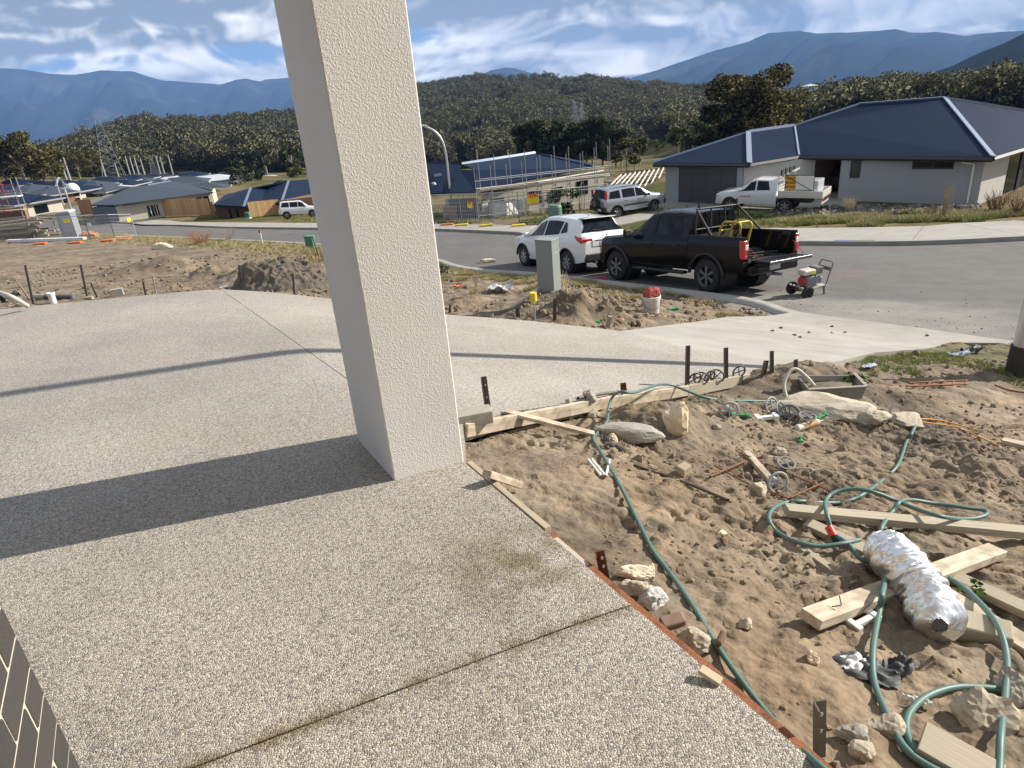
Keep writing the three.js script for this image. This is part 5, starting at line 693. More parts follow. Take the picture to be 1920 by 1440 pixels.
// white hatchback suv with tail towards us
function suvCommon(o, S, P, win, opt) {
  const sec = carShape(S), x0 = S.top[0][0], x1 = S.top[S.top.length - 1][0], body = part('body', carBody(S, sec, x0, x1), P, o);
  for (const s of [-1, 1]) { for (const q of win) part('side_window', sidePatch(sec, ...q, s), mGlass, body); for (const q of opt.seams) part('door_seam', sideStrip(sec, q, 0.012, s), mTrim, body); for (const x of opt.handles) part('door_handle', rbox(0.18, 0.03, 0.035, 0.014, x, opt.hy, s * (bodyAt(sec, x, opt.hy) + 0.008)), opt.handleMat ?? P, body); part('mirror', rbox(0.12, 0.15, 0.22, 0.05, opt.mx, opt.my, s * (tab(S.wide, opt.mx) + 0.08)), opt.mirMat ?? P, o); for (const [ax, ra, yc] of S.axles) { wheel(o, ax, s * (tab(S.wide, ax) - opt.tw / 2 - 0.015), opt.wr, opt.tw, opt.spokes, opt.rimMat ?? mRim); part('wheel_well', cyl(ra - 0.005, ra - 0.005, 0.4, 24).rotateX(PI / 2).translate(ax, yc, s * (tab(S.wide, ax) - 0.3)), mBlack, o); if (opt.flare) part('wheel_arch_flare', new THREE.TorusGeometry(ra + 0.015, 0.028, 8, 30, PI * 0.96).rotateZ(0.06).scale(1, 1, 1.2).translate(ax, yc, s * (tab(S.wide, ax) - 0.012)), mTrim, o); } }
  part('windscreen', crossPatch(sec, ...opt.ws), mGlass, body); if (opt.rw) part('rear_window', crossPatch(sec, ...opt.rw), mGlass, body); part('underside', box((x1 - x0) * 0.85, 0.14, 1.3, (x0 + x1) / 2, S.sill[1][1] + 0.05, 0), mTrim, o);
  return [sec, body];
}
{
  const o = thing('white_suv', 'white compact suv parked ahead of the black pickup', 'car');
  const S = { top: [[-2.17, 0.5], [-2.165, 0.95], [-2.1, 1.12], [-1.98, 1.2], [-1.72, 1.56], [-1.6, 1.6], [-0.6, 1.65], [0.1, 1.62], [0.45, 1.5], [1.15, 1.1], [1.3, 1.06], [1.95, 0.95], [2.12, 0.8], [2.19, 0.45]], belt: [[-2.17, 0.48], [-2.16, 0.9], [-2.0, 1.1], [-1.6, 1.13], [0.4, 1.0], [1.2, 0.97], [2.0, 0.85], [2.15, 0.7], [2.19, 0.42]], wide: [[-2.17, 0.74], [-2.05, 0.84], [-1.5, 0.9], [0, 0.9], [1.5, 0.89], [2.0, 0.8], [2.19, 0.62]], roof: [[-2.17, 0.66], [-1.7, 0.62], [0.3, 0.62], [1.2, 0.72], [2.19, 0.7]], sill: [[-2.17, 0.4], [-1.8, 0.33], [0, 0.28], [1.9, 0.28], [2.19, 0.3]], axles: [[1.335, 0.39, 0.34], [-1.335, 0.39, 0.34]] };
  const W = paint(0.78, 0.79, 0.8);
  const [sec, body] = suvCommon(o, S, W, [[[0.0, 0.08], [0.95, 0.12], [0.42, 0.88], [0.0, 0.9]], [[-0.92, 0.1], [-0.07, 0.08], [-0.07, 0.9], [-0.98, 0.86]], [[-1.35, 0.22], [-1.0, 0.14], [-1.05, 0.84], [-1.2, 0.78]]], { seams: [[[1.0, 0.4], [1.03, 0.7], [1.0, 0.98]], [[-0.03, 0.36], [-0.04, 0.7], [-0.04, 1.0]], [[-0.9, 0.5], [-1.0, 0.8], [-1.02, 1.06]]], handles: [0.2, -0.78], hy: 0.9, mx: 0.82, my: 1.06, tw: 0.225, wr: 0.34, spokes: 7, flare: true, ws: [0.47, 1.13, 0.94, 0.96], rw: [-1.98, -1.7, 0.93, 0.86] });
  part('bumper_trim', rbox(0.14, 0.26, 1.5, 0.06, -2.12, 0.5, 0), mTrim, o); part('exhaust', cyl(0.04, 0.04, 0.2, 14).rotateZ(PI / 2).translate(-2.12, 0.36, 0.4), mChrome, o); part('exhaust', cyl(0.04, 0.04, 0.2, 14).rotateZ(PI / 2).translate(-2.12, 0.36, -0.4), mChrome, o);
  const plateTop = part('tailgate_band', rbox(0.03, 0.2, 1.0, 0.02, -2.165, 0.9, 0), W, o); part('garnish', rbox(0.02, 0.03, 0.8, 0.008, -2.18, 0.985, 0), mChrome, plateTop);
  part('number_plate', rbox(0.012, 0.125, 0.37, 0.004, -2.19, 0.9, 0), mWhite, o);
  for (const s of [-1, 1]) { const t = part('tail_light', extr([[-2.1, 0], [-2.1, 0.16], [-1.78, 0.2], [-1.9, 0.05]].map(([a, b]) => [a, b + 0.93]), 0.06, 0.012).translate(0, 0, s * 0.83), mRedL, o); part('inner_lens', rbox(0.05, 0.1, 0.34, 0.02, -2.13, 0.99, s * 0.64), mRedL, o); part('reflector', rbox(0.03, 0.14, 0.22, 0.03, -2.11, 0.58, s * 0.66), mTrim, o); part('headlight', rbox(0.22, 0.12, 0.25, 0.04, 1.98, 0.82, s * 0.66), mChrome, o); }
  // three diamonds badge
  const dm = a => extr([[0, 0], [0.028, 0.048], [0, 0.097], [-0.028, 0.048]], 0.008, 0.002).rotateZ(a); part('badge', merge([dm(0), dm(2.094), dm(-2.094)]).scale(0.75, 0.75, 1).rotateY(-PI / 2).translate(-2.175, 1.07, 0), mChrome, o);
  part('wiper', rod(V(-2.03, 1.2, 0.0), V(-1.96, 1.27, -0.32), 0.012), mTrim, o); part('roof_spoiler', rbox(0.3, 0.03, 1.12, 0.015, -1.72, 1.59, 0), W, o); part('shark_fin', extr([[-0.08, 0], [0.08, 0], [-0.05, 0.07]], 0.03, 0.01).translate(-1.3, 1.62, 0), W, o);
  standOn(o, [983, 504], [1064, 513], streetY, -1, 1.75, 2.72); const k = 1.02; o.scale.setScalar(k);
}
// silver wagon on the driveway opposite
{
  const o = thing('silver_suv', 'silver suv with a spare wheel on its tail, parked by the garage', 'car');
  const S = { top: [[-2.17, 0.55], [-2.16, 1.0], [-2.08, 1.12], [-1.86, 1.62], [-1.75, 1.68], [-0.4, 1.72], [0.25, 1.68], [0.5, 1.58], [1.2, 1.14], [1.35, 1.1], [2.05, 1.0], [2.2, 0.86], [2.25, 0.5]], belt: [[-2.17, 0.53], [-2.15, 0.95], [-2.05, 1.1], [0.8, 1.03], [1.3, 1.0], [2.1, 0.9], [2.25, 0.48]], wide: [[-2.17, 0.8], [-2.0, 0.87], [-1, 0.89], [1.4, 0.88], [2.05, 0.82], [2.25, 0.68]], roof: [[-2.17, 0.72], [-1.8, 0.66], [0.4, 0.65], [1.2, 0.74], [2.25, 0.7]], sill: [[-2.17, 0.46], [-1.8, 0.4], [0, 0.32], [1.9, 0.34], [2.25, 0.36]], axles: [[1.31, 0.4, 0.34], [-1.31, 0.4, 0.34]] };
  const [sec, body] = suvCommon(o, S, paint(0.40, 0.43, 0.47, 0.6), [[[0.05, 0.08], [1.0, 0.08], [0.5, 0.88], [0.05, 0.9]], [[-0.9, 0.08], [-0.03, 0.08], [-0.03, 0.9], [-0.9, 0.9]], [[-1.85, 0.1], [-1.05, 0.08], [-1.05, 0.88], [-1.7, 0.85]]], { seams: [[[1.05, 0.4], [1.06, 0.75], [1.02, 1.02]], [[0.0, 0.38], [0.0, 0.75], [0.0, 1.04]], [[-0.9, 0.55], [-0.97, 0.8], [-0.98, 1.05]]], handles: [0.22, -0.7], hy: 0.94, handleMat: mTrim, mirMat: mTrim, mx: 0.85, my: 1.12, tw: 0.21, wr: 0.34, spokes: 5, flare: true, ws: [0.5, 1.18, 0.94, 0.96], rw: [-2.06, -1.87, 0.9, 0.85] });
  for (const s of [-1, 1]) { part('side_moulding', sideStrip(sec, [[-0.85, 0.66], [0, 0.66], [0.9, 0.66]], 0.09, s, 0.012), mTrim, o); part('tail_light', rbox(0.12, 0.56, 0.1, 0.03, -2.02, 1.32, s * 0.76), mRedL, o); part('headlight', rbox(0.2, 0.15, 0.3, 0.04, 2.05, 0.86, s * 0.65), mChrome, o); part('roof_rail', rbox(1.9, 0.03, 0.04, 0.012, -0.7, 1.72, s * 0.58), mTrim, o); }
  part('lower_cladding', rbox(0.24, 0.32, 1.74, 0.08, -2.1, 0.55, 0), mTrim, o); part('front_bumper', rbox(0.2, 0.3, 1.6, 0.08, 2.16, 0.52, 0), mTrim, o); const sp = wheel(o, 0, 0.01, 0.34, 0.2, 6, mRim); sp.name = 'spare_wheel'; sp.position.set(-2.27, 0.92, 0); sp.rotation.y = -PI / 2; part('bracket', box(0.1, 0.1, 0.1, 0, 0, -0.08), mTrim, sp); part('number_plate', box(0.01, 0.12, 0.36, -2.235, 0.52, 0.35), mWhite, o);
  standOn(o, [1229, 396], [1155, 409], (x, z) => top(x, z), 1, 1.72);
}
// white tray truck
{
  const o = thing('tray_truck', 'white dual cab truck with an aluminium drop side tray', 'truck');
  const S = { top: [[-1.05, 1.76], [-0.9, 1.8], [0.1, 1.83], [0.4, 1.75], [1.15, 1.25], [1.25, 1.2], [2.15, 1.1], [2.38, 1.0], [2.45, 0.6]], belt: [[-1.05, 1.22], [1.1, 1.14], [2.2, 1.02], [2.4, 0.9], [2.45, 0.56]], wide: [[-1.05, 0.9], [1.6, 0.9], [2.2, 0.84], [2.45, 0.68]], roof: [[-1.05, 0.68], [0.4, 0.68], [1.2, 0.78], [2.45, 0.76]], sill: [[-1.05, 0.48], [1.9, 0.46], [2.45, 0.42]], axles: [[1.54, 0.46, 0.39]] };
  const W = paint(0.66, 0.68, 0.7), [sec, body] = suvCommon(o, S, W, [[[0.12, 0.06], [0.98, 0.06], [0.42, 0.9], [0.12, 0.92]], [[-0.7, 0.06], [0.03, 0.06], [0.03, 0.92], [-0.55, 0.92]]], { seams: [[[1.02, 0.55], [1.05, 0.85], [1.02, 1.13]], [[0.07, 0.52], [0.06, 0.9], [0.06, 1.16]], [[-0.85, 0.6], [-0.88, 0.9], [-0.9, 1.2]]], handles: [0.25, -0.6], hy: 1.02, mx: 0.95, my: 1.25, tw: 0.25, wr: 0.38, spokes: 6, ws: [0.42, 1.1, 0.95, 0.97] });
  const mAl = M(lin(0.62, 0.62, 0.6), { roughness: 0.5, metalness: 0.3 });
  part('chassis', box(4.4, 0.2, 0.8, -0.6, 0.62, 0), mTrim, o); part('tray_floor', box(2.35, 0.08, 1.85, -2.3, 0.9, 0), mAl, o); for (const s of [-1, 1]) { const p = part('drop_side', rbox(2.3, 0.3, 0.03, 0.01, -2.3, 1.08, s * 0.93), mAl, o); for (const y of [0.99, 1.08, 1.17]) part('rib', box(2.25, 0.02, 0.012, -2.3, y, s * 0.95), mAl, p); part('mud_guard', new THREE.CylinderGeometry(0.47, 0.47, 0.3, 20, 1, true, PI * 0.5 - 1.35, 2.7).rotateX(PI / 2).translate(-1.55, 0.4, s * 0.76), mTrim, o); wheel(o, -1.55, s * 0.77, 0.38, 0.25, 6, mRim); part('tail_light', rbox(0.05, 0.1, 0.3, 0.01, -3.46, 0.78, s * 0.7), mRedL, o); part('headlight', rbox(0.22, 0.16, 0.3, 0.05, 2.26, 0.92, s * 0.66), mChrome, o); }
  part('tail_board', rbox(0.03, 0.3, 1.85, 0.01, -3.47, 1.08, 0), mAl, o); part('rear_underrun', merge([box(0.05, 0.3, 0.06, -3.4, 0.7, 0.6), box(0.05, 0.3, 0.06, -3.4, 0.7, -0.6), box(0.05, 0.06, 1.6, -3.42, 0.56, 0)]), mAl, o);
  part('headboard', merge([box(0.04, 0.05, 1.8, -1.16, 1.95, 0), box(0.04, 1.1, 0.05, -1.16, 1.42, 0.88), box(0.04, 1.1, 0.05, -1.16, 1.42, -0.88), ...[1.3, 1.45, 1.6, 1.75].map(y => box(0.025, 0.06, 1.75, -1.16, y, 0))]), W, o); part('beacon', cyl(0.05, 0.06, 0.1, 14, -1.02, 1.9, -0.4), mAmber, o); part('toolbox', rbox(0.55, 0.75, 1.3, 0.03, -2.85, 1.33, 0.1), W, o);
  part('arrow_board', merge([box(0.06, 0.3, 0.3, -1.2, 2.15, -0.55), box(0.06, 0.3, 0.3, -1.3, 2.18, -0.15), box(0.06, 0.3, 0.3, -1.4, 2.2, 0.25), box(0.06, 0.3, 0.3, -1.5, 2.2, 0.65)]), mBlack, o); part('arrow_board_post', rod(V(-1.25, 1.95, 0), V(-1.25, 2.1, 0), 0.03), mAl, o); part('light_bar', rbox(0.1, 0.08, 1.3, 0.02, -1.75, 2.2, 0.1), W, o); part('light_bar_post', rod(V(-1.75, 0.94, 0.1), V(-1.75, 2.2, 0.1), 0.025), mAl, o);
  standOn(o, [1373, 397], [1463, 400], (x, z) => planeY(x, z) + 0.04, -1, 1.75);
  o.updateMatrixWorld(true);
  // door lettering
  const font = await new FontLoader().loadAsync('fonts/droid/droid_sans_bold.typeface.json');
  globalThis.FONT = font;
  const tg = (s, size) => { const g = new THREE.ShapeGeometry(font.generateShapes(s, size), 3); g.computeBoundingBox(); const b = g.boundingBox; return g.translate(-(b.min.x + b.max.x) / 2, -(b.min.y + b.max.y) / 2, 0); };
  globalThis.TEXT = tg; part('door_lettering', tg('SUPALUX', 0.1).rotateY(PI).translate(0.62, 0.9, -0.925), M(lin(0.55, 0.1, 0.06)), o);
  // sign board leaning on the tray side
  const sg = thing('road_work_sign', 'yellow and white END ROAD WORK sign board on the truck tray', 'sign'); sg.position.copy(o.localToWorld(V(-2.22, 1.24, -0.8))); sg.quaternion.copy(o.quaternion); const mm = (g, m, n) => part(n, g, m, sg);
  mm(rbox(1.52, 0.82, 0.03, 0.006, 0, 0.41, 0), mBlack, 'frame'); mm(box(0.92, 0.74, 0.006, -0.27, 0.41, -0.019), mWhite, 'white_panel'); mm(box(0.52, 0.74, 0.006, 0.455, 0.41, -0.019), M(lin(0.75, 0.36, 0.02), { roughness: 0.6 }), 'yellow_panel'); [['END', 0.63], ['ROAD', 0.41], ['WORK', 0.19]].forEach(([s, y]) => mm(TEXT(s, 0.14).rotateY(PI).translate(0.455, y, -0.0245), mBlack, 'lettering')); mm(bar(V(0.7, 0.74, -0.03), V(-0.66, 0.02, -0.03), 0.03, 0.012), mBlack, 'strut');
}
// pressure washer on the road
{
  const o = thing('pressure_washer', 'petrol pressure washer on a wheeled trolley, standing on the road', 'pressure washer');
  const mFr = M(lin(0.23, 0.22, 0.2), { roughness: 0.4, metalness: 0.6 });
  part('engine', rbox(0.36, 0.3, 0.32, 0.05, 0.0, 0.42, 0), M(lin(0.19, 0.2, 0.21), { roughness: 0.5 }), o); part('fuel_tank', rbox(0.4, 0.15, 0.3, 0.05, 0.1, 0.67, -0.02), M(lin(0.55, 0.53, 0.45), { roughness: 0.4 }), o); part('tank_label', extr([[-0.1, -0.05], [0.02, -0.05], [0.1, 0.05], [-0.02, 0.05]], 0.004).translate(0.02, 0.67, -0.175), M(lin(0.75, 0.62, 0.03)), o); part('air_filter', rbox(0.24, 0.2, 0.3, 0.03, -0.22, 0.68, 0), M(lin(0.16, 0.16, 0.16)), o); part('recoil_cover', cyl(0.13, 0.13, 0.08, 24).rotateZ(PI / 2).translate(0.21, 0.42, 0.0), M(lin(0.42, 0.06, 0.07)), o); part('pump', rbox(0.22, 0.2, 0.24, 0.04, -0.24, 0.4, -0.02), M(lin(0.24, 0.25, 0.28), { metalness: 0.5, roughness: 0.4 }), o);
  part('base_plate', rbox(0.75, 0.025, 0.46, 0.008, -0.1, 0.24, 0), M(lin(0.45, 0.43, 0.38), { roughness: 0.5 }), o);
  for (const s of [-1, 1]) { part('handle_frame', tube([V(-0.2, 0.24, s * 0.22), V(-0.38, 0.26, s * 0.23), V(-0.46, 0.5, s * 0.23), V(-0.58, 0.82, s * 0.22), V(-0.6, 0.86, s * 0.16)], 0.018, 30, 8), mFr, o); wheel(o, 0.26, s * 0.3, 0.18, 0.1, 5, mTrim); part('foot', bar(V(-0.36, 0.25, s * 0.2), V(-0.4, 0.0, s * 0.2), 0.04), mFr, o); } part('handle_bar', rod(V(-0.6, 0.86, -0.17), V(-0.6, 0.86, 0.17), 0.018), mFr, o); part('cross_plate', rbox(0.02, 0.1, 0.42, 0.005, -0.53, 0.68, 0), mFr, o); part('axle', rod(V(0.26, 0.17, -0.3), V(0.26, 0.17, 0.3), 0.014), mFr, o); part('front_bar', tube([V(0.25, 0.26, -0.22), V(0.45, 0.33, -0.22), V(0.47, 0.33, 0), V(0.45, 0.33, 0.22), V(0.25, 0.26, 0.22)], 0.016, 24, 8), mFr, o); part('hose_fitting', rbox(0.1, 0.08, 0.1, 0.02, 0.47, 0.28, -0.2), mTrim, o);
  const c = hit(1513, 553, streetY); o.position.copy(c); o.rotation.y = PI + 0.32; o.scale.setScalar(0.82);
}
// ---------- houses ----------
const mRoofBlue = MP(lin(0.013, 0.024, 0.052), { roughness: 0.5, specularIntensity: 0.08, bumpMap: ribBump, bumpScale: 0.008, side: THREE.DoubleSide }), mRoofGrey = MP(lin(0.05, 0.064, 0.088), { roughness: 0.55, specularIntensity: 0.4, bumpMap: ribBump, bumpScale: 0.008, side: THREE.DoubleSide }), mCap = M(lin(0.30, 0.36, 0.46), { roughness: 0.3, metalness: 0.5 }), mHouseWall = M(lin(0.33, 0.345, 0.36), { roughness: 0.85 }), mHousePale = M(lin(0.5, 0.49, 0.46), { roughness: 0.85 }), mGutter = M(lin(0.022, 0.025, 0.03), { roughness: 0.5 }), mBrown = M(lin(0.12, 0.062, 0.04), { roughness: 0.85 }), mBrick = M(lin(0.26, 0.14, 0.09), { roughness: 0.9 }), mCream = M(lin(0.55, 0.5, 0.41), { roughness: 0.85 }), mPaling = M(lin(1.25, 0.95, 0.62), { map: woodTex, roughness: 0.9 }), mDoor = M(lin(0.06, 0.06, 0.064), { roughness: 0.55 });
const LV = (px, py, y) => hit(px, py, () => y);
// wall between two plan points, from ground (y0) up to y1, thickness to the rear
function wallG(a, b, y0, y1, t = 0.16) { const dx = b.x - a.x, dz = b.z - a.z, l = hypot(dx, dz); return box(l, y1 - y0, t).rotateY(atan2(-dz, dx)).translate((a.x + b.x) / 2, (y0 + y1) / 2, (a.z + b.z) / 2); }
// point on wall a-b at photo column px, and a flat box (window, door) set into it
function onWall(a, b, px) { const f = t => { const p = a.clone().lerp(b, t); const v = p.clone().sub(CP).applyQuaternion(CQI); return 960 + 1280 * v.x / -v.z; }; let lo = 0, hi = 1; const inc = f(1) > f(0); for (let k = 0; k < 40; k++) { const m = (lo + hi) / 2; ((f(m) < px) === inc) ? lo = m : hi = m; } return lo; }
function opening(o, name, a, b, px0, px1, y0, y1, mat, d = 0.22, frame = mGutter) { const A = a.clone().lerp(b, onWall(a, b, px0)), B = a.clone().lerp(b, onWall(a, b, px1)); const w = part(name, wallG(A, B, y0, y1, d), mat, o); if (frame) { const e = 0.06; part('frame', wallG(A, B, y1 - e, y1 + 0.003, d + 0.05), frame, w); part('frame', wallG(A, B, y0 - 0.003, y0 + e, d + 0.05), frame, w); const s = (p, q) => part('frame', wallG(p, p.clone().lerp(q, e / p.distanceTo(q)), y0 + e, y1 - e, d + 0.05), frame, w); s(A, B); s(B, A); } return w; }
function ribbed(pts, t, mat, parent, name, along, gap = 0.4) { const m = part(name, plate(pts, t), mat, parent); return m; }
// big house across the street
{
  const ye = -3.5, E1 = LV(1225, 305, ye), E2 = LV(1405, 306, ye), E3 = LV(1498, 291, ye), E4 = LV(1862, 294, ye), B4 = LV(2070, 232, ye), g1 = LV(1403, 248, -2.25), g2 = LV(1490, 236, -2.2), m1 = LV(1610, 196, -1.25), m2 = LV(1772, 184, -1.2), B1 = E1.clone().add(V(6.5, 0, -5.5)), B2 = V(30, ye, -56);
  const o = thing('house', 'blue roofed single storey house with pale rendered walls and dark garage door', 'house', V(20, PAD, -42)), L = p => p.clone().sub(o.position), lv = a => a.map(L);
  part('roof_front', plate(lv([E3, E4, m2, m1, g2]), 0.08), mRoofBlue, o); part('roof_side', plate(lv([E4, B4, m2]), 0.08), mRoofBlue, o); part('garage_roof_side', plate(lv([E2, E3, g2, g1]), 0.08), mRoofBlue, o); part('garage_roof_front', plate(lv([E1, E2, g1]), 0.08), mRoofBlue, o); part('roof_rear', merge([plate(lv([E1, g1, g2, B1]), 0.06), plate(lv([B1, g2, m1, B2]), 0.06), plate(lv([B2, m1, m2, B4]), 0.06)]), mRoofBlue, o);
  const cap = (a, b, w) => part('ridge_cap', bar(L(a).add(V(0, 0.03, 0)), L(b).add(V(0, 0.03, 0)), w, 0.06), mCap, o);
  cap(E2, g1, 0.32); cap(g1, g2, 0.22); cap(E4, m2, 0.3); cap(m1, m2, 0.16); cap(E1, g1, 0.12); cap(g2, m1, 0.12); cap(E3, g2, 0.12); cap(m2, B4, 0.16);
  const gut = (a, b) => part('gutter', bar(L(a).add(V(0, -0.13, 0)), L(b).add(V(0, -0.13, 0)), 0.16, 0.2), mGutter, o); gut(E1, E2); gut(E2, E3); gut(E3, E4); gut(E4, B4);
  // soffit closes the eaves
  part('soffit', plate(lv([E1, E2, E3, E4, B4, B2, B1].map(p => lift(p, -0.2))), 0.04), mHousePale, o);
  // walls stand in from the eaves
  const ins = (p, dx, dz) => V(p.x + dx, PAD, p.z + dz), W1 = ins(E1, 0.9, -0.25), W2 = ins(E2, -0.05, -0.75), W3 = LV(1511, 300, ye).setY(PAD).add(V(1.6, 0, -2.4)), W4 = LV(1579, 300, ye - 0.2).setY(PAD).add(V(0.3, 0, -0.5)), W5 = LV(1848, 300, ye - 0.2).setY(PAD).add(V(0.25, 0, -0.5)), W6 = ins(B4, -0.8, -0.6);
  const wl = (n, a, b, mat) => part(n, wallG(L(a), L(b), -0.5, ye - PAD - 0.22), mat, o);
  wl('garage_wall', W1, W2, mHouseWall); wl('garage_side_wall', W2, W3, mHousePale); wl('main_wall', W4, W5, mHouseWall); wl('side_wall', W5, W6, mHousePale); wl('left_wall', W1, V(B1.x + 0.4, 0, B1.z + 0.5), mHouseWall); wl('carport_rear_wall', W3, V(W4.x + 3, PAD, W4.z - 4.5), mBrown); wl('carport_side_wall', W4, V(W4.x + 3, PAD, W4.z - 4.5), mHouseWall);
  const gd = opening(o, 'garage_door', L(W1).setY(0), L(W2).setY(0), 0, 0, 0, 0.01, mDoor, 0.01, null); gd.removeFromParent();
  const onW = (a, b, px) => a.clone().lerp(b, onWall(a.clone().setY(PAD + 1.2), b.clone().setY(PAD + 1.2), px));
  const dA = onW(W1, W2, 1274), dB = onW(W1, W2, 1382), door = part('garage_door', wallG(L(dA), L(dB), 0.0, 2.2, 0.2), mDoor, o); const n = V(dB.z - dA.z, 0, -(dB.x - dA.x)).normalize(); if (n.z < 0) n.negate();
  for (let r = 0; r < 5; r++) for (let k = 0; k < 4; k++) { const a = L(dA).lerp(L(dB), (k + 0.06) / 4).addScaledVector(n, 0.105), b = L(dA).lerp(L(dB), (k + 0.94) / 4).addScaledVector(n, 0.105); part('door_panel', wallG(a, b, r * 0.44 + 0.05, r * 0.44 + 0.38, 0.03), mDoor, door); }
  const win = (p0, p1, y0, y1, lab, split) => { const a = onW(W4, W5, p0), b = onW(W4, W5, p1), A = L(a), B = L(b); const w = part('window', wallG(A, B, y0, y1, 0.2), mGlass, o), e = 0.07, f = (p, q, u, v) => part('frame', wallG(p, q, u, v, 0.24), mGutter, w); f(A, B, y1 - e, y1 + 0.01); f(A, B, y0 - 0.01, y0 + e); f(A, A.clone().lerp(B, e / A.distanceTo(B)), y0 + e, y1 - e); f(B.clone().lerp(A, e / A.distanceTo(B)), B, y0 + e, y1 - e); if (split) f(A.clone().lerp(B, 0.5 - e / 2 / A.distanceTo(B)), A.clone().lerp(B, 0.5 + e / 2 / A.distanceTo(B)), y0 + e, y1 - e); };
  win(1593, 1612, 1.32, 2.25, '', false); win(1707, 1784, 1.84, 2.25, '', true);
  { const a = L(onW(W4, W5, 1822)).addScaledVector(n, 0.16); part('downpipe', rod(V(a.x, -0.3, a.z), V(a.x, 2.1, a.z), 0.05), mWhite, o); part('downpipe_elbow', rod(V(a.x, 2.1, a.z), V(a.x - 0.5, 2.2, a.z - 0.3), 0.05), mWhite, o); }
  { const a = W5.clone().lerp(W6, 0.22), b = W5.clone().lerp(W6, 0.75); part('glass_door', wallG(L(a), L(b), 0.05, 2.15, 0.2), mGlass, o); part('door_post', wallG(L(a.clone().lerp(b, 0.2)), L(a.clone().lerp(b, 0.26)), 0.05, 2.2, 0.3), mGutter, o); }
  // concrete driveway in front and a dark car under the roof
  const dp = [LV(1240, 408, PAD), LV(1330, 396, PAD), LV(1500, 408, PAD), LV(1580, 388, PAD), V(W4.x + 2, 0, W4.z - 3), W3, W2, W1, LV(1100, 402, PAD), LV(1060, 418, PAD - 0.2), LV(1160, 424, PAD)].map(xz); struct('house_driveway', drape(dp, 1, (x, z) => planeY(x, z) + 0.06, (x, z, c) => grey(c, 0.95 + 0.1 * fbm(x, z, 3, 5)), 0.1), mConc);
}
{ const o = thing('parked_car', 'dark sedan in the shade of the carport', 'car'); const S = { top: [[-2.25, 0.5], [-2.2, 0.95], [-1.7, 1.02], [-1.1, 1.4], [-0.2, 1.45], [0.3, 1.4], [1.0, 1.0], [1.9, 0.88], [2.2, 0.7], [2.25, 0.4]], belt: [[-2.25, 0.48], [-2.15, 0.88], [-1.6, 0.96], [1.0, 0.9], [2.0, 0.75], [2.25, 0.38]], wide: [[-2.25, 0.75], [-1.8, 0.88], [1.6, 0.88], [2.25, 0.65]], roof: [[-2.25, 0.6], [-1, 0.6], [0.4, 0.6], [2.25, 0.7]], sill: [[-2.25, 0.35], [0, 0.25], [2.25, 0.3]], axles: [[1.35, 0.36, 0.32], [-1.35, 0.36, 0.32]] }; suvCommon(o, S, paint(0.03, 0.03, 0.033), [[[0.0, 0.08], [0.8, 0.08], [0.3, 0.9], [0.0, 0.9]], [[-1.0, 0.08], [-0.06, 0.08], [-0.06, 0.9], [-0.85, 0.9]]], { seams: [], handles: [0.2], hy: 0.8, mx: 0.7, my: 0.98, tw: 0.2, wr: 0.32, spokes: 5, ws: [0.32, 0.98, 0.9, 0.95] }); const p = LV(1556, 383, PAD); o.position.set(p.x + 2.2, PAD + 0.07, p.z - 4.2); o.rotation.y = -1.0; }
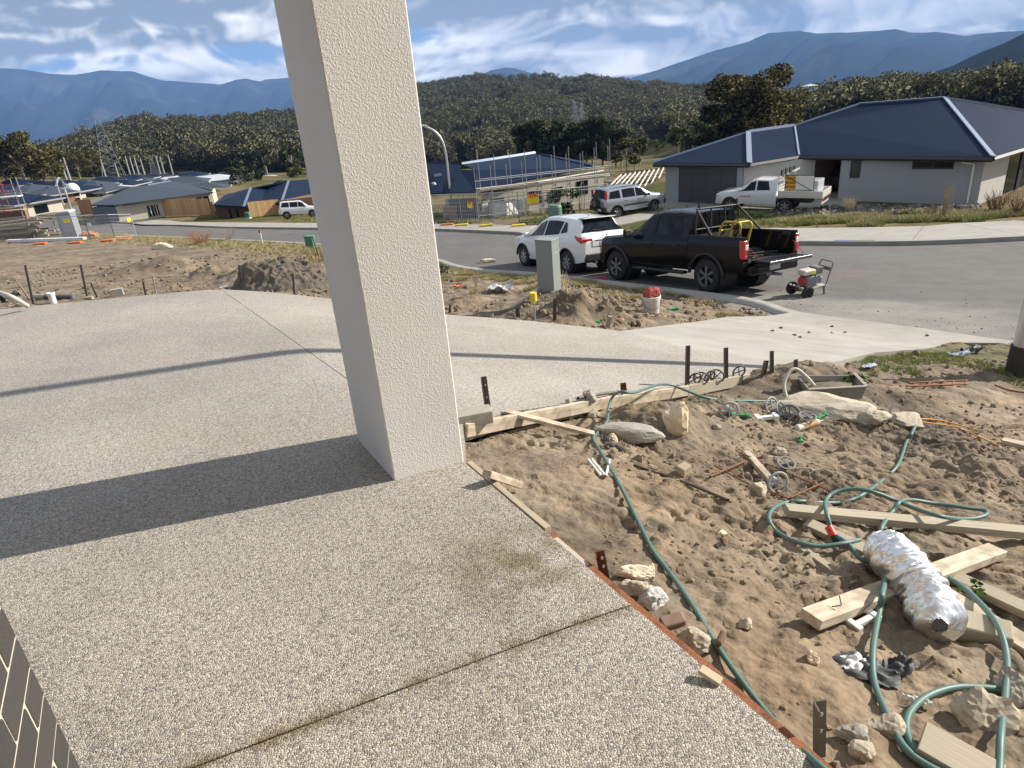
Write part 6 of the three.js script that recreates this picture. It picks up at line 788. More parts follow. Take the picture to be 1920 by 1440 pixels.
// house under scaffold
{
  const o = thing('house', 'black roofed house wrapped in scaffold behind site fencing', 'house', at(960, 405, 50).setY(-7.2)), L = a => a.map(([x, y, d]) => at(x, y, d).sub(o.position)), P = (n, a, m, t = 0.08) => part(n, plate(L(a), t), m, o);
  P('roof_front', [[902, 354, 49.5], [1112, 313, 55], [1003, 288, 59], [867, 308, 55], [893, 319, 51.5]], mRoofBlue); P('wing_roof', [[842, 361, 49.5], [893, 361, 48.5], [893, 319, 51.5], [862, 318, 53]], mRoofBlue); P('wing_hip', [[893, 361, 48.5], [902, 354, 49.5], [893, 319, 51.5]], mRoofBlue); P('left_roof', [[790, 368, 54], [842, 361, 50], [866, 309, 55], [826, 301, 58], [790, 306, 60]], mRoofBlue); P('porch_hip', [[808, 362, 51], [830, 363, 50.5], [830, 330, 53], [812, 332, 53]], mRoofBlue); P('roof_rear', [[1112, 313, 55], [1003, 288, 59], [867, 308, 55], [850, 318, 64], [1100, 305, 66]], mRoofBlue);
  part('ridge_cap', bar(...L([[866, 307, 55], [1004, 286, 59]]), 0.2, 0.08), mCap, o); part('ridge_cap', bar(...L([[814, 329, 53], [828, 327, 53]]), 0.2, 0.08), mCap, o); part('skylight', bar(...L([[811, 345, 51.8], [816, 344, 51.6]]), 0.2, 0.1), mWhite, o);
  const [a, b] = L([[904, 362, 50.2], [1130, 319, 55]]), [c0, d0] = L([[835, 372, 50.4], [897, 370, 49.6]]); const wallDown = (n, p, q, y, m) => part(n, wallG(p, q, y, p.y - 0.05, 0.15), m, o); a.y = b.y = min(a.y, b.y);
  wallDown('front_wall', a, b, -0.6, M(lin(0.62, 0.58, 0.48), { roughness: 0.9 })); wallDown('garage_wall', c0, d0, -0.3, mHouseWall); part('fascia', bar(lift(a, 0.1), lift(b, 0.25), 0.08, 0.35), mWhite, o); part('deck_roof', plate(L([[897, 366, 47.8], [1010, 342, 50.5], [1005, 337, 51.5], [902, 355, 49.4]]), 0.06), M(lin(0.2, 0.1, 0.06), { roughness: 0.9 }), o);
  const wn = a.clone().sub(b).cross(V(0, 1, 0)).normalize(); if (wn.z < 0) wn.negate(); for (const [t0, t1, y0, y1] of [[0.06, 0.16, 0.1, 1.6], [0.36, 0.46, 0.8, 1.7], [0.55, 0.62, 0.8, 1.7], [0.76, 0.86, 0.9, 1.9]]) part('window', wallG(a.clone().lerp(b, t0), a.clone().lerp(b, t1), y0, min(y1, a.y - 0.2), 0.2), mGlass, o); for (let k = 0; k < 9; k++) part('wall_board', wallG(a.clone().lerp(b, k / 9 + 0.01).addScaledVector(wn, 0.1), a.clone().lerp(b, (k + 0.9) / 9).addScaledVector(wn, 0.1), -0.5, 0.35, 0.04), mCream, o);
  part('garage_opening', wallG(c0.clone().lerp(d0, 0.1), c0.clone().lerp(d0, 0.9), -0.2, 1.9, 0.22), M(lin(0.10, 0.13, 0.19), { roughness: 0.5 }), o);
  // scaffold
  const mGalv = M(lin(0.34, 0.35, 0.36), { roughness: 0.5, metalness: 0.6 }), s = thing('scaffold', 'galvanised scaffold with planks along the black roofed house', 'scaffold'), A = at(898, 414, 48), B = at(1142, 388, 53.5), up = V(0, 1, 0), dir = B.clone().sub(A), back = V(0.3, 0, -0.95); A.y = planeY(A.x, A.z); B.y = planeY(B.x, B.z); const n = 9; for (let i = 0; i <= n; i++) { const p = A.clone().lerp(B, i / n), hgt = 3.4 + 0.5 * hash(i, 3, 3) + i * 0.07; part('standard', rod(p, lift(p, hgt), 0.026, 6), mGalv, s); const q = p.clone().add(back); part('standard', rod(q, lift(q, hgt + 0.7 * hash(i, 8, 2)), 0.026, 6), mGalv, s); part('transom', rod(lift(p, 1.9), lift(q, 1.9), 0.03, 6), mGalv, s); }
  for (const y of [0.3, 1.2, 2.0, 2.6]) { part('ledger', rod(lift(A, y), lift(B, y + 0.35), 0.025, 6), mGalv, s); if (y > 1) part('ledger', rod(lift(A, y).add(back), lift(B, y + 0.35).add(back), 0.025, 6), mGalv, s); } for (let i = 0; i < n; i++) { const p = A.clone().lerp(B, (i + 0.02) / n), q = A.clone().lerp(B, (i + 0.98) / n); part('plank', plate([lift(p, 1.95 + 0.35 * i / n), lift(q, 1.95 + 0.35 * (i + 1) / n), lift(q, 1.95 + 0.35 * (i + 1) / n).add(back), lift(p, 1.95 + 0.35 * i / n).add(back)], 0.06), M(lin(0.5, 0.46, 0.38)), s); if (i % 3 === 0) part('brace', rod(lift(p, 0.2), lift(q, 1.9), 0.028, 6), mGalv, s); } part('toe_board', bar(lift(A, 2.1), lift(B, 2.45), 0.03, 0.2), mWhite, s);
}
// temporary fence panels
const mFence = M(lin(0.42, 0.43, 0.44), { roughness: 0.5, metalness: 0.15 });
function fencePanel(a, b, h, label, group, sign) {
  const o = thing('site_fence_panel', label, 'fence panel', a, 0, group), B = b.clone().sub(a), Z = V(0, 0, 0), m = mFence; part('post', rod(Z, V(0, h, 0), 0.03, 6), m, o); part('post', rod(B, lift(B, h), 0.03, 6), m, o); part('rail', rod(V(0, h, 0), lift(B, h), 0.026, 6), m, o); part('rail', rod(V(0, 0.12, 0), lift(B, 0.12), 0.026, 6), m, o);
  const w = []; for (let k = 1; k < 16; k++) { const p = B.clone().multiplyScalar(k / 16); w.push(rod(lift(p, 0.12), lift(p, h), 0.006, 4)); } for (let k = 1; k < 7; k++) w.push(rod(V(0, h * k / 7, 0), lift(B, h * k / 7), 0.006, 4)); part('wire_mesh', merge(w), m, o);
  if (sign) { const c = B.clone().multiplyScalar(sign[0]), ang = atan2(-B.z, B.x), g = thing('site_sign', sign[1], 'sign', lift(a.clone().add(c), sign[2] ?? h * 0.72), ang); const s = sign[3] ?? 1; part('board', box(0.62 * s, 0.5 * s, 0.02, 0, 0, 0.05), /white/.test(sign[1]) ? mWhite : M(lin(0.72, 0.56, 0.02)), g); if (sign[4] !== false) { part('header', box(0.62 * s, 0.2 * s, 0.006, 0, 0.18 * s, 0.065), M(lin(0.75, 0.3, 0.02)), g); part('lettering', TEXT(sign[4] ?? 'TFH', 0.16 * s).translate(0, 0.17 * s, 0.071), M(lin(0.5, 0.02, 0.02)), g); } }
  return o;
}
{
  const run = (pts, h, lab, grp, signs = {}) => { let n = 0; for (let i = 0; i < pts.length - 1; i++) { const a = pts[i], b = pts[i + 1]; fencePanel(a, b, h, lab(n), grp, signs[n]); n++; } };
  const q = (a) => a.map(([x, y]) => G(x, y));
  run(q([[814, 416], [866, 418], [924, 419], [974, 420], [1030, 416], [1088, 410], [1140, 402]]), 1.85, n => ['site fence panel beside the street lamp foot', 'site fence panel carrying the small yellow sign', 'site fence panel in front of the white wrapped pallets', 'site fence panel carrying the large red and yellow sign', 'site fence panel in front of the leafy shrub', 'site fence panel beside the silver suv'][n], 'site fence panels before the scaffold', { 1: [0.35, 'small yellow and red site sign on the fence', 1.15, 0.75], 3: [0.5, 'red and yellow hire sign on the scaffold fence', 1.4, 1.05] });
  run(q([[-40, 454], [8, 453], [62, 452], [112, 450], [170, 449], [216, 447], [257, 445]]), 1.9, n => ['site fence panel in front of the red scaffold', 'site fence panel beside the stacked timber', 'site fence panel between the timber stack and the toilet cabin', 'site fence panel between the toilet cabin and the white notice', 'site fence panel with the small white notice', 'end site fence panel with the yellow notice'][n], 'site fence panels on the dirt lot', { 4: [0.15, 'small white notice on the lot fence', 1.2, 0.55, false], 5: [0.85, 'small yellow notice on the end fence panel', 1.45, 0.6, false] });
  for (const [x, y, l] of [[28, 456, 'beside the long white beam end'], [76, 459, 'in front of the long white beam'], [142, 457, 'in front of the grey toilet cabin'], [203, 453, 'next to the last two fence panels'], [232, 451, 'under the end fence panel']]) { const m = solo('fence_foot', 'orange plastic fence foot ' + l, 'fence foot', rbox(0.95, 0.16, 0.4, 0.05, 0, 0.08, 0), M(lin(0.62, 0.13, 0.03), { roughness: 0.7 })); m.position.copy(G(x, y)); }
  for (const [x, y, c, l] of [[838, 423, [0.55, 0.14, 0.04], 'orange'], [866, 424, [0.6, 0.46, 0.08], 'yellow'], [912, 425, [0.6, 0.46, 0.08], 'middle yellow'], [972, 425, [0.6, 0.46, 0.08], 'yellow end post']]) { const m = solo('fence_foot', l + ' plastic fence foot on the far verge', 'fence foot', rbox(0.8, 0.14, 0.3, 0.05, 0, 0.07, 0), M(lin(...c), { roughness: 0.7 })); m.position.copy(G(x, y)); }
  // toilet cabin
  const c = thing('toilet_cabin', 'grey portable toilet cabin behind the lot fence', 'toilet cabin', G(138, 446), 0.15), mg = M(lin(0.24, 0.27, 0.30), { roughness: 0.6 }); part('cabin', rbox(1.15, 2.15, 1.15, 0.04, 0, 1.12, 0), mg, c); const d = part('door', rbox(0.8, 1.85, 0.04, 0.01, 0.05, 1.05, 0.58), M(lin(0.3, 0.34, 0.38)), c); for (let k = 0; k < 3; k++) part('vent_slat', box(0.5, 0.03, 0.02, 0.05, 0.35 + k * 0.1, 0.61), mg, d); part('notice', box(0.5, 0.34, 0.02, 0.15, 1.55, 0.61), M(lin(0.75, 0.65, 0.03)), d); part('roof', extr([[-0.62, 0], [0.62, 0], [0.5, 0.16], [-0.5, 0.16]], 1.24, 0.02).translate(0, 2.18, 0), M(lin(0.5, 0.53, 0.56)), c); part('skid', box(1.3, 0.12, 1.3, 0, 0.02, 0), M(lin(0.4, 0.4, 0.4)), c);
  const bm = solo('beam', 'long white beam lying in front of the lot fence', 'beam', beamG(lift(G(16, 455), 0.12), lift(G(160, 450), 0.12), 0.35, 0.25, 0.02), mWhite);
  const tb = thing('timber_stack', 'stack of timber and rubble behind the lot fence', 'timber stack', G(40, 447)); for (let k = 0; k < 26; k++) part('board', beamG(V(-2.6 + rr(-0.5, 0.4), 0.1 + floor(k / 4) * 0.24, rr(-0.9, 0.5)), V(2.2 + rr(-0.9, 0.6), 0.1 + floor(k / 4) * 0.24 + rr(-0.1, 0.1), rr(-0.9, 0.5)), 0.2, 0.16, 0), k % 3 ? mGreyWood : mBrown, tb);
  const pk = solo('debris_heap', 'small heap of orange netting and soil near the toilet cabin', 'debris', rock(0.8, 0.4, 0.5, 2, 0.6, 71), M(lin(0.42, 0.2, 0.1), { roughness: 1 })); pk.position.copy(G(166, 444)); const gs = sheetScrap(103, 438, 0.9, 0.6, 'pale red crumpled wrap behind the lot fence', M(lin(0.6, 0.4, 0.38)), 0.2, 0.4, 'wrap');
}
// pallets of wrapped bricks
[[846, 412, 'beside the street lamp', [0.3, 0.22, 0.2]], [897, 408, 'grey topped, nearest the street lamp in its row', [0.68, 0.69, 0.7]], [913, 407, 'behind the small yellow sign', [0.74, 0.75, 0.76]], [934, 407, 'in the middle of its row', [0.7, 0.71, 0.72]], [952, 406, 'next to the last by the scaffold', [0.74, 0.74, 0.75]], [966, 404, 'end of the row by the scaffold corner', [0.66, 0.67, 0.68]]].forEach(([x, y, l, c], i) => { const o = thing('brick_pallet', 'white wrapped pallet of building blocks, ' + l, 'pallet', G(x, y), 0.2 * i); part('wrapped_load', rbox(1.0, 0.85 + 0.15 * (i % 2), 0.9, 0.06, 0, 0.58, 0), M(lin(...c), { roughness: 0.45 }), o); part('pallet', merge([box(1.1, 0.03, 1.0, 0, 0.13, 0), box(0.1, 0.11, 1, -0.4, 0.06, 0), box(0.1, 0.11, 1, 0.4, 0.06, 0), box(0.1, 0.11, 1, 0, 0.06, 0)]), mGreyWood, o); });
{ const m = solo('drum', 'green round service drum beside the leafy shrub', 'drum', merge([cyl(0.36, 0.38, 0.95, 24, 0, 0.47, 0), cyl(0.3, 0.36, 0.12, 24, 0, 1.0, 0)]), M(lin(0.10, 0.19, 0.14), { roughness: 0.6 })); m.position.copy(G(1043, 419)); }
// bare roof timbers of the house beyond
{
  const o = thing('roof_frame', 'bare pale roof timbers of a house being built past the scaffold', 'roof frame', at(1190, 360, 62)), mT = M(lin(0.55, 0.52, 0.46)); const P = (x, y, d) => at(x, y, d).sub(o.position); for (let i = 0; i < 12; i++) { const t = i / 11, a = P(lerp(1135, 1250, t), lerp(357, 347, t), 60 + t * 2), b = P(lerp(1165, 1262, t), lerp(328, 312, t), 68 + t); part('rafter', bar(a, b, 0.12, 0.12), mT, o); part('post', bar(a, V(a.x, a.y - 1.6, a.z), 0.12, 0.12), mT, o); } for (let k = 0; k < 6; k++) { const t = k / 5; part('batten', bar(P(lerp(1135, 1165, t), lerp(356, 328, t), 60 + 8 * t), P(lerp(1250, 1263, t), lerp(346, 311, t), 62 + 7 * t), 0.09, 0.06), k % 2 ? mBrown : mT, o); } part('wall_plate', bar(P(1130, 362, 60), P(1255, 352, 62), 0.2, 0.2), mBrown, o); part('floor_deck', plate([P(1125, 375, 59), P(1262, 366, 61), P(1275, 352, 68), P(1150, 358, 68)], 0.15), mBrown, o);
  for (let k = 0; k < 5; k++) { const p = G(1145 + k * 24, 392 - k * 3); }
}
// street lamps
function lamp(base, top, arm, label, r = 0.07, d0) {
  const P = G(...base), o = thing('street_lamp', label, 'street lamp', P), D = P.distanceTo(CP), T = at(top[0], top[1], d0 ?? hypot(P.x, P.z)).sub(P), A = at(arm[0], arm[1], d0 ?? hypot(P.x, P.z)).sub(P), h = T.y; const c = [V(0, 0, 0), V(0, h * 0.4, 0), V(0, h * 0.7, 0), V(A.x * 0.12, h * 0.87, A.z * 0.12), V(A.x * 0.45, h * 0.975, A.z * 0.45), V(A.x, A.y, A.z)];
  part('pole', tube(c, r, 60, 10), mGalv, o); part('luminaire', rbox(0.75, 0.12, 0.3, 0.05).rotateY(atan2(-A.z, A.x)).translate(A.x * 1.06, A.y - 0.04, A.z * 1.06), M(lin(0.5, 0.51, 0.52)), o); part('base_plate', cyl(r * 2, r * 2.2, 0.12, 12, 0, 0.03, 0), mGalv, o); return o;
}
lamp([850, 411], [828, 240], [792, 235], 'curved arm street lamp beside the scaffold house', 0.075); lamp([134, 393], [124, 338], [106, 346], 'curved arm street lamp by the cement mixer truck', 0.12, 105); lamp([119, 383], [108, 337], [122, 345], 'slender street lamp on the side street', 0.1, 125);
{ // pole on the near verge, its long shadow crosses the driveway
  const P = V(poleBase.x, lot(poleBase.x, poleBase.z), poleBase.z), o = thing('light_pole', 'tall grey light pole with a dark base on the near verge', 'light pole', P); part('shaft', cyl(0.06, 0.105, 15.2, 20, 0, 7.6, 0), mGalv, o); part('base_sleeve', cyl(0.125, 0.13, 0.42, 20, 0, 0.15, 0), M(lin(0.035, 0.03, 0.028)), o); part('outreach_arm', tube([V(0, 15.1, 0), V(0.2, 15.4, -0.3), V(0.9, 15.6, -1.2)], 0.045, 20, 8), mGalv, o); part('luminaire', rbox(0.3, 0.12, 0.8, 0.05, 1.0, 15.6, -1.4), mGalv, o); }
// marker post, green boxes
{ const P = G(492, 459), o = thing('marker_post', 'white marker post with an orange top beside the road', 'marker post', P); const h = upTo(P, 492, 430); part('post', box(0.1, h, 0.05, 0, h / 2, 0), mWhite, o); part('top_band', box(0.104, h * 0.22, 0.054, 0, h * 0.9, 0), M(lin(0.6, 0.13, 0.05)), o); }
for (const [x, y, t, l, s] of [[584, 466, 446, 'green service box on the lot verge beside the pillar', 0.5], [466, 409, 401, 'small green service box on the far verge', 0.6]]) { const P = G(x, y), h = max(0.6, upTo(P, x, t)), o = thing('service_box', l, 'service box', P, -0.3); part('body', rbox(s * 0.9, h, s * 0.6, 0.03, 0, h / 2, 0), M(lin(0.07, 0.2, 0.12), { roughness: 0.6 }), o); part('lid', rbox(s * 0.96, 0.07, s * 0.66, 0.02, 0, h + 0.02, 0), M(lin(0.09, 0.24, 0.15), { roughness: 0.6 }), o); part('plinth', box(s, 0.1, s * 0.7, 0, 0.02, 0), mWhite, o); }
{ const P = G(597, 477), m = solo('stake', 'dark thin stake by the green service box', 'stake', rod(V(0, -0.1, 0), V(-0.12, 0.85, 0), 0.03), mSteel); m.position.copy(P); }
// houses across the road on the left, from their outlines
{
  const o = thing('house', 'grey hip roofed cream house behind the paling fence', 'house', at(300, 400, 100)), L = a => a.map(([x, y, d]) => at(x, y, d).sub(o.position)), P = (n, a, m) => part(n, plate(L(a), 0.15), m, o);
  P('roof_front', [[213, 384, 96], [400, 360, 98], [347, 343, 106], [320, 340, 107], [277, 348, 104]], mRoofGrey); P('wing_roof', [[170, 384, 100], [213, 384, 97], [277, 348, 105], [243, 351, 106]], mRoofGrey); P('roof_rear', [[243, 350, 106], [347, 342, 106], [404, 356, 112], [200, 362, 116]], mRoofGrey); part('ridge_cap', bar(...L([[277, 347, 104], [320, 339.5, 107]]), 0.2, 0.12), mCap, o);
  const [a, b, c] = L([[216, 387, 97], [396, 362.5, 98.6], [404, 362, 104]]); a.y = b.y = c.y = (a.y + b.y) / 2; part('front_wall', wallG(a, b, a.y - 3.0, a.y, 0.2), mCream, o); part('side_wall', wallG(b, c, a.y - 3.0, a.y, 0.2), mCream, o); const [a2] = L([[172, 387, 100]]); part('garage_wall', wallG(a2, a, a.y - 3.2, a.y, 0.2), M(lin(0.12, 0.14, 0.18)), o); for (const [t0, t1, y0, y1] of [[0.3, 0.36, -1.7, -0.4], [0.37, 0.41, -1.7, -0.4], [0.52, 0.62, -1.6, -0.8], [0.82, 0.96, -1.9, -0.3]]) { const w = part('window', wallG(a.clone().lerp(b, t0), a.clone().lerp(b, t1), a.y + y0, a.y + y1, 0.3), mGlass, o); part('frame', wallG(a.clone().lerp(b, (t0 + t1) / 2 - 0.004), a.clone().lerp(b, (t0 + t1) / 2 + 0.004), a.y + y0, a.y + y1, 0.36), mWhite, w); }
}
{
  const o = thing('house', 'dark blue roofed brown brick house with a timber side fence', 'house', at(480, 400, 92)), L = a => a.map(([x, y, d]) => at(x, y, d).sub(o.position)), P = (n, a, m) => part(n, plate(L(a), 0.15), m, o);
  P('garage_roof_front', [[400, 384, 88], [457, 387, 86], [470, 352, 93]], mRoofBlue); P('garage_roof_side', [[457, 387, 86], [490, 380, 88], [500, 350, 95], [470, 352, 93]], mRoofBlue); P('roof_front', [[490, 380, 88], [527, 382, 85], [541, 339, 94], [522, 338, 95.5], [500, 350, 95]], mRoofBlue); P('roof_side', [[527, 382, 85], [640, 368, 90], [620, 333, 97], [541, 339, 94]], mRoofBlue); P('roof_rear', [[400, 384, 88], [470, 352, 93], [541, 339, 94], [620, 333, 97], [640, 350, 108], [420, 366, 104]], mRoofBlue); part('ridge_cap', bar(...L([[457, 387, 86], [470, 352, 93]]), 0.25, 0.12), mCap, o); part('ridge_cap', bar(...L([[527, 382, 85], [541, 339, 94]]), 0.25, 0.12), mCap, o);
  const [a, b, c] = L([[403, 386, 88.6], [525, 384, 86.2], [640, 370, 91]]); const y = a.y; part('front_wall', wallG(a, b.clone().setY(y), y - 3, y - 0.05, 0.2), mBrown, o); part('side_wall', wallG(b, c.clone().setY(y), y - 3, y - 0.05, 0.2), mBrick, o); for (const t of [0.2, 0.31]) part('window', wallG(a.clone().lerp(b, t), a.clone().lerp(b, t + 0.03), y - 2.6, y - 0.5, 0.3), mGlass, o);
}
// paling fences: every board its own piece
function paling(p0, p1, h, n, label, mat) { const a = G(...p0), b = G(...p1), o = thing('paling_fence', label, 'fence', a), B = b.clone().sub(a), g = box(hypot(B.x, B.z) / n * 0.93, h, 0.03), ang = atan2(-B.z, B.x); const tones = [0.85, 1, 1.15].map(k => { const q = mat.clone(); q.color.multiplyScalar(k); return q; }); for (let k = 0; k < n; k++) { const p = B.clone().multiplyScalar((k + 0.5) / n), m = part('paling', g, tones[floor(hash(k, n, 4) * 3)], o); m.position.set(p.x, p.y + h / 2 + 0.04 * hash(k, 3, 1), p.z); m.rotation.y = ang; } for (const y of [0.4, h - 0.3]) part('rail', bar(lift(V(0, 0, 0), y), lift(B, y), 0.05, 0.08), mat, o).position.set(0.06 * sin(ang), 0, -0.06); return o; }
paling([234, 407], [312, 405.5], 1.75, 42, 'brown paling fence before the grey roofed house', M(lin(0.75, 0.5, 0.34), { map: woodTex })); paling([312, 405.5], [396, 403], 1.95, 46, 'golden paling fence before the cream wall', mPaling); paling([398, 403], [404, 404], 1.6, 8, 'short brown paling fence at the dark house corner', M(lin(0.6, 0.42, 0.28), { map: woodTex })); paling([470, 408], [526, 402], 1.7, 36, 'orange lit paling fence beside the brown brick house', mPaling); paling([152, 402], [178, 401], 1.9, 16, 'low orange brick coloured fence beside the dark red car', M(lin(0.9, 0.6, 0.36), { map: woodTex })); paling([526, 402], [600, 400], 1.6, 40, 'shaded paling fence behind the small white suv', M(lin(0.8, 0.5, 0.3), { map: woodTex }));
// small white suv, dark red car, cement mixer
{
  const S = { top: [[-1.95, 0.5], [-1.93, 1.0], [-1.85, 1.1], [-1.7, 1.6], [-1.5, 1.66], [0.1, 1.66], [0.4, 1.55], [1.0, 1.1], [1.7, 1.0], [1.88, 0.85], [1.92, 0.45]], belt: [[-1.95, 0.48], [-1.9, 0.95], [-1.8, 1.05], [1.0, 0.98], [1.8, 0.85], [1.92, 0.42]], wide: [[-1.95, 0.72], [-1.7, 0.8], [1.4, 0.8], [1.92, 0.62]], roof: [[-1.95, 0.62], [-1.6, 0.6], [0.3, 0.6], [1.92, 0.66]], sill: [[-1.95, 0.45], [0, 0.35], [1.92, 0.4]], axles: [[1.22, 0.38, 0.34], [-1.22, 0.38, 0.34]] }; const win = [[[0.0, 0.08], [0.85, 0.08], [0.42, 0.9], [0.0, 0.9]], [[-0.8, 0.08], [-0.06, 0.08], [-0.06, 0.9], [-0.8, 0.9]], [[-1.65, 0.1], [-0.88, 0.08], [-0.88, 0.9], [-1.5, 0.88]]], op = { seams: [[[0.95, 0.45], [0.95, 0.95]], [[-0.02, 0.4], [-0.02, 0.98]]], handles: [0.15, -0.65], hy: 0.9, mx: 0.75, my: 1.1, tw: 0.2, wr: 0.34, spokes: 5, ws: [0.42, 0.98, 0.92, 0.95], rw: [-1.84, -1.72, 0.9, 0.86] };
  const o = thing('white_suv', 'small white suv parked on the driveway of the brown house', 'car'); suvCommon(o, S, paint(0.72, 0.75, 0.8), win, op); for (const s of [-1, 1]) part('tail_light', rbox(0.08, 0.3, 0.1, 0.02, -1.85, 1.05, s * 0.7), mRedL, o); standOn(o, [579, 407], [546, 409.5], (x, z) => top(x, z) + 0.05, 1, 1.5);
  const r = thing('parked_car', 'dark maroon car beside the grey roofed house', 'car'); suvCommon(r, S, paint(0.03, 0.006, 0.014), win, op); standOn(r, [180, 404.5], [203, 405], (x, z) => top(x, z), -1, 1.5);
  const t = thing('mixer_truck', 'white cement mixer truck on the side street', 'truck', at(145, 383, 140)); t.rotation.y = 2.1; t.scale.setScalar(0.8); part('cab', rbox(1.9, 1.9, 2.3, 0.2, -2.2, 1.9, 0), mWhite, t); part('windscreen', box(0.06, 0.7, 1.9, -3.17, 2.25, 0), mGlass, t); part('drum', new THREE.LatheGeometry([[0, -2.42], [0.5, -2.4], [0.9, -2.0], [1.35, -0.6], [1.35, 0.4], [0.9, 1.8], [0.55, 2.2], [0, 2.22]].map(p => new THREE.Vector2(...p)), 28).rotateZ(PI / 2 - 0.22).translate(0.9, 2.9, 0), mWhite, t); part('chassis', box(6.6, 0.3, 1.2, 0, 0.95, 0), mTrim, t); for (const x of [-2.3, 1.0, 2.2]) for (const s of [-1, 1]) wheel(t, x, s * 1.05, 0.5, 0.3, 5, mRim); part('grille', box(0.06, 0.5, 1.6, -3.17, 1.3, 0), mTrim, t);
}
// suburb: [px, py of eave middle, distance, width m, turn, roof, wall, words]
function suburban(px, py, d, w, dp, turn, roof, wall, label, hgt = 2.5, pitch = 0.36) { if (d < 260) { w *= 0.8; dp *= 0.72; }
  const E = at(px, py, d), o = thing('house', label, 'house', V(E.x, E.y - hgt, E.z), turn, 'suburban houses beyond the road'), h = dp / 2 * pitch, R = (w - dp) / 2, e = 0.5; part('walls', box(w, hgt + 1.2, dp, 0, hgt / 2 - 0.6, 0), wall, o);
  const A = V(-w / 2 - e, hgt, dp / 2 + e), B = V(w / 2 + e, hgt, dp / 2 + e), C = V(w / 2 + e, hgt, -dp / 2 - e), D = V(-w / 2 - e, hgt, -dp / 2 - e), r0 = V(-max(R, 0.2), hgt + h, 0), r1 = V(max(R, 0.2), hgt + h, 0); const rf = part('roof', merge([plate([A, B, r1, r0], 0.12), plate([B, C, r1], 0.12), plate([C, D, r0, r1], 0.12), plate([D, A, r0], 0.12)]), roof, o); part('ridge_cap', bar(lift(r0, 0.04), lift(r1, 0.04), 0.22, 0.1), mCap, rf); part('gutter', merge([box(w + 2 * e, 0.2, 0.12, 0, hgt - 0.06, dp / 2 + e), box(0.12, 0.2, dp + 2 * e, w / 2 + e, hgt - 0.06, 0)]), mHouseWall, rf);
  for (const t of [-0.3, 0.05, 0.33]) part('window', box(w * 0.13, 1.1, 0.1, t * w, hgt * 0.6, dp / 2 + 0.02), mGlass, o); part('garage_door', box(w * 0.2, 1.9, 0.1, w * -0.08, 0.95, dp / 2 + 0.03), mHousePale, o); part('window', box(0.1, 1.1, dp * 0.3, w / 2 + 0.02, hgt * 0.6, 0), mGlass, o);
}
const mRoofPale = M(lin(0.5, 0.53, 0.56), { roughness: 0.5 });
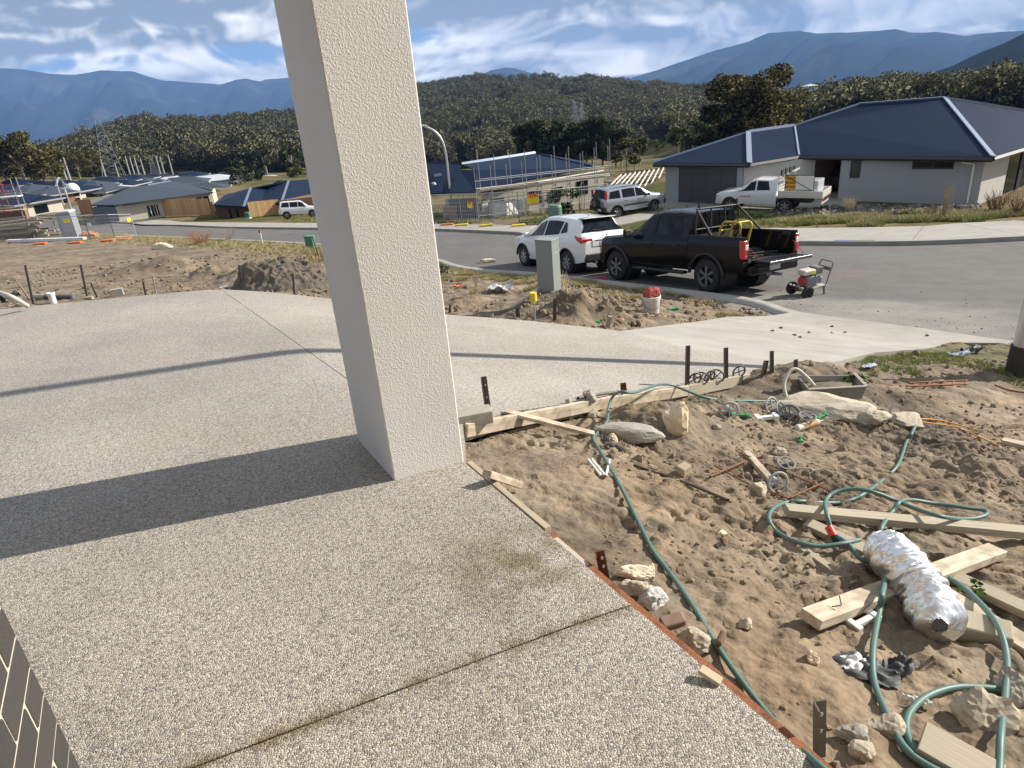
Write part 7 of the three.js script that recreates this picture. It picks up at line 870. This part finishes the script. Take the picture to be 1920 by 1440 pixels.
[[395, 372, 130, 12, 9, 0.2, mRoofGrey, mCream, 'grey roofed house stepping up behind the cream house'], [375, 356, 150, 13, 9, 0.3, mRoofGrey, mBrick, 'grey hip roofed brick house above the cream house'], [340, 343, 175, 14, 9, 0.25, mRoofGrey, mCream, 'long grey roofed house below the forest edge'], [390, 338, 190, 15, 9, 0.3, mRoofPale, mCream, 'white roofed house among grey roofs'], [352, 331, 225, 13, 9, 0.2, mRoofBlue, mCream, 'dark roofed house touching the forest foot'], [430, 332, 215, 15, 10, 0.25, mRoofBlue, mBrown, 'large dark roofed house below the forest'], [455, 344, 180, 8, 7, 0.3, mRoofPale, mCream, 'little pale roofed house near the green frames'], [495, 336, 225, 13, 8, 0.2, mRoofPale, mCream, 'pale metal roofed house at the clearing'], [530, 338, 235, 8, 7, 0.2, mRoofPale, mWhite, 'small white gabled house at the clearing'], [565, 334, 240, 12, 9, 0.2, mRoofBlue, mBrown, 'dark roofed house beside the round bush'], [200, 343, 190, 15, 10, -0.3, mRoofBlue, M(lin(0.3, 0.32, 0.32)), 'black gabled house with a red end wall'], [250, 337, 205, 12, 9, -0.2, mRoofBlue, mBrick, 'dark roofed brick house beneath the substation poles'], [285, 335, 215, 12, 9, -0.2, mRoofBlue, mCream, 'dark roofed cream house beside the substation'], [310, 334, 225, 10, 8, -0.2, mRoofBlue, mBrick, 'black roofed brick house at the end of the substation'], [120, 353, 165, 16, 11, -0.35, mRoofBlue, M(lin(0.2, 0.2, 0.21)), 'long charcoal roofed house near the big pylon'], [160, 349, 168, 11, 9, -0.35, mRoofGrey, mBrick, 'grey roofed brick house near the big pylon'], [178, 350, 160, 8, 7, -0.3, mRoofGrey, mCream, 'small grey roofed house with a cream wall'], [60, 358, 150, 10, 9, -0.5, mRoofGrey, mBrick, 'grey roofed brick house next to the red scaffold'], [80, 350, 185, 12, 9, -0.4, mRoofBlue, mBrick, 'dark roofed house behind the grey brick one'], [30, 346, 190, 12, 9, -0.4, mRoofBlue, mCream, 'black roofed house under the olive trees'], [95, 363, 140, 9, 8, -0.7, mRoofGrey, mBrick, 'grey gabled brick house above the side street kerb'], [140, 357, 150, 9, 8, -0.4, mRoofBlue, mCream, 'black roofed cream house above the mixer truck'], [195, 357, 150, 8, 8, -0.3, mRoofGrey, mCream, 'grey roofed cream house with a garden'], [232, 347, 175, 10, 8, -0.2, mRoofBlue, mBrick, 'black roofed brick house behind the grey hip roof'], [268, 342, 190, 9, 8, -0.1, mRoofGrey, mWhite, 'grey roofed white house behind the grey hip roof'], [318, 339, 200, 10, 8, 0.1, mRoofPale, mCream, 'long pale roof next to the white roofed house'], [415, 351, 165, 10, 8, 0.3, mRoofGrey, mBrick, 'grey roofed tan brick house in the stepped row'], [470, 331, 235, 11, 8, 0.2, mRoofBlue, mCream, 'dark roofed house between the grey rows and the clearing'], [515, 345, 205, 9, 8, 0.2, mRoofGrey, mCream, 'grey roofed house below the clearing'], [590, 343, 220, 10, 8, 0.2, mRoofBlue, mCream, 'dark roofed house close to the pillar edge'], [15, 372, 132, 9, 8, -0.5, mRoofGrey, mBrick, 'grey roofed brick house just behind the red scaffold'], [50, 377, 122, 9, 8, -0.6, mRoofBlue, mCream, 'dark roofed cream house beside the red scaffold'], [5, 358, 165, 9, 8, -0.4, mRoofBlue, mBrick, 'dark roofed brick house at the suburb edge'], [222, 356, 155, 8, 7, -0.2, mRoofPale, mBrick, 'pale roofed brick house above the maroon car'], [300, 347, 180, 9, 8, 0, mRoofGrey, mBrick, 'grey roofed brick house straight behind the hip roof']].forEach(a => suburban(...a));
// left edge: house under red scaffold
{ const o = thing('scaffold', 'red scaffold around a half built brick house at the lot edge', 'scaffold', G(-10, 430)), mR = M(lin(0.35, 0.05, 0.04)); for (let i = 0; i < 6; i++) { const x = -6 + i * 2.0; for (const z of [0, -1.1]) part('standard', rod(V(x, -0.5, z), V(x, 5.6 + 0.5 * hash(i, 2, 1), z), 0.05, 6), i % 2 ? mGalv : mR, o); } for (const y of [1.2, 2.4, 3.3, 4.2, 5.0]) part('ledger', rod(V(-6, y, 0), V(4.2, y, 0), 0.05, 6), y > 3 ? mR : mGalv, o); part('plank', box(10.2, 0.12, 1.0, -0.9, 3.6, -0.5), mWhite, o); part('plank', box(10.2, 0.1, 1.0, -0.9, 2.0, -0.5), mGreyWood, o); part('guard_panel', box(6, 0.5, 0.08, -0.6, 4.4, 0), mR, o); part('brick_wall', box(9, 2.4, 0.3, -1.5, 0.9, -2), mBrick, o); part('brick_pier', box(0.9, 2.6, 0.5, 3.0, 1.0, -1.6), mBrick, o); }
// pylons, substation poles
function pylon(px, py, ty, d, label, wB, arms = 3) { const P = at(px, py, d), o = thing('power_pylon', label, 'pylon', P), H = upTo(P, px, ty), m = M(lin(0.30, 0.33, 0.37), { roughness: 0.6, metalness: 0.3 }), W = t => lerp(wB, wB * 0.14, Math.pow(t, 0.75)), r = wB * 0.0085; const cor = t => [[-1, -1], [1, -1], [1, 1], [-1, 1]].map(([a, b]) => V(a * W(t) / 2, H * t, b * W(t) / 2)); const N = 9; for (let k = 0; k < 4; k++) { const g = []; for (let i = 0; i < N; i++) g.push(bar(cor(i / N)[k], cor((i + 1) / N)[k], r * 1.6)); part('leg', merge(g), m, o); } const br = []; for (let i = 0; i < N; i++) { const a = cor(i / N), b = cor((i + 1) / N); for (let k = 0; k < 4; k++) { br.push(bar(a[k], b[(k + 1) % 4], r), bar(a[(k + 1) % 4], b[k], r), bar(b[k], b[(k + 1) % 4], r)); } } part('bracing', merge(br), m, o); for (let k = 0; k < arms; k++) { const y = H * (0.95 - k * 0.14), w = wB * (0.5 + 0.12 * k); part('cross_arm', merge([bar(V(-w, y, 0), V(w, y, 0), r * 1.6), bar(V(-w, y, 0), V(0, y + H * 0.05, 0), r), bar(V(w, y, 0), V(0, y + H * 0.05, 0), r)]), m, o); } o.rotation.y = 0.5; return o; }
pylon(214, 330, 213, 250, 'tall lattice power pylon above the suburb roofs', 6.5); pylon(402, 293, 264, 520, 'small lattice pylon on the cleared forest strip', 5); pylon(1079, 250, 190, 420, 'lattice pylon with four arms rising from the forest', 6, 4); pylon(1092, 250, 193, 430, 'smaller lattice pylon close behind the forest one', 5, 4); pylon(291, 328, 290, 240, 'short lattice mast in the substation', 2.5, 1);
[[130, 330, 282, 240], [123, 330, 300, 245], [198, 330, 298, 245], [222, 330, 305, 250], [245, 330, 292, 250], [253, 330, 294, 255], [262, 332, 295, 250], [272, 330, 297, 255], [302, 330, 292, 250], [310, 332, 293, 255], [322, 318, 290, 270]].forEach(([x, y, t, d], i) => { const P = at(x, y, d), h = upTo(P, x - 6, t), m = solo('substation_pole', 'slim pale substation pole behind the suburb roofs', 'pole', cyl(0.16, 0.3, h + 3, 8, 0, h / 2 - 1.5, 0), mGalv, 'substation poles'); m.position.copy(P); });
[[955, 322, 285, 140], [985, 305, 278, 150], [1165, 310, 270, 150], [1190, 305, 265, 140], [1110, 300, 270, 150], [895, 300, 280, 180]].forEach(([x, y, t, d], i) => { const P = at(x, y, d), h = upTo(P, x, t), o = thing('power_pole', ['slim timber power pole behind the black roof', 'power pole above the black roof ridge', 'power pole with cross arm behind the scaffold end', 'bare power pole behind the scaffold end', 'power pole in front of the pine trees', 'power pole at the forest edge by the street lamp'][i], 'pole', P); part('pole', cyl(0.13, 0.16, h + 3, 8, 0, h / 2 - 1.5, 0), M(lin(0.3, 0.27, 0.22)), o); if (i === 2 || i === 0) part('cross_arm', box(2.2, 0.12, 0.12, 0, h - 0.6, 0), M(lin(0.3, 0.27, 0.22)), o); });
// far light coloured houses in the bush
[[1100, 163, 900, 'white house high in the central bush'], [1135, 170, 880, 'pale shed below the white bush house'], [1060, 184, 800, 'row of white roofs on the bush clearing'], [1122, 210, 650, 'tan roofed house in the lower bush'], [1455, 160, 520, 'pale roofed house beyond the big tree'], [1518, 161, 520, 'small white house on the bush skyline'], [1717, 172, 420, 'white house between the eucalypts'], [1750, 181, 300, 'pale flat roof behind the blue roof ridge'], [1853, 131, 1500, 'long white building on the dark hillside']].forEach(([x, y, d, l], i) => suburban(x, y, d, d * 0.011 + (i % 2) * 2, 6, 0.3, mRoofPale, mWhite, l, 2.2));
// ---------- vegetation ----------
seed = 99;
const mLeafF = MP(lin(0.14, 0.15, 0.102), { roughness: 1, specularIntensity: 0, transmission: 0.12, thickness: 0, side: THREE.DoubleSide }), mTwig = M(lin(0.22, 0.18, 0.13), { roughness: 1 });
const leafQuads = (n, f, s0, s1, aspect = 0.6) => { const pos = [], nor = []; for (let k = 0; k < n; k++) { const [c, out] = f(k), s = rr(s0, s1), d = V(rg(), rg(), rg()).normalize(), u = V(rg(), rg() * 0.6, rg()).normalize(), v = u.clone().cross(d).normalize(); const P = (a, b) => c.clone().addScaledVector(u, a * s).addScaledVector(v, b * s * aspect); const q = [P(-1, -0.25), P(0, -1), P(1, 0.1), P(0.1, 1)]; const N = out.clone().multiplyScalar(1.6).add(d.multiplyScalar(0.5)).normalize(); for (const i of [0, 1, 2, 0, 2, 3]) { pos.push(q[i].x, q[i].y, q[i].z); nor.push(N.x, N.y, N.z); } } const g = new THREE.BufferGeometry(); g.setAttribute('position', new THREE.Float32BufferAttribute(pos, 3)); g.setAttribute('normal', new THREE.Float32BufferAttribute(nor, 3)); g.setAttribute('uv', new THREE.Float32BufferAttribute(new Float32Array(pos.length / 3 * 2), 2)); return g; };
function lobeCrown(lobes, n, s0, s1, asp) { const tot = lobes.reduce((a, l) => a + l[3] * l[3], 0), pick = () => { let t = rnd() * tot; for (const l of lobes) { t -= l[3] * l[3]; if (t <= 0) return l; } return lobes[0]; }; return leafQuads(n, () => { const [x, y, z, r, fy = 0.75] = pick(), d = V(rg(), rg(), rg()).normalize(), k = Math.pow(rnd(), 0.22) * r; return [V(x + d.x * k, y + d.y * k * fy, z + d.z * k), d]; }, s0, s1, asp); }
// bush seen from afar: unit trees, thousands of them
{
  const kinds = [0, 1, 2, 3].map(k => { const lobes = []; for (let i = 0; i < 6 + k; i++) lobes.push([rr(-0.32, 0.32), rr(0.42, 0.92) + 0.06 * (k % 2), rr(-0.32, 0.32), rr(0.16, 0.3), 0.7]); const cr = lobeCrown(lobes, 480, 0.02, 0.048, 0.8), tr = cyl(0.015, 0.03, 0.6, 5, 0, 0.28, 0).toNonIndexed(); return mergeGeometries([cr, strip(tr)], false); });
  const cols = []; for (let i = 0; i < 997; i++) { const a = rnd(), b = rnd(); cols.push(lin((0.75 + 0.5 * a) * (1 + 0.28 * b), (0.75 + 0.52 * a) * (1 + 0.12 * b), (0.75 + 0.45 * a))); }
  const mats = [[], [], [], []], az0 = azOf(ray(-160, 300)), az1 = azOf(ray(2080, 200)), up = V(0, 1, 0), q = new THREE.Quaternion(); const azp = px => azOf(ray(px, 250));
  const A = [azp(330), azp(590), azp(1120), azp(1275), azp(845), azp(930), azp(60), azp(780)]; let n = 0;
  for (let k = 0; k < 90000 && n < 30000; k++) {
    const az = lerp(az0, az1, rnd()), R = look(ridge, az, 2), Rv = look(vale, az, 2), r = sqrt(lerp((Rv * 0.92) ** 2, (R * 1.03) ** 2, rnd()));
    if (az > A[2] && az < A[3] && r < 330 && vn(az * 60, r / 20, 3) < 0.45) continue; if (az > A[4] && az < A[5] && r > 400 && r < 500 && vn(az * 90, r / 15, 7) < 0.5) continue;
    const cl = fbm(az * 14, r / 110, 3, 88); if (cl < -0.1 && rnd() < 0.85) continue; if (az > A[6] && az < A[1] && abs(az - lerp(azp(395), azp(470), (r - 300) / 260)) < 0.006 && r > 300) continue;
    const x = sin(az) * r, z = -cos(az) * r, h = rr(6, 12) * (r < 300 ? 0.9 : 1) * (0.85 + 0.4 * hash(floor(az * 40), floor(r / 60), 2)), m = new THREE.Matrix4().compose(V(x, farLand(x, z) - 0.6, z), q.setFromAxisAngle(up, rnd() * 6.283), V(h * rr(0.75, 1.15), h, h * rr(0.75, 1.15))); mats[floor(rnd() * 4)].push(m.clone()); n++;
  }
  ['forest', 'forest', 'forest', 'forest'].forEach((nm, k) => stuffI(nm, 'grey green eucalypt forest covering the hills', 'forest', kinds[k], mLeafF, mats[k], cols));
}
// single trees with trunk, limbs and crown
function tree(P, H, W, label, col, opt = {}) {
  const o = thing(opt.name ?? 'tree', label, opt.cat ?? 'tree', P, rnd() * 6, opt.group), lobes = [], limbs = [], n = opt.n ?? 16, t0 = V(0, H * (opt.fork ?? 0.3), 0); const bark = M(lin(...(opt.bark ?? [0.30, 0.26, 0.2])), { roughness: 0.95 }); part('trunk', rod(V(0, -0.8, 0), t0, H * 0.028, 9, H * 0.02), bark, o);
  for (let i = 0; i < n; i++) { const a = i / n * 6.283 * 2.4 + rr(-0.4, 0.4), y = H * lerp(opt.low ?? 0.42, 0.9, Math.pow(rnd(), 0.8)), k = sqrt(max(0.05, 1 - ((y / H - 0.55) / 0.5) ** 2)) * rr(0.45, 0.95), p = V(cos(a) * W / 2 * k * 0.8, y, sin(a) * W / 2 * k * 0.8), r = W * rr(0.12, 0.2) * (opt.lobe ?? 1); lobes.push([p.x, p.y, p.z, r, 0.62]); const mid = t0.clone().lerp(p, 0.55).add(V(0, H * 0.05, 0)); limbs.push(rod(t0.clone().lerp(p, 0.02), mid, H * 0.009, 6, H * 0.006), rod(mid, p, H * 0.006, 6, H * 0.002)); }
  part('limbs', merge(limbs), bark, o); part('crown', lobeCrown(lobes, opt.leaves ?? 2600, (opt.leaf ?? 0.02) * H, (opt.leaf ?? 0.02) * H * 2, 0.55), MP(lin(...col.map(v => v * 1.5)), { roughness: 1, specularIntensity: 0, transmission: 0.12, thickness: 0, side: THREE.DoubleSide }), o); return o;
}
const gAt = (px, py, d) => { const p = at(px, py, d); return V(p.x, p.y, p.z); };
tree(gAt(1405, 285, 120), 12.5, 17, 'large spreading eucalypt behind the garage roof', [0.085, 0.08, 0.035], { leaves: 13000, n: 46, fork: 0.25, low: 0.22, leaf: 0.013, lobe: 0.68, bark: [0.45, 0.42, 0.36] }); tree(gAt(1345, 290, 118), 7.5, 9, 'dark rounded tree between the bush and the large eucalypt', [0.045, 0.06, 0.025], { leaves: 3000, low: 0.25, leaf: 0.025 }); tree(gAt(1470, 262, 130), 8, 9, 'olive tree between the large eucalypt and the roof valley', [0.085, 0.08, 0.035], { leaves: 2600, low: 0.3 });
for (const [x, y, d, h, w, l] of [[995, 310, 150, 9, 8, 'dark pine behind the black roof ridge'], [1030, 308, 150, 9.5, 9, 'broad dark pine beside the power pole'], [1065, 308, 152, 8.5, 8, 'dark pine at the lattice pylon foot'], [1100, 306, 150, 9, 9, 'dark green tree in front of the lattice pylon'], [1130, 305, 148, 9, 9, 'olive green tree behind the scaffold end'], [1155, 306, 145, 7, 8, 'tree at the edge of the dry clearing']]) tree(gAt(x, y, d), h, w, l, [0.035, 0.05, 0.026], { leaves: 5000, low: 0.12, n: 22, leaf: 0.016, name: 'pine_tree', bark: [0.12, 0.1, 0.08] });
for (const [x, y, d, h, w, l, c] of [[1175, 318, 110, 4.5, 5.5, 'rounded olive bush behind the scaffold', [0.075, 0.08, 0.035]], [1200, 300, 130, 4, 4, 'olive bush on the dry clearing', [0.07, 0.08, 0.035]], [1272, 284, 150, 5, 5, 'bright green bush beside the dry clearing', [0.075, 0.1, 0.03]], [1308, 282, 140, 5.5, 6, 'dark bush beside the garage roof', [0.04, 0.06, 0.025]], [1235, 285, 150, 2.6, 2.6, 'little lime green bush on the clearing', [0.14, 0.2, 0.05]], [550, 322, 230, 8, 8, 'round green tree by the clearing houses', [0.07, 0.09, 0.035]], [558, 345, 200, 5, 6, 'low lime bush by the clearing houses', [0.12, 0.14, 0.05]], [480, 350, 180, 6, 6, 'dark bush beside the pale roofed house', [0.04, 0.05, 0.03]], [455, 358, 160, 5, 6, 'dark shrub among the grey roofs', [0.045, 0.055, 0.03]], [500, 320, 250, 9, 6, 'tall thin gum by the clearing', [0.08, 0.085, 0.05]]]) tree(gAt(x, y, d), h, w, l, c, { leaves: 1500, low: 0.18, n: 12, leaf: 0.028, name: 'bush', cat: 'bush' });
for (const [x, y, d, h, w, l] of [[50, 345, 190, 11, 13, 'big olive tree near the tall substation pole'], [85, 345, 195, 10, 11, 'olive tree crown next to the tall pole'], [15, 345, 200, 9, 10, 'olive tree at the suburb edge'], [105, 342, 205, 8, 9, 'pale olive tree behind the charcoal house'], [175, 330, 260, 8, 10, 'olive tree below the big pylon'], [150, 332, 255, 7, 9, 'olive tree between the tall pole and the pylon']]) tree(gAt(x, y, d), h, w, l, [0.11, 0.10, 0.045], { leaves: 5000, low: 0.2, n: 22, leaf: 0.016 });
for (const [x, y, d, h, w, l] of [[1560, 262, 210, 9, 10, 'eucalypt above the blue roof'], [1620, 235, 220, 9, 10, 'tall eucalypt at the low end of the roof ridge'], [1680, 225, 200, 8, 11, 'eucalypt behind the roof ridge'], [1725, 222, 195, 9.5, 12, 'broad eucalypt at the white house'], [1790, 222, 190, 8.5, 10, 'eucalypt above the pale roof hip'], [1845, 222, 185, 9, 11, 'eucalypt behind the far roof slope'], [1905, 225, 180, 10, 12, 'large eucalypt at the roof end'], [1960, 225, 185, 10, 12, 'eucalypt past the roof end'], [1520, 250, 215, 8, 9, 'grey eucalypt beside the large spreading tree']]) tree(gAt(x, y, d), h, w, l, [0.075, 0.078, 0.042], { leaves: 6000, low: 0.2, n: 22, leaf: 0.016 });
{ const P = G(1055, 412); tree(V(P.x, P.y, P.z), 1.9, 2.8, 'leafy dark green shrub behind the site fence', [0.03, 0.05, 0.025], { leaves: 700, low: 0.1, n: 12, leaf: 0.045, name: 'shrub', cat: 'shrub' }); }
// dry twig plants
function twigs(px, py, h, w, label, col, n = 30, top2) { const o = thing('dry_weed', label, 'weed', G(px, py)), g = []; for (let k = 0; k < n; k++) { const a = rnd() * 6.283, b = V(rr(-0.1, 0.1) * w, 0, rr(-0.1, 0.1) * w), m = b.clone().add(V(cos(a) * w * 0.2, h * rr(0.35, 0.6), sin(a) * w * 0.2)), t = b.clone().add(V(cos(a) * w * 0.5 * rnd(), h * rr(0.6, 1), sin(a) * w * 0.5 * rnd())); g.push(rod(b, m, h * 0.010, 4, h * 0.008), rod(m, t, h * 0.008, 4, h * 0.003)); if (k % 2) g.push(rod(m, m.clone().add(V(rr(-0.2, 0.2) * w, h * 0.3, rr(-0.2, 0.2) * w)), h * 0.006, 4, h * 0.003)); } part('stems', merge(g), M(lin(...col), { roughness: 1 }), o); }
twigs(378, 458, 1.0, 2.3, 'reddish dry shrub on the lot verge', [0.30, 0.16, 0.09], 70); twigs(430, 452, 1.1, 1.6, 'thin bare weed beside the reddish shrub', [0.3, 0.26, 0.2], 24); twigs(1768, 410, 1.6, 0.7, 'tall bare weed in front of the rendered wall', [0.27, 0.21, 0.14], 14); twigs(1593, 398, 0.9, 1.2, 'dry grassy weed at the carport corner', [0.42, 0.36, 0.22], 50); twigs(1866, 400, 1.0, 1.4, 'dark brown dock weed by the house corner', [0.11, 0.055, 0.04], 60); twigs(1905, 402, 0.9, 1.4, 'smaller dark brown dock weed past the corner', [0.12, 0.06, 0.04], 50); twigs(1745, 408, 0.6, 0.9, 'low dark brown weed on the green bank', [0.16, 0.1, 0.06], 40); twigs(893, 538, 0.55, 0.35, 'bare stick weed on the near verge', [0.25, 0.2, 0.14], 8); twigs(1062, 548, 0.35, 0.3, 'dry grass stalks at the service cabinet foot', [0.55, 0.48, 0.32], 14);
{ const P = G(832, 515); tree(P, 0.35, 0.55, 'little grey green herb at the kerb end', [0.14, 0.2, 0.12], { leaves: 200, low: 0.2, n: 8, leaf: 0.09, name: 'herb', cat: 'plant' }); const Q = G(1600, 728); tree(Q, 0.14, 0.28, 'small green weed beside the trough', [0.09, 0.15, 0.04], { leaves: 160, low: 0.2, n: 8, leaf: 0.1, name: 'herb', cat: 'plant' }); const R2 = G(1812, 1112); tree(R2, 0.05, 0.12, 'tiny green seedling between the planks', [0.09, 0.17, 0.04], { leaves: 30, low: 0.2, n: 5, leaf: 0.2, name: 'herb', cat: 'plant' }); }
// grass tufts
{
  const tuft = (nb, w) => { const pos = []; for (let k = 0; k < nb; k++) { const a = rnd() * 6.283, x = rr(-0.4, 0.4), z = rr(-0.4, 0.4), l = rr(0.5, 1), bx = cos(a) * l * rr(0.2, 0.9), bz = sin(a) * l * rr(0.2, 0.9), px = -sin(a) * w, pz = cos(a) * w; pos.push(x - px, 0, z - pz, x + px, 0, z + pz, x + bx, l * 0.9, z + bz); } const g = tri(pos, null); g.setAttribute('uv', new THREE.Float32BufferAttribute(new Float32Array(pos.length / 3 * 2), 2)); return g; };
  const up = V(0, 1, 0), q = new THREE.Quaternion(), T = tuft(16, 0.05);
  const sow = (n, f, s0, s1) => { const out = []; for (let k = 0; k < n * 8 && out.length < n; k++) { const p = f(); if (!p) continue; out.push(new THREE.Matrix4().compose(p, q.setFromAxisAngle(up, rnd() * 6.283).clone(), V(1, rr(0.5, 1.1), 1).multiplyScalar(rr(s0, s1)))); } return out; };
  const green = [], dry = []; for (let i = 0; i < 101; i++) { const t = rnd(); green.push(lin(lerp(0.12, 0.26, t), lerp(0.19, 0.25, t), lerp(0.035, 0.07, t))); dry.push(lin(lerp(0.3, 0.46, t), lerp(0.25, 0.37, t), lerp(0.13, 0.2, t))); }
  const mG = M(0xffffff, { roughness: 0.9 });
  const on = (x, z) => inSlab(x, z) || inCross(x, z) || inRoad(x, z) ? null : V(x, top(x, z) - 0.01, z);
  const nv = th => () => { const x = rr(-4, 9), z = rr(-24, -8); if (x > 4.6 || grassiness(x, z) + fbm(x * 1.4 + 4, z * 1.4, 4, 109) < th || beyondRoad(x, z)) return null; return on(x, z); };
  stuffI('grass', 'patchy green grass on the near verge and round the light pole', 'grass', T, mG, sow(12000, nv(0.05), 0.05, 0.13), green); stuffI('grass', 'dry straw grass on the near verge', 'grass', T, mG, sow(7000, nv(-0.05), 0.05, 0.17), dry);
  const pl = () => { const x = grassC.x + rr(-3.2, 1.5), z = grassC.z + rr(0.2, 2.2); if (fbm(x * 1.1, z * 1.1, 3, 5) < -0.08 - 0.2 * exp(-hypot(x - grassC.x + 0.7, z - grassC.z - 0.2))) return null; return on(x, z); }; stuffI('grass', 'green grass around the light pole base', 'grass', T, mG, sow(3000, pl, 0.04, 0.085), green);
  const bank = [[1420, 418], [1500, 428], [1675, 426], [1732, 422], [1904, 414], [2080, 402], [2080, 385], [1900, 397], [1800, 402], [1600, 404], [1500, 410]].map(p => xz(onP(...p))); let bx0 = 1e9, bx1 = -1e9, bz0 = 1e9, bz1 = -1e9; for (const [x, z] of bank) { bx0 = min(bx0, x); bx1 = max(bx1, x); bz0 = min(bz0, z); bz1 = max(bz1, z); }
  const bk = th => () => { const x = rr(bx0, bx1), z = rr(bz0, bz1); return inPoly(x, z, bank) && fbm(x * 0.5, z * 0.5, 4, 33) > th ? V(x, top(x, z) - 0.02, z) : null; }; stuffI('grass', 'green weedy grass on the bank before the blue roofed house', 'grass', T, mG, sow(7000, bk(-0.12), 0.1, 0.26), green); stuffI('grass', 'dead straw coloured grass on the bank before the blue roofed house', 'grass', T, mG, sow(4500, bk(0.02), 0.12, 0.34), dry);
  const lf = () => { const x = rr(-40, -6), z = rr(-62, -26); if (beyondRoad(x, z)) return null; const d = dPoly(x, z, kerbNear.slice(15).map(xz), false); return d < 4 * rnd() + 0.6 ? on(x, z) : null; }; stuffI('grass', 'thin dry grass along the road edge of the dirt lot', 'grass', T, mG, sow(4000, lf, 0.12, 0.26), dry); stuffI('grass', 'green grass along the road edge of the dirt lot', 'grass', T, mG, sow(1500, lf, 0.1, 0.2), green);
  const fv = () => { const p = onP(rr(560, 1500), rr(404, 426)); const x = p.x + rr(-2, 2), z = p.z + rr(-3, 1); return beyondRoad(x, z) && fbm(x * 0.3, z * 0.3, 3, 43) > -0.05 && dPoly(x, z, kerbFar.map(xz), false) > 3.2 ? V(x, planeY(x, z) + 0.03, z) : null; }; stuffI('grass', 'mixed grass on the far verge and yards', 'grass', T, mG, sow(4000, fv, 0.12, 0.3), green);
  // clods, stones, gravel
  const mClod = M(0xffffff, { roughness: 1, map: soilTex }), cc = []; for (let i = 0; i < 97; i++) { const k = rr(0.75, 1.35); cc.push(lin(k, k * rr(0.96, 1.02), k * rr(0.92, 1.05))); }
  const R = [1, 2, 3].map(s => rock(1, 0.75, 0.9, -1, 0.5, s + 20)), E = new THREE.Euler();
  const strew = (n, f, s0, s1, pw) => { const out = []; for (let k = 0; k < n * 10 && out.length < n; k++) { const p = f(); if (!p) continue; const s = lerp(s0, s1, Math.pow(rnd(), pw)); p.y += s * 0.25; out.push(new THREE.Matrix4().compose(p, new THREE.Quaternion().setFromEuler(E.set(rnd() * 6, rnd() * 6, rnd() * 6)), V(rr(0.7, 1.2), rr(0.6, 1), rr(0.7, 1.2)).multiplyScalar(s))); } return out; };
  const soilP = (x0, x1, z0, z1, th) => () => { const x = rr(x0, x1), z = rr(z0, z1); if (fbm(x * 1.7, z * 1.7, 3, 71) < th || (z > -9 && cU(x, z) < -0.3)) return null; return on(x, z); };
  stuffI('soil_clods', 'crumbled earth clods strewn over the bare dirt', 'soil', R[0], mClod, strew(22000, soilP(-0.4, 4.4, -5.4, 0.4, -0.12), 0.003, 0.016, 2.6), cc); stuffI('soil_clods', 'small stones scattered over the bare dirt', 'soil', R[1], mClod, strew(4500, soilP(-0.4, 4.4, -5.4, 0.4, 0.08), 0.004, 0.026, 4.5), cc); stuffI('soil_clods', 'earth clods between the slab and the light pole', 'soil', R[2], mClod, strew(3000, soilP(0.5, 9, -9, -3, 0.0), 0.006, 0.035, 3), cc);
  stuffI('soil_clods', 'clods and rubble between the driveway and the kerb', 'soil', R[0], mClod, strew(4500, soilP(-4, 6, -16, -8.2, -0.05), 0.008, 0.07, 3.2), cc); stuffI('soil_clods', 'clods over the dirt lot and its spoil heaps', 'soil', R[1], mClod, strew(9000, soilP(-24, -1, -34, -8.6, -0.05), 0.01, 0.085, 3.6), cc);
  const gv = [[1500, 412], [1585, 404], [1700, 401], [1836, 400], [1836, 388], [1579, 388], [1500, 396], [1430, 402]].map(p => xz(onP(...p))); const gb = gv.map(p => p[0]), gz = gv.map(p => p[1]); const gvF = () => { const x = rr(min(...gb), max(...gb)), z = rr(min(...gz), max(...gz)); return inPoly(x, z, gv) ? V(x, top(x, z), z) : null; }; const gc = []; for (let i = 0; i < 53; i++) { const k = rr(0.06, 0.2); gc.push(lin(k * 1.05, k * 0.97, k * 0.88)); } stuffI('gravel', 'grey rock gravel along the rendered house wall', 'gravel', R[2], M(0xffffff, { roughness: 1 }), strew(3500, gvF, 0.02, 0.2, 4.5), gc);
  const rd = () => { const x = rr(4, 10), z = rr(-20, -9.5); return inRoad(x, z) && dPoly(x, z, kerbNear.slice(0, 9).map(xz), false) < 3.4 * rnd() + 0.3 ? V(x, roadY(x, z), z) : null; }; stuffI('gravel', 'loose grit along the road edge', 'gravel', R[0], M(0xffffff, { roughness: 1 }), strew(450, rd, 0.004, 0.016, 2.5), gc);
}
renderer.render(scene, camera);
